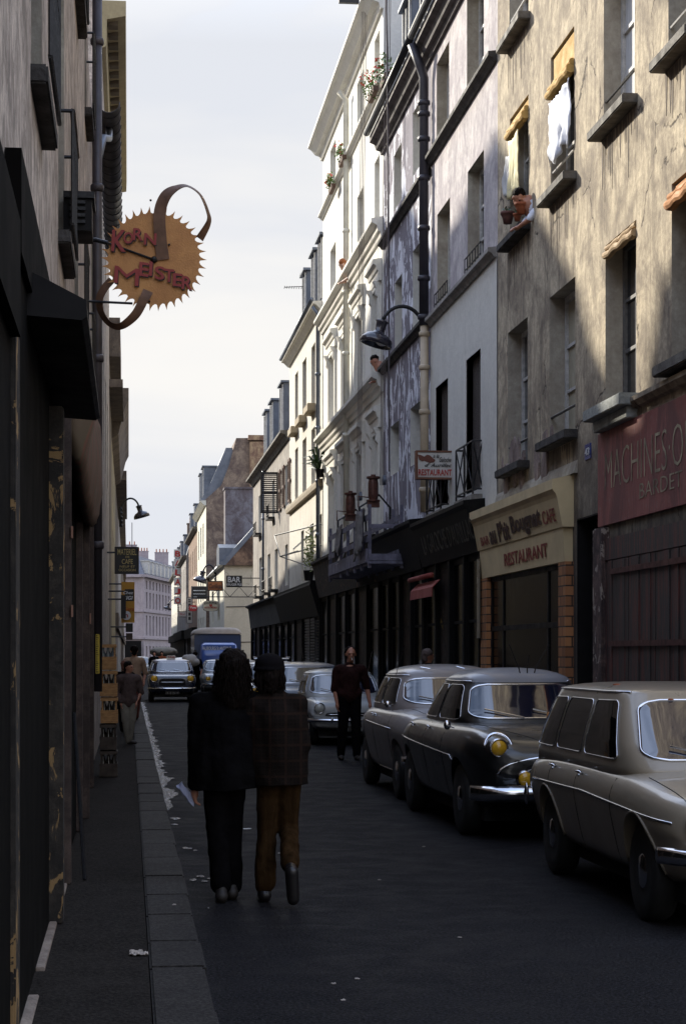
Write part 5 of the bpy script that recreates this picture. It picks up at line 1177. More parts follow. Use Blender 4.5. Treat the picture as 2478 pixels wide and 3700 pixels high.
b = MB(); leaves(b, (XR-.22, yy, 4.6), .5, 240, .05, 31, 0, (.4, .9, 1.5)); b.build('foliage', pm('sunlit_leaf', (.20, .25, .05), .5, var=.5, vs=20), t)
# flower pots by the leaning man
for i, (px, py, lb, X_) in enumerate(((1833, 850, 'terracotta bowl with dry soil on the far end of the sill', XR-.2), (1882, 775, 'big terracotta urn in front of the leaning man', XR-.13), (1868, 795, 'small clay pot wedged behind the urn', XR-.1))):
    y = yx(px, X_); z = (7.61 if i else 7.61); r_ = (.095, .09, .06)[i]
    if i == 0: y = min(y, opA[1][1]+.12)
    t = thing('flower_pot', lb, 'flower pot', (X_, y, z), 0, 'clay pots on the leaning man\'s window sill')
    b = MB(); b.lathe([(r_*.6, 0), (r_*.8, r_*.9), (r_, r_*1.3), (r_*1.08, r_*1.35), (r_*1.08, r_*1.7), (r_*.9, r_*1.7), (r_*.85, r_*1.3)], (X_, y, z), 'z', 16); b.build('pot', M_terra if i != 0 else pm('sooty_clay', (.14, .06, .05), .8), t, True)
    b = MB(); leaves(b, (X_, y, z+r_*1.9), r_*.7, 30, .03, i+40); b.build('sprig', M_leafd, t)
# --- crates on the left pavement
M_bot = glassm('bottle_glass', (.10, .12, .13), .06); M_botd = glassm('brown_bottle_glass', (.02, .015, .01), .08)
crx0, crx1 = -.36, xat(424, 24.6); cry = 24.4; hc = .335
for i in range(5):
    z0 = SWZ-.002+i*hc
    mt = M_wood if i >= 2 else pm('dark_crate_wood', (.05, .035, .025), .8, var=.5, vs=8)
    lb = ['dark bottle crate at the bottom of the pavement stack', 'dark bottle crate second from the bottom', 'pale wooden bottle crate in the middle of the stack', 'pale wooden bottle crate second from the top', 'topmost wooden crate with clear glass bottles'][i]
    t = thing('bottle_crate', lb, 'crate', (crx0, cry, z0), 0, 'bottle crates stacked on the left pavement')
    x0, x1 = crx0+random.uniform(-.01, .01), crx1+random.uniform(-.012, .012); y0, y1 = cry, cry+.42
    b = MB()
    for (za, zb2) in ((.01, .17), (.285, .325)):
        b.box(x0, x1, y0, y0+.014, z0+za, z0+zb2); b.box(x0, x1, y1-.014, y1, z0+za, z0+zb2)
        b.box(x1-.014, x1, y0+.015, y1-.015, z0+za, z0+zb2); b.box(x0, x0+.014, y0+.015, y1-.015, z0+za, z0+zb2)
    for x in (x0+.015, x1-.035):
        for y in (y0+.015, y1-.035): b.box(x, x+.02, y, y+.02, z0+.01, z0+.325)
    b.box(x0+.015, x1-.015, y0+.015, y1-.015, z0+.005, z0+.02); b.build('slats', mt, t)
    b = MB()
    for u in range(3):
        for v in range(3):
            cx_, cy_ = x0+.045+(x1-x0-.09)*u/2, y0+.07+.14*v
            b.lathe([(.036, 0), (.038, .01), (.038, .17), (.014, .23), (.013, .27), (.016, .275), (.016, .29), (0.001, .29)], (cx_, cy_, z0+.02), 'z', 8)
    b.build('bottles', M_bot if i in (4,) else M_botd, t, True)
# litter
def scrap(name, label, x, y, z, r_, mat, seed, hgt=.03):
    b = MB(); n_ = 9; random.seed(seed); v = []; f = []
    for j in range(n_+1):
        for i in range(n_+1):
            u, w_ = i/n_-.5, j/n_-.5; k = 1-.25*abs(mnoise.noise(Vector((u*5, w_*5, seed))))
            v.append((x+u*r_*2*k, y+w_*r_*1.5*k, z+.003+hgt*abs(mnoise.noise(Vector((u*4+seed, w_*4, 1))))*1.6*(1-abs(u*w_)*2)))
    f = [(j*(n_+1)+i, j*(n_+1)+i+1, (j+1)*(n_+1)+i+1, (j+1)*(n_+1)+i) for j in range(n_) for i in range(n_) if not ((i in (0, n_-1)) and (j in (0, n_-1)))]
    b.add(v, f); me = evald(b.mesh(), [('SOLIDIFY', dict(thickness=.003))]); return tag(finish(me, name, mat, None, False), label, 'litter')
g = gnd(502, 3450, SWZ); scrap('crumpled_paper', 'crumpled pale paper on the left pavement', g[0], g[1], SWZ, .05, pm('dirty_paper', (.42, .37, .33), .8, var=.2), 3, .035)
g = gnd(894, 2996, 0); scrap('paper_sheet', 'flat white paper on the road between the two walkers', g[0], g[1], 0, .04, M_wl, 5, .01)
random.seed(77)
for k, (px, py) in enumerate(((1205, 3555), (1240, 3615), (675, 3320), (1290, 3540), (1010, 3085), (1530, 3060), (1370, 3180), (1660, 3390))):
    g = gnd(px, py, 0) if px > 700 else (KX-.1, 12.0); scrap('paper_scrap', ('tiny pale scrap on the road, '+('first', 'second', 'third', 'fourth', 'fifth', 'sixth', 'seventh', 'eighth')[k]+' of the scattered bits') if k != 2 else 'tiny white scrap lying on the kerb stones', g[0], g[1], 0 if px > 700 else SWZ, .012, pm('dirty_paper', (.42, .37, .33), .8, var=.2), k, .006)
# ================= cars (local frame: nose towards -y, standing on z = 0)
M_wsc = glassm('windscreen_glass', (.012, .014, .03), .03, .04); M_wsc.node_tree.nodes['Principled BSDF'].inputs['IOR'].default_value = 1.85
M_cglass = glassm('side_window_glass', (.003, .0035, .004), .05, .03); M_cglass.node_tree.nodes['Principled BSDF'].inputs['IOR'].default_value = 1.25
M_lensy = pm('yellow_headlamp', (.75, .42, .03), .12, var=.2, vs=30, coat=.6)
M_lens = pm('clear_headlamp', (.55, .55, .5), .1, var=.2, vs=30, coat=.6)
M_under = pm('black_underbody', (.008, .008, .008), .9)
def paint(name, c, r=.32, dust=.25):
    m, nt, n, l, b = _new(name); mp = pos_map(nt, (1, 1, 1)); a = nz(nt, mp, 3, 6, .7); s = nz(nt, pos_map(nt, (3, 3, .5)), 5, 5, .7)
    c1 = mixc(nt, rng(nt, s.outputs[0], .5, .8, 0, dust), c, tuple(.5*x+.025 for x in c)); l.new(c1, b.inputs['Base Color'])
    l.new(rng(nt, a.outputs[0], .3, .7, r, r+.16), b.inputs['Roughness']); b.inputs['Coat Weight'].default_value = .6; b.inputs['Coat Roughness'].default_value = .08
    return m
def hit(bv, o, d):
    r = bv.ray_cast(Vector(o), Vector(d)); return (r[0], r[1]) if r[0] else (None, None)
def patch(bv, mode, c4, off=.006, rc=.14, nu=12, nv=30, sgn=-1):
    """rounded patch lying on a surface: c4 = four (a,z) corners bottom0,bottom1,top1,top0 ; a = y for the sides, x for front/back"""
    rows = []
    for j in range(nv+1):
        v = j/nv; e = min(v, 1-v); ins = 0
        if e < rc: ins = rc*.7*(1-math.sqrt(max(0, 1-((rc-e)/rc)**2)))
        row = []
        for i in range(nu+1):
            u = ins+(1-2*ins)*i/nu
            a0 = c4[0][0]+(c4[1][0]-c4[0][0])*u; z0 = c4[0][1]+(c4[1][1]-c4[0][1])*u; a1 = c4[3][0]+(c4[2][0]-c4[3][0])*u; z1 = c4[3][1]+(c4[2][1]-c4[3][1])*u
            a, z = a0+(a1-a0)*v, z0+(z1-z0)*v
            if mode == 'side': p, n_ = hit(bv, (sgn*4, a, z), (-sgn, 0, 0)); q = Vector((0, a, z))
            elif mode == 'front': p, n_ = hit(bv, (a, -9, z), (0, 1, 0)); q = Vector((a, 0, z))
            else: p, n_ = hit(bv, (a, 9, z), (0, -1, 0)); q = Vector((a, 0, z))
            row.append(p+n_*off if p else None)
        rows.append(row)
    last = None                                       # fill misses from neighbours
    for j in range(nv+1):
        for i in range(nu+1):
            if rows[j][i] is None: rows[j][i] = last if last is not None else next((p for r_ in rows for p in r_ if p), Vector((0, 0, 0)))
            last = rows[j][i]
    return rows
def patch_mesh(b, rows, mi=0):
    nv, nu = len(rows), len(rows[0]); v = [p for r_ in rows for p in r_]
    b.add(v, [(j*nu+i, j*nu+i+1, (j+1)*nu+i+1, (j+1)*nu+i) for j in range(nv-1) for i in range(nu-1)], mi)
def outline(rows):
    o = list(rows[0])+[r_[-1] for r_ in rows[1:]]+list(reversed(rows[-1]))[1:]+[r_[0] for r_ in reversed(rows[1:-1])]
    return o+[o[0], o[1]]
def sell(hw, yf, yr, z, p, n=44):
    yc, hl = (yf+yr)/2, (yr-yf)/2
    return [(hw*math.copysign(abs(math.cos(a))**(2/p), math.cos(a)), yc+hl*math.copysign(abs(math.sin(a))**(2/p), math.sin(a)), z) for a in [2*math.pi*(k+.5)/n for k in range(n)]]
def car(name, label, cat, loc, s, rot=0, group='cars parked along the right kerb'):
    t = thing(name, label, cat, loc, rot, group, world=False)
    secs = []
    for (y, hw, zb, zs, zc) in s['st']:
        h = [(0, zb), (hw*.7, zb), (hw*.88, zb+.03), (hw*.925, zb+.16), (hw*.975, (zb+zs)*.52), (hw*s.get('bulge', 1.0)*1.005, zs-.19), (hw*.97, zs-.085), (hw*.905, zs-.015), (hw*.79, zs+.014), (hw*.5, zs+(zc-zs)*.75), (0, zc)]
        secs.append([(x, y, z) for x, z in h]+[(-x, y, z) for x, z in reversed(h[1:-1])])
    b = MB(); b.loft(secs); me = evald(b.mesh(), [('SUBSURF', dict(levels=2, render_levels=2))])
    axles = s['ax']; wr = s.get('wr', .31); W = s['W']/2
    c = MB()
    for ya in axles:
        for sg_ in (-1, 1): c.lathe([(.001, -.30), (wr+.055, -.30), (wr+.055, .30), (.001, .30)], (sg_*(W+.02), ya, wr), 'x', 28)
    cm = c.mesh(); co = bpy.data.objects.new('cut', cm); COL.objects.link(co)
    me = evald(me, [('BOOLEAN', dict(operation='DIFFERENCE', object=co, solver='EXACT'))]); bpy.data.objects.remove(co)
    body = finish(me, 'body', s['paint'], t, True)
    bm = bmesh.new(); bm.from_mesh(me)
    for e in bm.edges:
        if len(e.link_faces) == 2 and e.calc_face_angle(0) > .7: e.smooth = False
    bm.to_mesh(me); bmesh.ops.triangulate(bm, faces=bm.faces); bvb = BVHTree.FromBMesh(bm); bm.free()
    # dark liner
    b = MB(); b.box(-W+.2, W-.2, axles[0]-.5, axles[1]+.5, .16, .55); b.build('underbody', M_under, t)
    # cabin
    k = s['cab']; zb, yf0, yr0, hb = k['base']; zr, yf1, yr1, hr = k['roof']; H = s['H']; p0 = k.get('p', 6)
    rings = [sell(hb, yf0, yr0, zb-.10, p0), sell(hb, yf0, yr0, zb, p0)]
    for q in (.33, .66, .9, 1): bl = .015*math.sin(q*math.pi); rings.append(sell(hb+(hr-hb)*q+bl, yf0+(yf1-yf0)*q, yr0+(yr1-yr0)*q, zb+(zr-zb)*q, p0))
    n0 = len(rings)
    for q in (.12, .25, .42, .6, .78, .92, .995):
        a = q*math.pi/2; sc = math.cos(a)**.8; zz_ = zr+(H-zr)*math.sin(a)
        ym = (yf1+yr1)/2; rings.append(sell(hr*sc, ym+(yf1-ym)*sc, ym+(yr1-ym)*sc, zz_, p0-.6*q*p0*.6))
    b = MB(); b.loft(rings); cme = b.mesh()
    if s.get('roofpaint'):
        for pl in cme.polygons: pl.material_index = 1 if pl.center.z > zr-.005 else 0
    cab = finish(cme, 'cabin', [s['paint'], s.get('roofpaint', s['paint'])], t, True)
    bm = bmesh.new(); bm.from_mesh(cme); bmesh.ops.triangulate(bm, faces=bm.faces); bvc = BVHTree.FromBMesh(bm); bm.free()
    tm = MB()
    for sg_ in (-1, 1):
        for w4 in k['side']:
            r_ = patch(bvc, 'side', w4, sgn=sg_, rc=k.get('rc', .12)); g = MB(); patch_mesh(g, r_); g.build('side_window', M_cglass, t, True); tm.tube([p for p in outline(r_)], .006, 4, cap=False)
    r_ = patch(bvc, 'front', k['ws'], rc=k.get('rcw', .22), nu=18); g = MB(); patch_mesh(g, r_); g.build('windscreen', M_wsc, t, True); tm.tube(outline(r_), .011, 5, cap=False)
    r2 = patch(bvc, 'back', k.get('rw', k['ws']), rc=.2, nu=16); g = MB(); patch_mesh(g, r2); g.build('rear_window', M_cglass, t, True)
    # drip rail
    for sg_ in (-1, 1):
        pts = []
        for i in range(15):
            y = yf1+.06+(yr1-yf1-.12)*i/14; p, n_ = hit(bvc, (sg_*4, y, zr+.006), (-sg_, 0, 0))
            if p: pts.append(p+n_*.006)
        if s.get('drip', True): tm.tube(pts, .009, 5)
    tm.build('window_trim', M_chrome, t, True)
    # chrome strips on the sides (y,z) polylines
    if s.get('strips'):
        b = MB()
        for ln in s['strips']:
            for sg_ in (-1, 1):
                pts = []
                for i in range(len(ln)-1):
                    for j in range(6):
                        u = j/6; y = ln[i][0]+(ln[i+1][0]-ln[i][0])*u; z = ln[i][1]+(ln[i+1][1]-ln[i][1])*u
                        p, n_ = hit(bvb, (sg_*4, y, z), (-sg_, 0, 0))
                        if p: pts.append(p+n_*.003)
                if len(pts) > 2: b.tube(pts, s.get('sr', .008), 6)
        b.build('side_strip', M_chrome, t, True)
    # door gaps
    for y in s.get('gaps', []):
        for sg_ in (-1, 1):
            b = MB(); pts = []
            for i in range(12):
                z = .26+(zb-.02-.26)*i/11; p, n_ = hit(bvb, (sg_*4, y, z), (-sg_, 0, 0))
                if p: pts.append(p+n_*.0005)
            if len(pts) > 2: b.tube(pts, .0035, 4); b.build('door_gap', M_under, t)
    for q in s.get('topgaps', []):                    # bonnet seam: (x,y) polyline seen from above
        for sg_ in (-1, 1):
            b = MB(); pts = []
            for i in range(len(q)-1):
                for j in range(8):
                    u = j/8; x = q[i][0]+(q[i+1][0]-q[i][0])*u; y = q[i][1]+(q[i+1][1]-q[i][1])*u; p, n_ = hit(bvb, (sg_*x, y, 3), (0, 0, -1))
                    if p: pts.append(p)
            if len(pts) > 2: b.tube(pts, .004, 4); b.build('bonnet_gap', M_under, t)
    # handles
    for y, z in s.get('handles', []):
        for sg_ in (-1, 1):
            p, n_ = hit(bvb, (sg_*4, y, z), (-sg_, 0, 0))
            if p:
                b = MB(); b.tube([p+n_*.002, p+n_*.03, p+n_*.034+Vector((0, .10, 0))], [.012, .011, .008], 6); b.sph(tuple(p+n_*.006+Vector((0, .10, -.02))), .012, 6, 4); b.build('door_handle', M_chrome, t, True)
    # headlights
    for x, z, r0, lm in s['lamps']:
        for sg_ in (-1, 1):
            p, n_ = hit(bvb, (sg_*x, -9, z), (0, 1, 0)); y = (p.y if p else s['st'][0][0])
            y -= .01; b = MB(); b.lathe([(r0*.95, .12), (r0*1.12, .02), (r0*1.14, -.02), (r0*1.0, -.03), (r0*.98, -.012)], (sg_*x, y, z), 'y', 24); hl = b.build('headlight', M_chrome, t, True)
            b = MB(); b.lathe([(r0*1.0, -.012), (r0*.85, -.032), (r0*.5, -.048), (.001, -.054)], (sg_*x, y, z), 'y', 24); b.build('lens', lm, hl, True)
    # bumper
    zb2, yb_, wb_, hb_ = s['bump']; b = MB(); q = []
    for i in range(17):
        u = i/16*2-1; x = u*wb_; y = yb_+.16*abs(u)**3.5+(.22*max(0, abs(u)-.9)*10*.5)
        q.append([(x, y, zb2-hb_), (x, y-.03, zb2-hb_*.5), (x, y-.035, zb2), (x, y-.03, zb2+hb_*.5), (x, y, zb2+hb_), (x, y+.03, zb2+hb_*.6), (x, y+.03, zb2-hb_*.6)])
    b.loft(q); bp = b.build('bumper', M_chrome, t, True)
    if s.get('over'):
        for sg_ in (-1, 1):
            b = MB(); b.sph((sg_*s['over'], yb_-.045, zb2+.01), (.022, .03, hb_*1.5), 10, 8); b.build('overrider', M_chrome, bp, True)
    # grille
    if s.get('grille'):
        gx_, gz0, gz1, mode = s['grille']; b = MB(); fr = MB()
        p, n_ = hit(bvb, (0, -9, (gz0+gz1)/2), (0, 1, 0)); y = p.y-.004 if p else s['st'][0][0]
        r_ = patch(bvb, 'front', [(-gx_, gz0), (gx_, gz0), (gx_*.92, gz1), (-gx_*.92, gz1)], rc=.25, nu=14); patch_mesh(b, r_); g = b.build('grille', M_dark, t, True)
        nb = s.get('bars', 5)
        for i in range(nb):
            z = gz0+(gz1-gz0)*(i+.5)/nb; pts = []
            for j in range(13):
                p, n_ = hit(bvb, (gx_*.9*(j/6-1), -9, z), (0, 1, 0))
                if p: pts.append(p+n_*.012)
            if len(pts) > 2: fr.tube(pts, .007, 5)
        if mode: fr.tube(outline(r_), .012, 5, cap=False)
        fr.build('grille_bar', M_chrome, g, True)
    # plate
    b = MB(); b.box(-.24, .24, yb_-.02, yb_-.01, zb2-.20, zb2-.10); pl = b.build('number_plate', M_blk, t)
    if s.get('plate'): text(s['plate'], (-.22, yb_-.021, zb2-.19), (1, 0, 0), (0, 0, 1), .44, .075, M_framed, pl, off=.01)
    # wheels
    for ya in axles:
        for sg_ in (-1, 1):
            xo = sg_*(W-.06); d = sg_
            b = MB(); b.lathe([(wr*.62, -.16*d), (wr*.93, -.165*d), (wr, -.13*d), (wr, -.03*d), (wr*.93, 0), (wr*.64, -.006*d)], (xo, ya, wr), 'x', 28); wh = b.build('wheel', M_rubber, t, True)
            b = MB(); b.lathe([(wr*.64, -.02*d), (wr*.60, -.03*d), (wr*.45, -.045*d), (wr*.42, -.02*d), (wr*.3, .005*d), (.001, .012*d)], (xo, ya, wr), 'x', 24); b.build('hubcap', M_chrome, wh, True)
    # wipers
    b = MB(); yw = k['ws'][0][0]
    for x0, x1 in ((-.05, -.42), (.42, .05)):
        pp = []
        for x, z in ((x0, k['ws'][0][1]-.01), (x1, k['ws'][0][1]+.07)):
            p, n_ = hit(bvc, (x, -9, z), (0, 1, 0)); pp.append(p+n_*.03 if p else Vector((x, yf0, z)))
        b.tube(pp, .008, 5)
    b.build('wiper', M_chrome, t)
    if s.get('ant'):
        x, y, z, dx, L = s['ant']; b = MB(); b.tube([(x, y, z), (x+dx, y, z+L)], .004, 5); b.build('antenna', M_chrome, t)
    if s.get('vent'):
        x, y, z = s['vent']; b = MB(); M = Matrix.Rotation(R(-28), 3, 'X'); b.obox((x, y, z), .19, .05, .008, M); b.obox((x, y-.045, z-.035), .19, .004, .025, M); b.build('cowl_vent', s['paint'], t, bev=.004)
    if s.get('extra'): s['extra'](t, bvb, bvc)
    return t
def wheelspec(**k): return k
# C1: two tone beige estate, nearest
P_beige = paint('beige_car_paint', (.27, .225, .165), .25, .15); P_dk = paint('black_green_car_paint', (.006, .0065, .007), .25, .12); P_roofg = paint('dusty_grey_roof_paint', (.19, .195, .22), .42, .3)
P_grey = paint('warm_grey_car_paint', (.25, .225, .22), .3, .2); P_lgrey = paint('pale_grey_car_paint', (.36, .375, .38), .3, .15); P_navy = paint('navy_car_paint', (.012, .016, .035), .18, .15); P_blue = paint('slate_blue_car_paint', (.10, .12, .16), .3, .3); P_white = paint('white_car_paint', (.6, .6, .6), .3, .2)
def estate_extra(t, bvb, bvc):
    b = MB()
    for x, y in ((-.45, .35), (-.3, -.5), (.35, .3)):
        p, n_ = hit(bvc, (x, y, 4), (0, 0, -1)); b.sph(tuple(p+n_*.002), (.03, .03, .008), 10, 5)
    b.build('roof_plug', M_terra, t)
    b = MB()
    for ya in (-1.40, 1.20):                           # pressed arch lips
        pts = []
        for i in range(19):
            a = math.pi*(.02+.96*i/18); y, z = ya-.372*math.cos(a), .31+.372*math.sin(a); p, n_ = hit(bvb, (-4, y, z), (1, 0, 0))
            if p: pts.append(p+n_*.003)
        b.tube(pts, .011, 6)
    b.build('arch_lip', P_beige, t, True)
car('parked_car', 'beige two tone estate car with chrome trimmed windows, nearest on the right', 'car', (3.93, 13.25, 0), dict(
    W=1.6, H=1.468, paint=P_beige, wr=.31, ax=(-1.40, 1.20), drip=True,
    st=[(-2.15, .60, .34, .70, .72), (-2.08, .72, .30, .78, .80), (-1.8, .78, .26, .82, .845), (-1.3, .80, .24, .87, .90), (-.9, .80, .24, .90, .94), (0, .80, .24, .91, .95), (1.0, .80, .24, .91, .95), (1.7, .79, .26, .89, .93), (2.05, .75, .30, .86, .88), (2.13, .64, .36, .80, .82)],
    cab=dict(base=(.93, -1.06, 2.02, .735), roof=(1.40, -.45, 1.66, .61), p=9, rc=.10, rcw=.2,
             side=[[(-.72, .97), (.18, .97), (.16, 1.345), (-.36, 1.35)], [(.27, .97), (1.05, .97), (.97, 1.345), (.25, 1.345)], [(1.13, .97), (1.86, .97), (1.50, 1.34), (1.05, 1.345)]],
             ws=[(-.62, .975), (.62, .975), (.52, 1.355), (-.52, 1.355)]),
    strips=[[(-2.0, .66), (-1.2, .69), (0, .72), (2.0, .70)]], gaps=[-.80, .22, 1.08], topgaps=[[(.62, -2.0), (.64, -1.1)]], handles=[(.06, .83), (.92, .83)],
    lamps=[(.56, .66, .09, M_lensy)], bump=(.47, -2.24, .80, .05), over=.35, grille=(.42, .55, .74, 1), extra=estate_extra))
# C2: black saloon, grey roof
def saloon_extra(t, bvb, bvc):
    for sg_ in (-1, 1):
        b = MB(); b.lathe([(.075, .06), (.085, .0), (.07, -.03), (.001, -.045)], (sg_*.38, -2.22, .56), 'y', 20); f = b.build('fog_lamp', M_chrome, t, True)
        b = MB(); b.lathe([(.068, -.031), (.05, -.046), (.001, -.052)], (sg_*.38, -2.22, .56), 'y', 20); b.build('lens', M_lensy, f, True)
        b = MB(); p, n_ = hit(bvb, (sg_*.60, -9, .835), (0, 1, 0)); b.tube([(sg_*(.60+.125*math.cos(a)), -2.12+.06*math.sin(a), .835+.125*math.sin(a)) for a in [math.pi*k/12 for k in range(13)]], .016, 6); b.build('headlight_hood', M_chrome, t, True)
    b = MB(); b.tube([(.62*math.cos(a), -2.245+.06*abs(math.cos(a)), .60+.16*math.sin(a)) for a in [math.pi*k/20 for k in range(21)]], .012, 6); b.tube([(-.55, -2.26, .50), (.55, -2.26, .50)], .010, 6); b.build('air_intake_rim', M_chrome, t, True)
    b = MB()
    for x, dx in ((.02, -.05), (.09, .0), (.16, .05)):
        b.tube([(x, -.30, 1.47), (x+dx*.3, -.30, 1.53), (x+dx*2.6+.02, -.30, 1.66+abs(dx)*2)], .006, 5); b.sph((x, -.30, 1.465), .016, 8, 5)
    b.build('roof_aerials', M_blk, t)
    b = MB()
    for x in (.20, .27): b.sph((x, -.78, 1.075), .033, 10, 7)
    b.build('orange_balls', pm('orange_fruit', (.6, .22, .03), .5), t)
    b = MB(); b.tube([(-.83, -1.25, .98), (-.90, -1.33, 1.0)], .006, 5); b.sph((-.91, -1.34, 1.01), (.035, .02, .045), 10, 6); b.build('wing_mirror', M_chrome, t, True)
car('parked_car', 'black rounded saloon with dusty grey roof and yellow headlights, second in the row', 'car', (3.80, 19.05, 0), dict(
    W=1.72, H=1.53, paint=P_dk, roofpaint=P_roofg, wr=.33, ax=(-1.35, 1.35), bulge=1.02,
    st=[(-2.24, .50, .36, .72, .76), (-2.15, .70, .32, .86, .86), (-1.9, .80, .28, .96, .93), (-1.5, .84, .25, 1.0, .97), (-1.0, .85, .24, 1.0, 1.0), (0, .86, .24, .99, 1.02), (.9, .86, .24, 1.0, 1.02), (1.5, .84, .26, .99, 1.0), (2.0, .78, .30, .92, .94), (2.25, .60, .38, .80, .82)],
    cab=dict(base=(1.0, -.80, 1.35, .70), roof=(1.39, -.42, .80, .56), p=5.5, rc=.14, rcw=.22,
             side=[[(-.60, 1.03), (.20, 1.03), (.16, 1.36), (-.33, 1.36)], [(.27, 1.03), (1.10, 1.03), (.68, 1.36), (.23, 1.36)]],
             ws=[(-.58, 1.045), (.58, 1.045), (.49, 1.365), (-.49, 1.365)]),
    strips=[[(-1.2, .66), (-1.1, .72), (0, .75), (2.0, .80)]], gaps=[-.72, .24, 1.12], topgaps=[[(.16, -2.1), (.52, -1.6), (.60, -.9)]], handles=[(.05, .93), (.95, .93)],
    lamps=[(.60, .835, .074, M_lensy)], bump=(.44, -2.40, .86, .065), over=.42, grille=(.40, .47, .70, 0), bars=2, extra=saloon_extra), R(1.5))
# C3: round grey saloon
def r_extra(t, bvb, bvc):
    for sg_ in (-1, 1):
        b = MB(); b.lathe([(.04, .03), (.05, 0), (.035, -.03), (.001, -.04)], (sg_*.66, -2.08, .62), 'y', 14); b.build('fog_lamp', M_blk, t, True)
    b = MB(); r_ = [hit(bvc, (x, y, 4), (0, 0, -1)) for x, y in ((-.32, -.3), (-.22, -.42), (.12, -.3), (.2, -.42))]
    b.tube([r_[0][0], r_[1][0]], .008, 5); b.tube([r_[2][0], r_[3][0]], .008, 5); b.build('roof_seam', M_chrome, t)
    b = MB(); b.tube([(-.76, -1.0, 1.0), (-.82, -1.08, 1.06)], .006, 5); b.sph((-.83, -1.1, 1.08), (.04, .015, .04), 10, 6); b.build('wing_mirror', M_chrome, t, True)
car('parked_car', 'warm grey rounded saloon behind the man with a cigarette, third in the row', 'car', (3.80, 23.35, 0), dict(
    W=1.66, H=1.54, paint=P_grey, wr=.32, ax=(-1.33, 1.30), bulge=1.01,
    st=[(-2.18, .42, .36, .70, .76), (-2.08, .64, .32, .84, .86), (-1.8, .76, .28, .95, .98), (-1.4, .81, .25, .99, 1.03), (-1.0, .82, .24, 1.0, 1.06), (0, .83, .24, 1.0, 1.05), (.9, .83, .24, 1.0, 1.03), (1.4, .81, .26, .98, 1.0), (1.9, .74, .30, .90, .92), (2.15, .56, .38, .78, .8)],
    cab=dict(base=(1.03, -.95, 1.40, .72), roof=(1.40, -.55, .95, .60), p=5, rc=.15, rcw=.28,
             side=[[(-.66, 1.06), (.16, 1.06), (.14, 1.37), (-.44, 1.37)], [(.23, 1.06), (1.05, 1.06), (.72, 1.37), (.21, 1.37)]],
             ws=[(-.60, 1.075), (.60, 1.075), (.54, 1.37), (-.54, 1.37)]),
    strips=[[(-1.15, .80), (1.2, .84)], [(-.85, .30), (.85, .30)]], gaps=[-.98, .2, 1.05], topgaps=[[(.2, -2.0), (.5, -1.6), (.55, -1.0)]], handles=[(.02, .92), (.25, .92)],
    lamps=[(.62, .80, .085, M_lensy)], bump=(.47, -2.30, .82, .055), over=.4, grille=(.28, .50, .78, 1), ant=(-.66, -.6, 1.42, .10, .35), vent=(.12, -1.07, 1.075), extra=r_extra), R(.8))
# C4: small boxy pale grey car facing us
box_st = lambda L, hw, zh: [(-L/2, hw*.90, .34, zh-.16, zh-.14), (-L/2+.04, hw*.95, .32, zh-.05, zh-.04), (-L/2+.25, hw*.98, .28, zh, zh+.01), (-L/2+.8, hw, .25, zh+.03, zh+.05), (0, hw, .24, zh+.05, zh+.07), (L/2-.7, hw, .25, zh+.04, zh+.06), (L/2-.2, hw*.97, .28, zh, zh+.02), (L/2-.03, hw*.93, .34, zh-.08, zh-.06)]
def boxy(paint_, W=1.5, L=4.0, H=1.38, zh=.82, roofp=None, yellow=False, plate='3154', extra=None, bars=1, lampr=.088, zl=.68, **kw):
    hw = W/2; a = -L/2+1.05; z0 = zh+.07
    d = dict(W=W, H=H, paint=paint_, wr=.29, ax=(-L/2+.72, L/2-.75), st=box_st(L, hw, zh),
        cab=dict(base=(z0, a, L/2-.7, hw*.93), roof=(H-.10, a+.42, L/2-1.05, hw*.79), p=8, rc=.12, rcw=.2,
                 side=[[(a+.30, z0+.03), (a+1.05, z0+.03), (a+1.05, H-.13), (a+.55, H-.13)], [(a+1.13, z0+.03), (L/2-.85, z0+.03), (L/2-1.2, H-.13), (a+1.13, H-.13)]],
                 ws=[(-hw*.84, z0+.03), (hw*.84, z0+.03), (hw*.72, H-.125), (-hw*.72, H-.125)]),
        strips=[[(-L/2+.2, .42), (L/2-.2, .42)]], gaps=[a+.25, a+1.1], topgaps=[[(hw*.8, -L/2+.06), (hw*.78, a-.05)]], handles=[(a+.95, zh-.05)],
        lamps=[(hw*.74, zl, lampr, M_lensy if yellow else M_lens)], bump=(.46, -L/2-.08, hw*1.0, .035), over=.34, grille=(hw*.62, .53, .60, 0), bars=bars, plate=plate, extra=extra)
    if roofp: d['roofpaint'] = roofp
    d.update(kw); return d
car('parked_car', 'small boxy pale grey car with round headlights behind the man with the cigarette', 'car', (3.96, 36.6, 0), boxy(P_lgrey, bars=1, ant=(.5, -.5, 1.30, .08, .4)))
car('parked_car', 'wide blue grey car with a tall whip aerial behind the small boxy car', 'car', (3.95, 43.8, 0), boxy(P_blue, W=1.7, L=4.4, H=1.47, zh=.90, roofp=P_grey, ant=(-.05, -.6, 1.42, -.06, .42)))
def rack(t, bvb, bvc):
    b = MB(); [b.tube([(-.45, y, 1.52), (.45, y, 1.52)], .015, 5) for y in (-.3, 0, .3, .6)]; b.tube([(-.45, -.4, 1.56), (-.45, .7, 1.56)], .015, 5); b.tube([(.45, -.4, 1.56), (.45, .7, 1.56)], .015, 5); b.build('roof_rack', M_chrome, t)
car('parked_car', 'white saloon with a chrome roof rack between the two walkers', 'car', (3.85, 52.3, 0), boxy(P_white, W=1.62, L=4.3, H=1.46, zh=.88, yellow=True, extra=rack))
car('parked_car', 'dull grey estate car just left of the long haired walker', 'car', (3.70, 66.0, 0), boxy(P_grey, W=1.6, L=4.2, H=1.46, zh=.88))
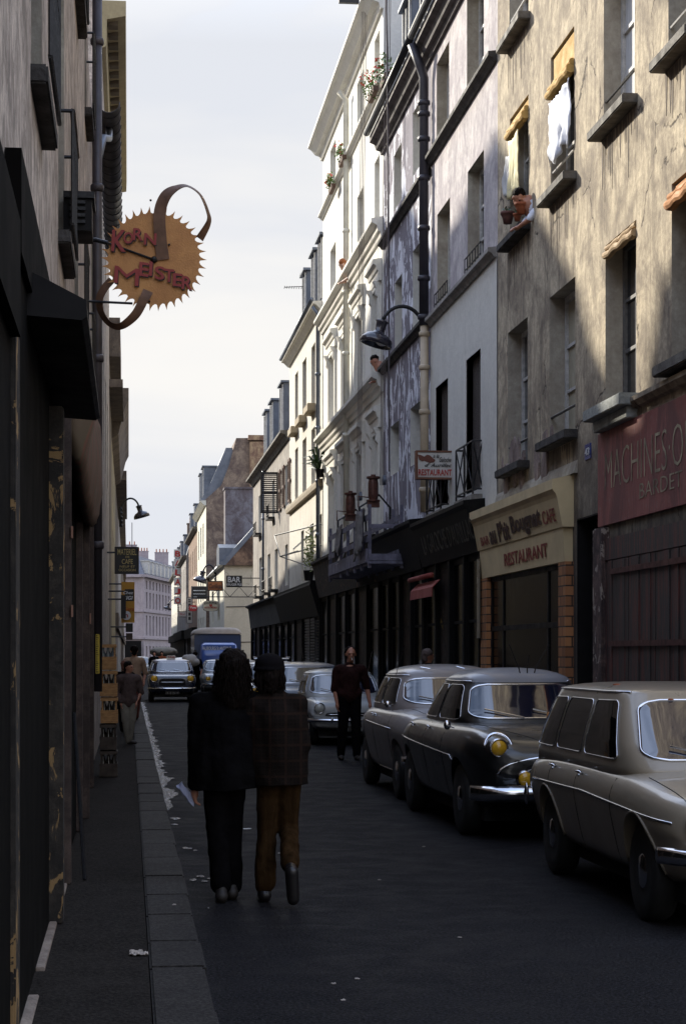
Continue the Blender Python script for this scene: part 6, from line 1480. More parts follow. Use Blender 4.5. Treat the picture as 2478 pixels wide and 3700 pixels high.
car('parked_car', 'silver blue car in front of the blue lorry', 'car', (3.62, 76.5, 0), boxy(paint('silver_blue_paint', (.20, .23, .27), .25), W=1.6, L=4.1, H=1.42, zh=.86, yellow=True))
# taxi coming towards us
def taxi_extra(t, bvb, bvc):
    b = MB(); b.box(-.15, .15, -.42, -.34, 1.46, 1.58); s_ = b.build('roof_sign', M_wsign, t, bev=.01); text('TAXI', (-.12, -.425, 1.49), (1, 0, 0), (0, 0, 1), .24, .065, M_hr, s_, off=.02)
car('taxi', 'black taxi with roof sign and yellow headlights driving towards us', 'taxi', (1.47, 68.2, 0), boxy(P_navy, W=1.66, L=4.4, H=1.47, zh=.92, roofp=paint('lilac_grey_roof', (.26, .25, .30), .25), yellow=True, bars=1, zl=.80, lampr=.11, extra=taxi_extra, grille=(.46, .55, .80, 0)), 0, None)
car('moving_car', 'pale car partly hidden behind the taxi and the porter', 'car', (2.75, 94, 0), boxy(P_white, W=1.6, L=4.2, H=1.45, zh=.88), 0, None)
car('moving_car', 'small pale car far off at the left behind the taxi', 'car', (.75, 130, 0), boxy(P_lgrey, W=1.6, L=4.2, H=1.42, zh=.86), 0, None)
lc = car('loaded_car', 'dark car carrying a big tan canvas bundle on its roof', 'car', (1.98, 112, 0), boxy(P_dk, W=1.7, L=4.4, H=1.42, zh=.86), 0, None)
b = MB(); secs = []
for i in range(9):
    y = 110.6+i*.35; k = math.sin(math.pi*(i+.6)/9.4)**.4
    secs.append([(1.98+.80*k*math.copysign(abs(math.cos(a))**.7, math.cos(a)), y, 1.74+.27*k*math.sin(a)) for a in [2*math.pi*j/16 for j in range(16)]])
b.loft(secs); me = b.mesh(); noisy(me, .05, 2.5, 4); o = finish(me, 'canvas_bundle', pm('tan_tarpaulin', (.27, .24, .20), .8, var=.3), None, True); tag(o, 'big tan canvas bundle tied on the roof of the dark car', 'bundle')
# --- lorry
lx, ly = 4.02, 88.0; k_ = 7.02
t = thing('lorry', 'blue lorry with a tan rounded roof parked on the right', 'lorry', (lx, ly, 0))
M_lb = paint('dark_blue_lorry_paint', (.018, .035, .085), .4, .3); M_cb = paint('bright_blue_cab_paint', (.035, .085, .30), .3, .15); M_tanr = pm('tan_lorry_roof', (.36, .31, .26), .8, var=.2)
z = lambda py: zat(778, py, ly)
hw = 1.06
b = MB(); b.box(lx-hw, lx+hw, ly, ly+5, .75, z(2290)); b.build('box_body', M_lb, t, bev=.05)
b = MB(); b.loft([[(lx+(hw+.02)*s_*math.copysign(abs(math.cos(a))**.35, math.cos(a)), y, z(2291)+(z(2267)-z(2291))*k2*math.sin(a)) for a in [math.pi*j/20 for j in range(21)]] for y, s_, k2 in ((ly-.06, .96, .6), (ly+.1, 1, 1), (ly+4.9, 1, 1), (ly+5.06, .96, .6))], closed=True); b.build('box_roof', M_tanr, t, True)
cb = MB(); yc0 = ly-1.5
secs = []
for y, hw2, z0, z1 in ((yc0, .72, .5, 1.55), (yc0+.05, .80, .45, 1.70), (yc0+.35, .84, .45, z(2328)), (yc0+.6, .85, .45, z(2322)), (ly-.02, .85, .45, z(2322))):
    secs.append([(lx+hw2*a_, y, z0+(z1-z0)*b_) for a_, b_ in ((-.98, 0), (-1, .3), (-1, .62), (-.93, .95), (-.75, 1), (.75, 1), (.93, .95), (1, .62), (1, .3), (.98, 0))])
cb.loft(secs); me = evald(cb.mesh(), [('BEVEL', dict(width=.03, segments=2))]); cab_ = finish(me, 'cab', M_cb, t, True)
b = MB(); b.prism([(lx-.70, z(2352)), (lx+.70, z(2352)), (lx+.72, z(2331)), (lx-.72, z(2331))], 1, yc0+.14, yc0+.16); vis = b.build('name_board', M_cb, t)
faced('FAUBOURG St ANTOINE', 731, 2349, 836, 13, yc0+.12, M_wl, vis, off=.015)
b = MB(); b.prism([(lx-.66, z(2404)), (lx+.66, z(2404)), (lx+.64, z(2356)), (lx-.64, z(2356))], 1, yc0+.08, yc0+.10); b.build('windscreen', glassm('blue_windscreen', (.03, .05, .13), .05), t)
for sg_ in (-1, 1):
    b = MB(); b.lathe([(.001, -.06), (.09, -.05), (.11, 0), (.10, .05)], (lx+sg_*.6, yc0-.02, .85), 'y', 16); h_ = b.build('headlight', M_chrome, t, True)
    b = MB(); b.tube([(lx+sg_*.86, yc0+.35, 1.6), (lx+sg_*1.05, yc0+.3, 1.65)], .01, 5); b.box(lx+sg_*1.0, lx+sg_*1.12, yc0+.28, yc0+.30, 1.55, 1.8); b.build('wing_mirror', M_blk, t)
    for yy in (yc0+.5, ly+3.6):
        b = MB(); b.lathe([(.25, -.22*sg_), (.40, -.22*sg_), (.42, -.1*sg_), (.40, 0), (.2, -.03*sg_)], (lx+sg_*.95, yy, .42), 'x', 22); wh = b.build('wheel', M_rubber, t, True)
        b = MB(); b.lathe([(.001, 0), (.2, -.01*sg_), (.22, -.04*sg_)], (lx+sg_*.95, yy, .42), 'x', 16); b.build('hub', M_lb, wh, True)
b = MB(); b.box(lx-.85, lx+.85, yc0-.1, yc0-.04, .45, .6); b.build('bumper', M_blk, t, bev=.01)
# ================= people: tapered capsules fused by voxel remesh into one surface
M_skin = pm('weathered_skin', (.42, .19, .12), .5, var=.15, vs=20); M_skin2 = pm('fair_skin', (.55, .33, .24), .5, var=.12, vs=20)
def caps(b, p0, p1, r0, r1, n=14, fl=(1, 1, 1)):
    p0, p1 = Vector(p0), Vector(p1); d = p1-p0; L = d.length
    if L < 1e-5: b.sph(tuple(p0), (r0*fl[0], r0*fl[1], r0*fl[2])); return
    d.normalize(); prof = []
    for k in range(5): a = math.pi/2*(1-k/4); prof.append((r0*math.cos(a), -r0*math.sin(a)))
    for k in range(5): a = math.pi/2*k/4; prof.append((r1*math.cos(a), L+r1*math.sin(a)))
    q = d.to_track_quat('Z', 'Y').to_matrix(); vs = []
    for r_, h in prof:
        for k in range(n):
            a = 2*math.pi*k/n; v = q @ Vector((max(r_, 1e-4)*math.cos(a), max(r_, 1e-4)*math.sin(a), h)); vs.append(p0+Vector((v.x*fl[0] if fl[0] != 1 else v.x, v.y*fl[1] if fl[1] != 1 else v.y, v.z)))
    m_ = len(prof); b.add(vs, [(i*n+k, i*n+(k+1) % n, (i+1)*n+(k+1) % n, (i+1)*n+k) for i in range(m_-1) for k in range(n)]+[tuple(range(n)), tuple((m_-1)*n+k for k in range(n))])
def flesh(name, mat, parent, prims, vox=.014, it=4, amp=0, sc=8, seed=0, cut=None):
    b = MB()
    for p in prims:
        if p[0] == 'e': b.sph(p[1], p[2], 18, 12)
        elif p[0] == 'b': b.obox(p[1], *p[2], p[3] if len(p) > 3 else None)
        else: caps(b, *p)
    me = evald(b.mesh(), [('REMESH', dict(mode='VOXEL', voxel_size=vox)), ('SMOOTH', dict(factor=.5, iterations=it))])
    if cut is not None:                               # clean hem
        bm = bmesh.new(); bm.from_mesh(me); r_ = bmesh.ops.bisect_plane(bm, geom=bm.verts[:]+bm.edges[:]+bm.faces[:], plane_co=(0, 0, cut), plane_no=(.03, 0, -1), clear_outer=True)
        bmesh.ops.edgeloop_fill(bm, edges=[e for e in bm.edges if e.is_boundary]); bm.to_mesh(me); bm.free()
    if amp: noisy(me, amp, sc, seed)
    if amp and amp < .0115: noisy(me, .0035, 28, seed+9)
    return finish(me, name, mat, parent, True)
def hand(o, wrist, d, palm, s=1.0, curl=.6, side=1):
    """palm + 5 fingers as capsules: d = direction of the fingers, palm = palm normal"""
    w_, d, n_ = Vector(wrist), Vector(d).normalized(), Vector(palm).normalized(); x = d.cross(n_).normalized()*side
    o.append((w_, w_+d*.045*s, .025*s, .030*s)); o.append((w_+d*.05*s-x*.018*s, w_+d*.085*s-x*.024*s, .018*s, .015*s)); o.append((w_+d*.05*s+x*.016*s, w_+d*.085*s+x*.022*s, .019*s, .015*s))
    for i, L in enumerate((.070, .078, .072, .056)):
        a = w_+d*.085*s+x*(.030-.020*i)*s; m_ = a+(d*(1-curl*.4)+n_*curl*.6)*L*.5*s; e = m_+(d*(1-curl)+n_*curl)*L*.5*s
        o.append((a, m_, .0098*s, .0092*s)); o.append((m_, e, .009*s, .0075*s))
    a = w_+d*.025*s+x*.03*s; m_ = a+(d*.6+x*.7+n_*.2)*.035*s; e = m_+(d*.9+x*.15+n_*.3)*.032*s; o.append((a, m_, .0125*s, .011*s)); o.append((m_, e, .011*s, .009*s))
def head(o, c, s=1.0, yaw=0, pitch=0, neck=None):
    """skull, jaw, nose, ears; faces -y when yaw = 0"""
    M = Matrix.Rotation(yaw, 3, 'Z') @ Matrix.Rotation(pitch, 3, 'X'); c = Vector(c); T = lambda v: c+M @ (Vector(v)*s)
    o += [('e', tuple(T((0, .01, .02))), (.076*s, .092*s, .092*s)), (T((0, -.03, -.02)), T((0, -.045, -.085)), .060*s, .036*s), (T((0, -.083, .008)), T((0, -.105, -.028)), .010*s, .015*s),
          (T((-.078, .01, .0)), T((-.080, .012, -.03)), .016*s, .010*s), (T((.078, .01, .0)), T((.080, .012, -.03)), .016*s, .010*s), (T((-.03, -.082, .022)), T((.03, -.082, .022)), .014*s, .014*s), (T((-.018, -.085, -.055)), T((.018, -.085, -.055)), .010*s, .010*s)]
    if neck is not None: o.append((T((0, .02, -.05)), Vector(neck), .052*s, .058*s))
    return T
def eyes(T, parent, s=1.0):
    for x in (-.03, .03):
        b = MB(); b.sph(tuple(T((x, -.083, .005))), (.013*s, .009*s, .009*s), 10, 6); b.build('eye', M_blk, parent, True)
# --- long haired walker (left of the pair), seen from behind
def person(label, x, y, z=0, rot=0, group=None): return thing('person', label, 'person', (x, y, z), rot, group, world=False)
yp = 13.05; px0 = xat(909, yp)
M_coat = pm(spec=.04, name='black_wool', c=(.005, .0045, .005), r=.9, var=.4, vs=6, bs=.4, bsc=30); M_trd = pm(spec=.04, name='black_trouser_cloth', c=(.0045, .004, .0045), r=.9, var=.4, vs=6)
M_hair = pm('dark_brown_hair', (.010, .006, .0045), .7, var=.6, vs=40, stretch=(3, 3, .4), bs=.9, bsc=25, spec=.08)
W_ = person('person with long dark hair and a black coat, walking away and holding a pale paper', px0, yp)
bd = []; T = head(bd, (-.125, 0, 1.565), 1.0, math.pi, 0, (-.15, .03, 1.40)); bd += [((-.33, 0, 1.31), (-.02, 0, 1.31), .05, .05), ((-.19, 0, 1.28), (-.18, 0, 1.0), .10, .11), ((-.24, 0, .90), (-.13, 0, .90), .07, .07)]
bd += [((-.235, 0, .86), (-.235, .03, .50), .06, .045), ((-.235, .03, .50), (-.205, -.02, .08), .042, .032), ((-.125, 0, .86), (-.125, .10, .50), .06, .045), ((-.125, .10, .50), (-.125, .14, .09), .042, .032)]
bd += [((-.34, 0, 1.28), (-.37, -.01, 1.02), .04, .036), ((-.37, -.01, 1.02), (-.382, .02, .79), .032, .026)]
hand(bd, (-.383, .02, .77), (.03, .10, -1), (1, 0, 0), 1.0, .7, -1)
flesh('body', M_skin, W_, bd, .011)
def hem(b, cx, cy, z0, z1, rx0, ry0, rx1, ry1, n=28, seed=0, k=5):
    secs = []
    for j in range(k+1):
        u = j/k; secs.append([(cx+(rx0+(rx1-rx0)*u)*math.cos(a)*(1+.03*math.sin(a*6+seed)*(1-u)), cy+(ry0+(ry1-ry0)*u)*math.sin(a), z0+(z1-z0)*u) for a in [2*math.pi*i/n for i in range(n)]])
    b.loft(secs)
ct = [((-.34, 0, 1.34), (.0, .0, 1.34), .085, .085, 14), ((-.17, .02, 1.40), (-.17, .02, 1.30), .10, .15), ((-.20, 0, 1.22), (-.18, 0, .98), .165, .15), ((-.27, 0, 1.2), (-.29, 0, .86), .12, .125), ((-.08, 0, 1.2), (-.06, 0, .86), .12, .125), ((-.18, 0, 1.0), (-.175, 0, .72), .165, .16), ((-.29, .0, .98), (-.30, 0, .70), .11, .10), ((-.06, .0, .98), (-.05, 0, .70), .11, .10),
      ((-.355, .0, 1.30), (-.375, -.01, 1.04), .076, .062), ((-.375, -.01, 1.04), (-.38, .01, .80), .060, .052), ((.02, 0, 1.30), (.06, .06, 1.05), .08, .065)]
flesh('coat', M_coat, W_, ct, .014, 4, .010, 7, 2, cut=.765)
tr = [((-.245, .0, .88), (-.235, .03, .50), .092, .074), ((-.235, .03, .50), (-.205, -.02, .12), .070, .072), ((-.12, .0, .88), (-.125, .10, .50), .092, .074), ((-.125, .10, .50), (-.125, .14, .10), .070, .072), ((-.2, 0, .88), (-.15, 0, .88), .10, .11)]
flesh('trousers', M_trd, W_, tr, .013, 3, .007, 11, 5)
for x, y in ((-.205, -.03), (-.125, .13)):
    flesh('shoe', M_blk, W_, [((x, y-.04, .045), (x, y+.16, .035), .045, .035), ((x, y-.03, .03), (x, y-.02, .1), .04, .04)], .01, 2)
hr = [('e', (-.125, 0, 1.605), (.108, .118, .105)), ((-.18, -.03, 1.58), (-.20, -.03, 1.38), .058, .045), ((-.07, -.03, 1.58), (-.055, -.03, 1.39), .058, .045), ((-.125, -.06, 1.58), (-.13, -.08, 1.36), .085, .075), ((-.16, -.05, 1.5), (-.18, -.07, 1.31), .06, .035), ((-.08, -.06, 1.5), (-.07, -.07, 1.32), .05, .03)]
flesh('hair', M_hair, W_, hr, .010, 2, .016, 22, 3)
def strands(parent, c, rx, ry, ztop, zlo, n_, seed, mat, amp=.02):
    random.seed(seed); b = MB()
    for i in range(n_):
        a = random.uniform(0, 6.283); x, y = c[0]+rx*math.cos(a), c[1]+ry*math.sin(a); z0 = random.uniform((ztop+zlo)/2, ztop); L = random.uniform(.08, .22)
        b.tube([(x*.98+c[0]*.02, y, z0), (x+random.uniform(-amp, amp), y+random.uniform(-amp, amp), z0-L*.5), (x+random.uniform(-amp, amp)*1.4, y+random.uniform(-amp, amp), max(zlo, z0-L))], [.004, .003, .001], 4)
    b.build('hair_strands', mat, parent)
strands(W_, (-.13, -.04, 0), .112, .108, 1.64, 1.26, 420, 6, M_hair, .03)
b = MB(); q = []
for i in range(8):
    u = i/7; q.append([(-.40-.09*u*(1 if k < 4 else .9)+.018*math.cos(k*.785)*(1+math.sin(i*2)*.3), .02+.022*math.sin(k*.785), .70+.11*u-.008*k) for k in range(8)])
b.loft(q); me = b.mesh(); noisy(me, .008, 30); o = finish(me, 'held_paper', pm('pale_blue_paper', (.30, .31, .42), .7), None, False); o.location = (px0, yp, 0); ORG[o.name] = Vector((0, 0, 0)); tag(o, 'crumpled pale paper in the left hand of the long haired walker', 'paper')
# --- checked jacket walker (right of the pair)
m, nt, n, l, bb = _new('checked_tweed'); mp = pos_map(nt, (1, 1, 1)); s_ = nt.nodes.new('ShaderNodeSeparateXYZ'); l.new(mp.outputs[0], s_.inputs[0])
def stripes(sock, f, w_):
    a = nt.nodes.new('ShaderNodeMath'); a.operation = 'MULTIPLY'; a.inputs[1].default_value = f; l.new(sock, a.inputs[0]); c = nt.nodes.new('ShaderNodeMath'); c.operation = 'FRACT'; l.new(a.outputs[0], c.inputs[0]); return rng(nt, c.outputs[0], w_, w_+.08, 1, 0)
ad = nt.nodes.new('ShaderNodeMath'); ad.operation = 'MAXIMUM'; l.new(stripes(s_.outputs[0], 38, .3), ad.inputs[0]); l.new(stripes(s_.outputs[2], 38, .3), ad.inputs[1])
a2 = nt.nodes.new('ShaderNodeMath'); a2.operation = 'MAXIMUM'; l.new(stripes(s_.outputs[0], 9.5, .12), a2.inputs[0]); l.new(stripes(s_.outputs[2], 9.5, .12), a2.inputs[1])
bb.inputs['Specular IOR Level'].default_value = .04; c = mixc(nt, ad.outputs[0], (.010, .008, .007), (.0135, .010, .0085)); l.new(mixc(nt, a2.outputs[0], c, (.021, .013, .010)), bb.inputs['Base Color']); bb.inputs['Roughness'].default_value = .95; bump(nt, nz(nt, mp, 160, 2).outputs[0], .4); M_tweed = m
m_ = pm(spec=.04, name='brown_corduroy', c=(.044, .023, .009), r=.85, var=.55, vs=5, bs=.5, bsc=60, stretch=(4, 4, .6)); M_cord = m_
M_ = person('person in a brown checked jacket and round dark hat, walking away', px0, yp-.02)
ox = .0
bd = []; T = head(bd, (.127, .02, 1.54), 1.0, math.pi, 0, (.14, .03, 1.38)); bd += [((.02, 0, 1.31), (.30, 0, 1.31), .05, .05), ((.16, 0, 1.28), (.18, 0, 1.0), .11, .12), ((.13, 0, .88), (.24, 0, .88), .07, .07), ((.118, .0, .84), (.105, .03, .48), .056, .045), ((.105, .03, .48), (.090, -.01, .08), .042, .032), ((.253, 0, .84), (.250, .03, .49), .056, .045), ((.250, .03, .49), (.236, -.32, .25), .042, .03),
    ((.30, 0, 1.28), (.335, -.02, 1.04), .05, .042), ((.335, -.02, 1.04), (.28, .20, 1.08), .040, .028), ((-.01, 0, 1.28), (-.07, .05, 1.05), .055, .045), ((-.07, .05, 1.05), (-.02, .26, 1.08), .042, .028)]
hand(bd, (.272, .215, 1.085), (-.4, .6, .2), (0, 0, -1), 1.0, .5, 1); hand(bd, (-.018, .27, 1.085), (.3, .6, .1), (0, 0, -1), 1.0, .5, -1)
flesh('body', M_skin, M_, bd, .011)
jk = [((.02, 0, 1.325), (.30, 0, 1.325), .085, .085), ((.14, .02, 1.385), (.14, .02, 1.30), .095, .15), ((.16, 0, 1.22), (.18, 0, .98), .17, .16), ((.08, 0, 1.2), (.11, 0, .86), .13, .12), ((.25, 0, 1.2), (.26, 0, .86), .13, .125), ((.12, 0, .95), (.145, 0, .72), .125, .125), ((.26, 0, .95), (.275, 0, .72), .11, .115), ((.19, 0, .95), (.20, 0, .72), .14, .14),
      ((.30, 0, 1.28), (.335, -.03, 1.05), .078, .064), ((.335, -.03, 1.05), (.30, .16, 1.07), .066, .05), ((-.0, 0, 1.28), (-.065, .04, 1.06), .078, .066), ((-.065, .04, 1.06), (-.03, .2, 1.07), .06, .05)]
flesh('jacket', M_tweed, M_, jk, .013, 4, .009, 7, 11, cut=.785)
b = MB(); b.lathe([(.066, 1.40), (.072, 1.43), (.068, 1.455), (.060, 1.455), (.062, 1.40)], (.135, .022, 0), 'z', 24); b.build('shirt_collar', pm('orange_collar', (.42, .16, .03), .7), M_, True)
flesh('trousers', M_cord, M_, [((.115, 0, .86), (.105, .03, .48), .088, .068), ((.105, .03, .48), (.090, -.01, .13), .068, .074), ((.255, 0, .86), (.250, .03, .49), .088, .068), ((.255, .03, .49), (.238, -.26, .28), .066, .064), ((.13, 0, .86), (.24, 0, .86), .11, .11)], .012, 3, .008, 13, 4)
flesh('shoe', pm('black_shoe_leather', (.012, .010, .010), .4), M_, [((.085, -.03, .045), (.085, .17, .035), .048, .038), ((.085, -.02, .03), (.085, -.02, .11), .042, .04)], .009, 2)
flesh('shoe', pm('black_shoe_leather', (.012, .010, .010), .4), M_, [((.238, -.38, .24), (.250, -.36, .06), .046, .042), ((.235, -.34, .26), (.236, -.33, .22), .04, .04)], .009, 2)
flesh('hair', M_hair, M_, [('e', (.127, .02, 1.555), (.100, .108, .105)), ((.06, -.0, 1.52), (.05, -.01, 1.49), .05, .04), ((.19, -.0, 1.52), (.20, -.01, 1.49), .04, .035), ((.12, -.05, 1.50), (.13, -.05, 1.45), .06, .05)], .009, 2, .010, 26, 8)
strands(M_, (.127, .0, 0), .085, .09, 1.56, 1.42, 160, 8, M_hair, .02)
ht = flesh('felt_hat', pm(spec=.04, name='black_felt', c=(.008, .007, .008), r=.95), None, [('e', (.122, .02, 1.600), (.103, .112, .078)), ('e', (.118, .02, 1.568), (.112, .118, .030))], .009, 4)
ht.location = (px0, yp-.02, 0); tag(ht, 'dark round hat on the head of the checked jacket walker', 'hat')
# --- man with a cigarette facing us
Y3 = 30.1; X3 = xat(1262, Y3)
C_ = person('person with bare forearms and a cigarette, facing us beside the grey saloon', X3, Y3)
bd = []; T = head(bd, (.02, -.02, 1.66), 1.0, 0, R(5), (.01, .02, 1.48)); bd += [((-.17, 0, 1.40), (.19, 0, 1.40), .075, .075), ((0, 0, 1.38), (0, 0, 1.05), .13, .12), ((-.07, 0, .95), (.08, 0, .95), .09, .09), ((-.09, 0, .93), (-.10, -.02, .50), .08, .055), ((-.10, -.02, .50), (-.13, .06, .09), .05, .036), ((.09, 0, .93), (.10, -.05, .50), .08, .055), ((.10, -.05, .50), (.11, -.04, .09), .05, .036),
    ((-.20, 0, 1.38), (-.23, .02, 1.10), .055, .043), ((-.23, .02, 1.10), (-.20, -.04, .90), .040, .028), ((.22, 0, 1.38), (.28, .02, 1.12), .055, .043), ((.28, .02, 1.12), (.315, -.04, .90), .040, .028)]
hand(bd, (-.20, -.045, .885), (.05, -.1, -1), (1, 0, 0), 1.0, .6, 1); hand(bd, (.318, -.045, .885), (.05, -.1, -1), (-1, 0, 0), 1.0, .6, -1)
flesh('body', M_skin, C_, bd, .0095, 3); eyes(T, C_)
flesh('shirt', pm(spec=.04, name='dark_maroon_shirt', c=(.030, .013, .012), r=.85, var=.4, vs=9), C_, [((-.16, 0, 1.405), (.18, 0, 1.405), .095, .095), ((0, .01, 1.46), (0, 0, 1.36), .085, .14), ((0, 0, 1.32), (0, 0, 1.02), .175, .155), ((-.08, 0, 1.05), (.08, 0, 1.05), .125, .125), ((-.195, 0, 1.38), (-.232, .02, 1.10), .078, .062), ((.215, 0, 1.38), (.280, .02, 1.14), .078, .060)], .012, 3, .007, 12, 1)
flesh('trousers', M_trd, C_, [((-.09, 0, .98), (-.10, -.02, .52), .105, .082), ((-.10, -.02, .52), (-.13, .05, .10), .080, .066), ((.09, 0, .98), (.10, -.05, .52), .105, .082), ((.10, -.05, .52), (.11, -.04, .10), .080, .066), ((-.06, 0, .97), (.06, 0, .97), .12, .12)], .012, 3, .006, 12, 2)
for x, y in ((-.13, .04), (.11, -.05)): flesh('shoe', M_blk, C_, [((x, y+.04, .045), (x, y-.16, .035), .045, .036), ((x, y+.03, .03), (x, y+.02, .1), .04, .04)], .01, 2)
flesh('hair', M_hair, C_, [('e', (.02, .014, 1.705), (.090, .096, .082)), ((-.055, .0, 1.69), (-.060, .01, 1.64), .028, .02), ((.095, .0, 1.69), (.100, .01, 1.64), .028, .02)], .009, 2, .008, 30)
b = MB(); b.tube([T((.0, -.10, -.052)), T((.005, -.16, -.085))], .0055, 8); cg = b.build('cigarette', M_wl); cg.location = (X3, Y3, 0); tag(cg, 'white cigarette between the lips of the man facing us', 'cigarette')
# --- boy and others on the left pavement
def simple(label, x, y, z, h, top, bot, hairm, yaw=0, stride=.12, skin=M_skin, rot=0, arm=.0, bend=0, group=None, lean=0):
    t = person(label, x, y, z, rot, group); s = h/1.75; V = lambda a, b_, c_: Vector((a*s+lean*c_*s, b_*s, c_*s))
    bd = []; T = head(bd, V(.0, -.02, 1.63), s*1.02, yaw, R(3), V(0, .02, 1.45)); sh = [(V(-.16, 0, 1.38), V(.16, 0, 1.38), .08*s, .08*s), (V(0, 0, 1.35), V(0, 0, 1.02), .14*s, .13*s), (V(-.08, 0, .95), V(.08, 0, .95), .11*s, .11*s)]
    lg = []
    for sg_, st_ in ((-1, stride), (1, -stride)): lg += [(V(sg_*.09, 0, .93), V(sg_*.10+st_*.35, -.03, .50), .08*s, .056*s), (V(sg_*.10+st_*.35, -.03, .50), V(sg_*.11+st_, .02, .08), .052*s, .036*s)]
    ar = []
    for sg_ in (-1, 1): ar += [(V(sg_*.20, 0, 1.36), V(sg_*.26, .03, 1.10), .052*s, .042*s), (V(sg_*.26, .03, 1.10), V(sg_*(.22-arm), -.08, .90), .038*s, .027*s)]
    bd += sh+lg+ar
    for sg_ in (-1, 1): hand(bd, V(sg_*(.22-arm), -.085, .885), (.05*-sg_, -.1, -1), (-sg_, 0, 0), s, .6, -sg_)
    flesh('body', skin, t, bd, .012); 
    if abs(yaw) < 2: eyes(T, t, s)
    g = lambda L, k: [(a, c_, r0+k, r1+k) for a, c_, r0, r1 in L]
    flesh('jacket', top, t, g(sh, .022)+g(ar, .02)[:-1]+[(ar[2][0], ar[2][1], .072*s, .06*s), (ar[1][0], ar[1][1]*.85+ar[1][0]*.15, .058*s, .045*s), (V(0, 0, 1.2), V(0, 0, .92), .165*s, .155*s)], .013, 3, .006, 12, 3)
    flesh('trousers', bot, t, g([(a, c_, r0, r1) for a, c_, r0, r1 in lg], .024)+[(V(-.06, 0, .94), V(.06, 0, .94), .12*s, .12*s)], .013, 3, .006, 12, 5)
    for sg_, st_ in ((-1, stride), (1, -stride)):
        p = V(sg_*.11+st_, .02, .045); f = Vector((math.sin(yaw)*1, -math.cos(yaw), 0))*.15*s; flesh('shoe', M_blk, t, [(p, p+f, .045*s, .036*s), (p, p+Vector((0, 0, .06)), .04*s, .04*s)], .011, 2)
    flesh('hair', hairm, t, [('e', tuple(T((0, .024, .04))), (.096*s, .102*s, .092*s)), (T((0, .05, .0)), T((0, .055, -.06)), .066*s, .055*s)], .011, 2, .008, 25)
    return t
simple('boy in a dark sweater and pale trousers looking right on the left pavement', xat(466, 33.0), 33.0, SWZ, 1.41, pm(spec=.04, name='dark_brown_knit', c=(.09, .065, .06), r=.95, var=.3, vs=20), pm(spec=.04, name='grey_green_trousers', c=(.20, .185, .155), r=.9, var=.3, vs=6), M_hair, R(62), .10, arm=.06)
simple('person in a light beige jacket with dark hair behind the boy, walking away', xat(486, 45.0), 45.0, SWZ, 1.72, pm(spec=.04, name='light_beige_jacket', c=(.36, .24, .16), r=.85), pm(spec=.04, name='dark_red_trousers', c=(.12, .045, .035), r=.9), M_hair, math.pi, .06)
simple('person with reddish hair hidden behind the beige jacket', xat(452, 38.0), 38.0, SWZ, 1.40, M_coat, M_trd, pm('red_brown_hair', (.14, .05, .03), .8), 2.6, .05)
pt = simple('person in dark clothes carrying a white sack beside the lorry', xat(706, 74.0), 74.0, 0, 1.72, M_coat, M_trd, M_hair, math.pi, .08)
sk = flesh('white_sack', pm('off_white_sacking', (.46, .43, .41), .9, var=.25), None, [('e', (0, 0, 0), (.26, .2, .20)), ('e', (.16, .0, -.10), (.20, .18, .16)), ('e', (-.14, 0, .04), (.18, .17, .15))], .02, 4, .02, 6); sk.location = (xat(688, 73.7), 73.6, 1.42); tag(sk, 'bulging off white sack carried by the dark clothed porter', 'sack')
simple('person in black far off left of the loaded car', xat(558, 100.0), 100.0, 0, 1.75, M_coat, M_trd, M_hair, 0, .08)
simple('person in a red brown top far behind the taxi', xat(585, 104.0), 104.0, 0, 1.75, pm(spec=.04, name='rust_top', c=(.25, .07, .03), r=.9), M_trd, M_hair, 0, .08)
simple('person passing the restaurant door behind the grey saloon', xat(1546, 31.0), 31.0, .12, 1.62, M_coat, M_trd, pm('grey_brown_hair', (.10, .07, .06), .8), 1.9, .05)
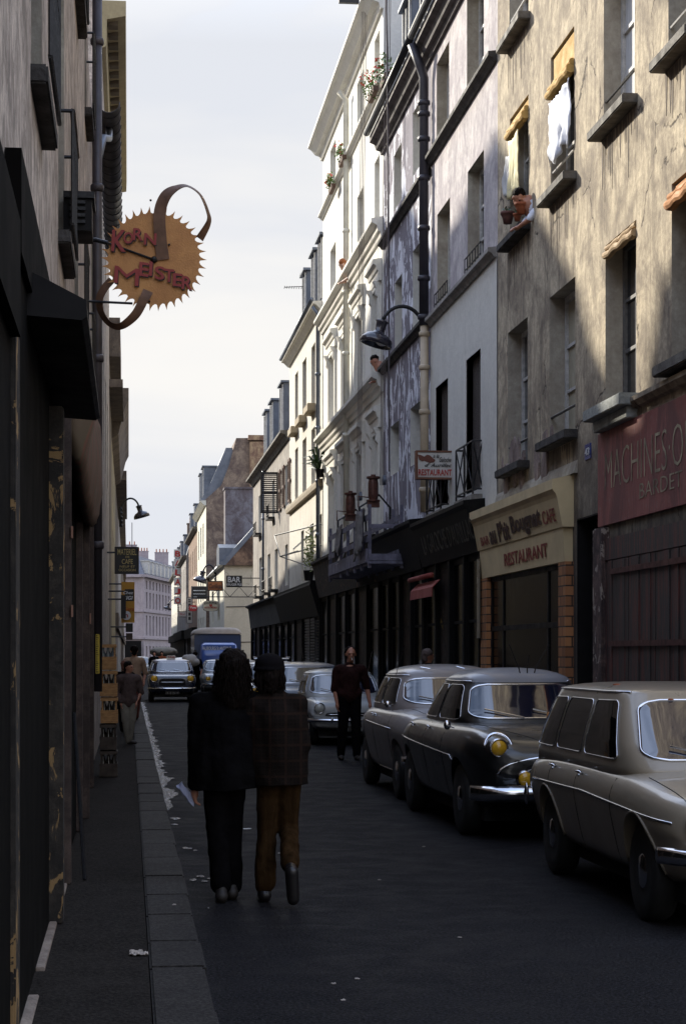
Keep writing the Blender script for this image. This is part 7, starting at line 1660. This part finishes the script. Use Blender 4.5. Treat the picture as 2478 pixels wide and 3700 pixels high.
# --- people at windows
def bust(label, x, y, z, hairm, topm, yaw, pitch, lean, skin=M_skin2, s=1.0, hx=1.0, arms=False):
    t = person(label, x, y, z); bd = []; c0 = Vector((lean[0], lean[1], lean[2])); T = head(bd, c0, s, yaw, pitch, c0*.55+Vector((0, 0, -.02)))
    bd += [((0, -.15, -.08), (0, .15, -.08), .08, .08), ((c0.x*.45, 0, -.03), (.15, 0, -.30), .13, .15), ((0, -.18, -.1), (c0.x*.6, -.20, -.28), .05, .04), ((0, .18, -.1), (c0.x*.6, .2, -.28), .05, .04), ((c0.x*.6, -.20, -.28), (c0.x*1.0, -.05, -.34), .038, .028), ((c0.x*.6, .20, -.28), (c0.x*1.0, .05, -.34), .038, .028)]
    hand(bd, (c0.x*1.0, -.04, -.35), (-.6, .4, -.1), (0, 0, -1), 1, .5, 1); hand(bd, (c0.x*1.0, .04, -.35), (-.6, -.4, -.1), (0, 0, -1), 1, .5, -1)
    flesh('body', skin, t, bd, .010, 3); eyes(T, t, s)
    flesh('top', topm, t, [((0, -.14, -.08), (0, .14, -.08), .095, .095), ((c0.x*.3, 0, -.05), (.15, 0, -.30), .14, .17), ((0, -.18, -.1), (c0.x*.55, -.20, -.26), .066, .055), ((0, .18, -.1), (c0.x*.55, .2, -.26), .066, .055)], .012, 3, .005, 12)
    flesh('hair', hairm, t, [('e', tuple(T((0, .03, .05))), (.088*s*hx, .095*s*hx, .08*s*hx)), (T((0, .07, .02)), T((0, .08, -.05)), .06*s, .045*s)], .009, 2, .012*hx, 28)
    return t
Xw = XR-.14; yw_ = yx(1878, Xw)
bust('person with receding dark hair leaning out among the washing, looking down', XR+.10, yw_, zx(1878, 730, Xw), M_hair, M_shirt, R(20), R(38), (-.26, 0, .05), M_skin, 1.05)
Xw = XR-.20; bust('person with curly ginger hair leaning from the tall white house', XR+.06, yx(1243, Xw), zx(1243, 960, Xw)-.06, pm('ginger_hair', (.36, .12, .04), .8), pm('blue_denim_top', (.10, .14, .26), .8), R(15), R(35), (-.30, 0, .08), M_skin2, 1.05, 1.08)
Xw = XR-.1; bust('person in dark shade at a lower window of the tall white house by the ropes', XR+.05, yx(1362, Xw), zx(1362, 1310, Xw)-.06, M_hair, pm('grey_top', (.2, .2, .24), .8), R(15), R(20), (-.20, 0, .08), M_skin, 1.1)
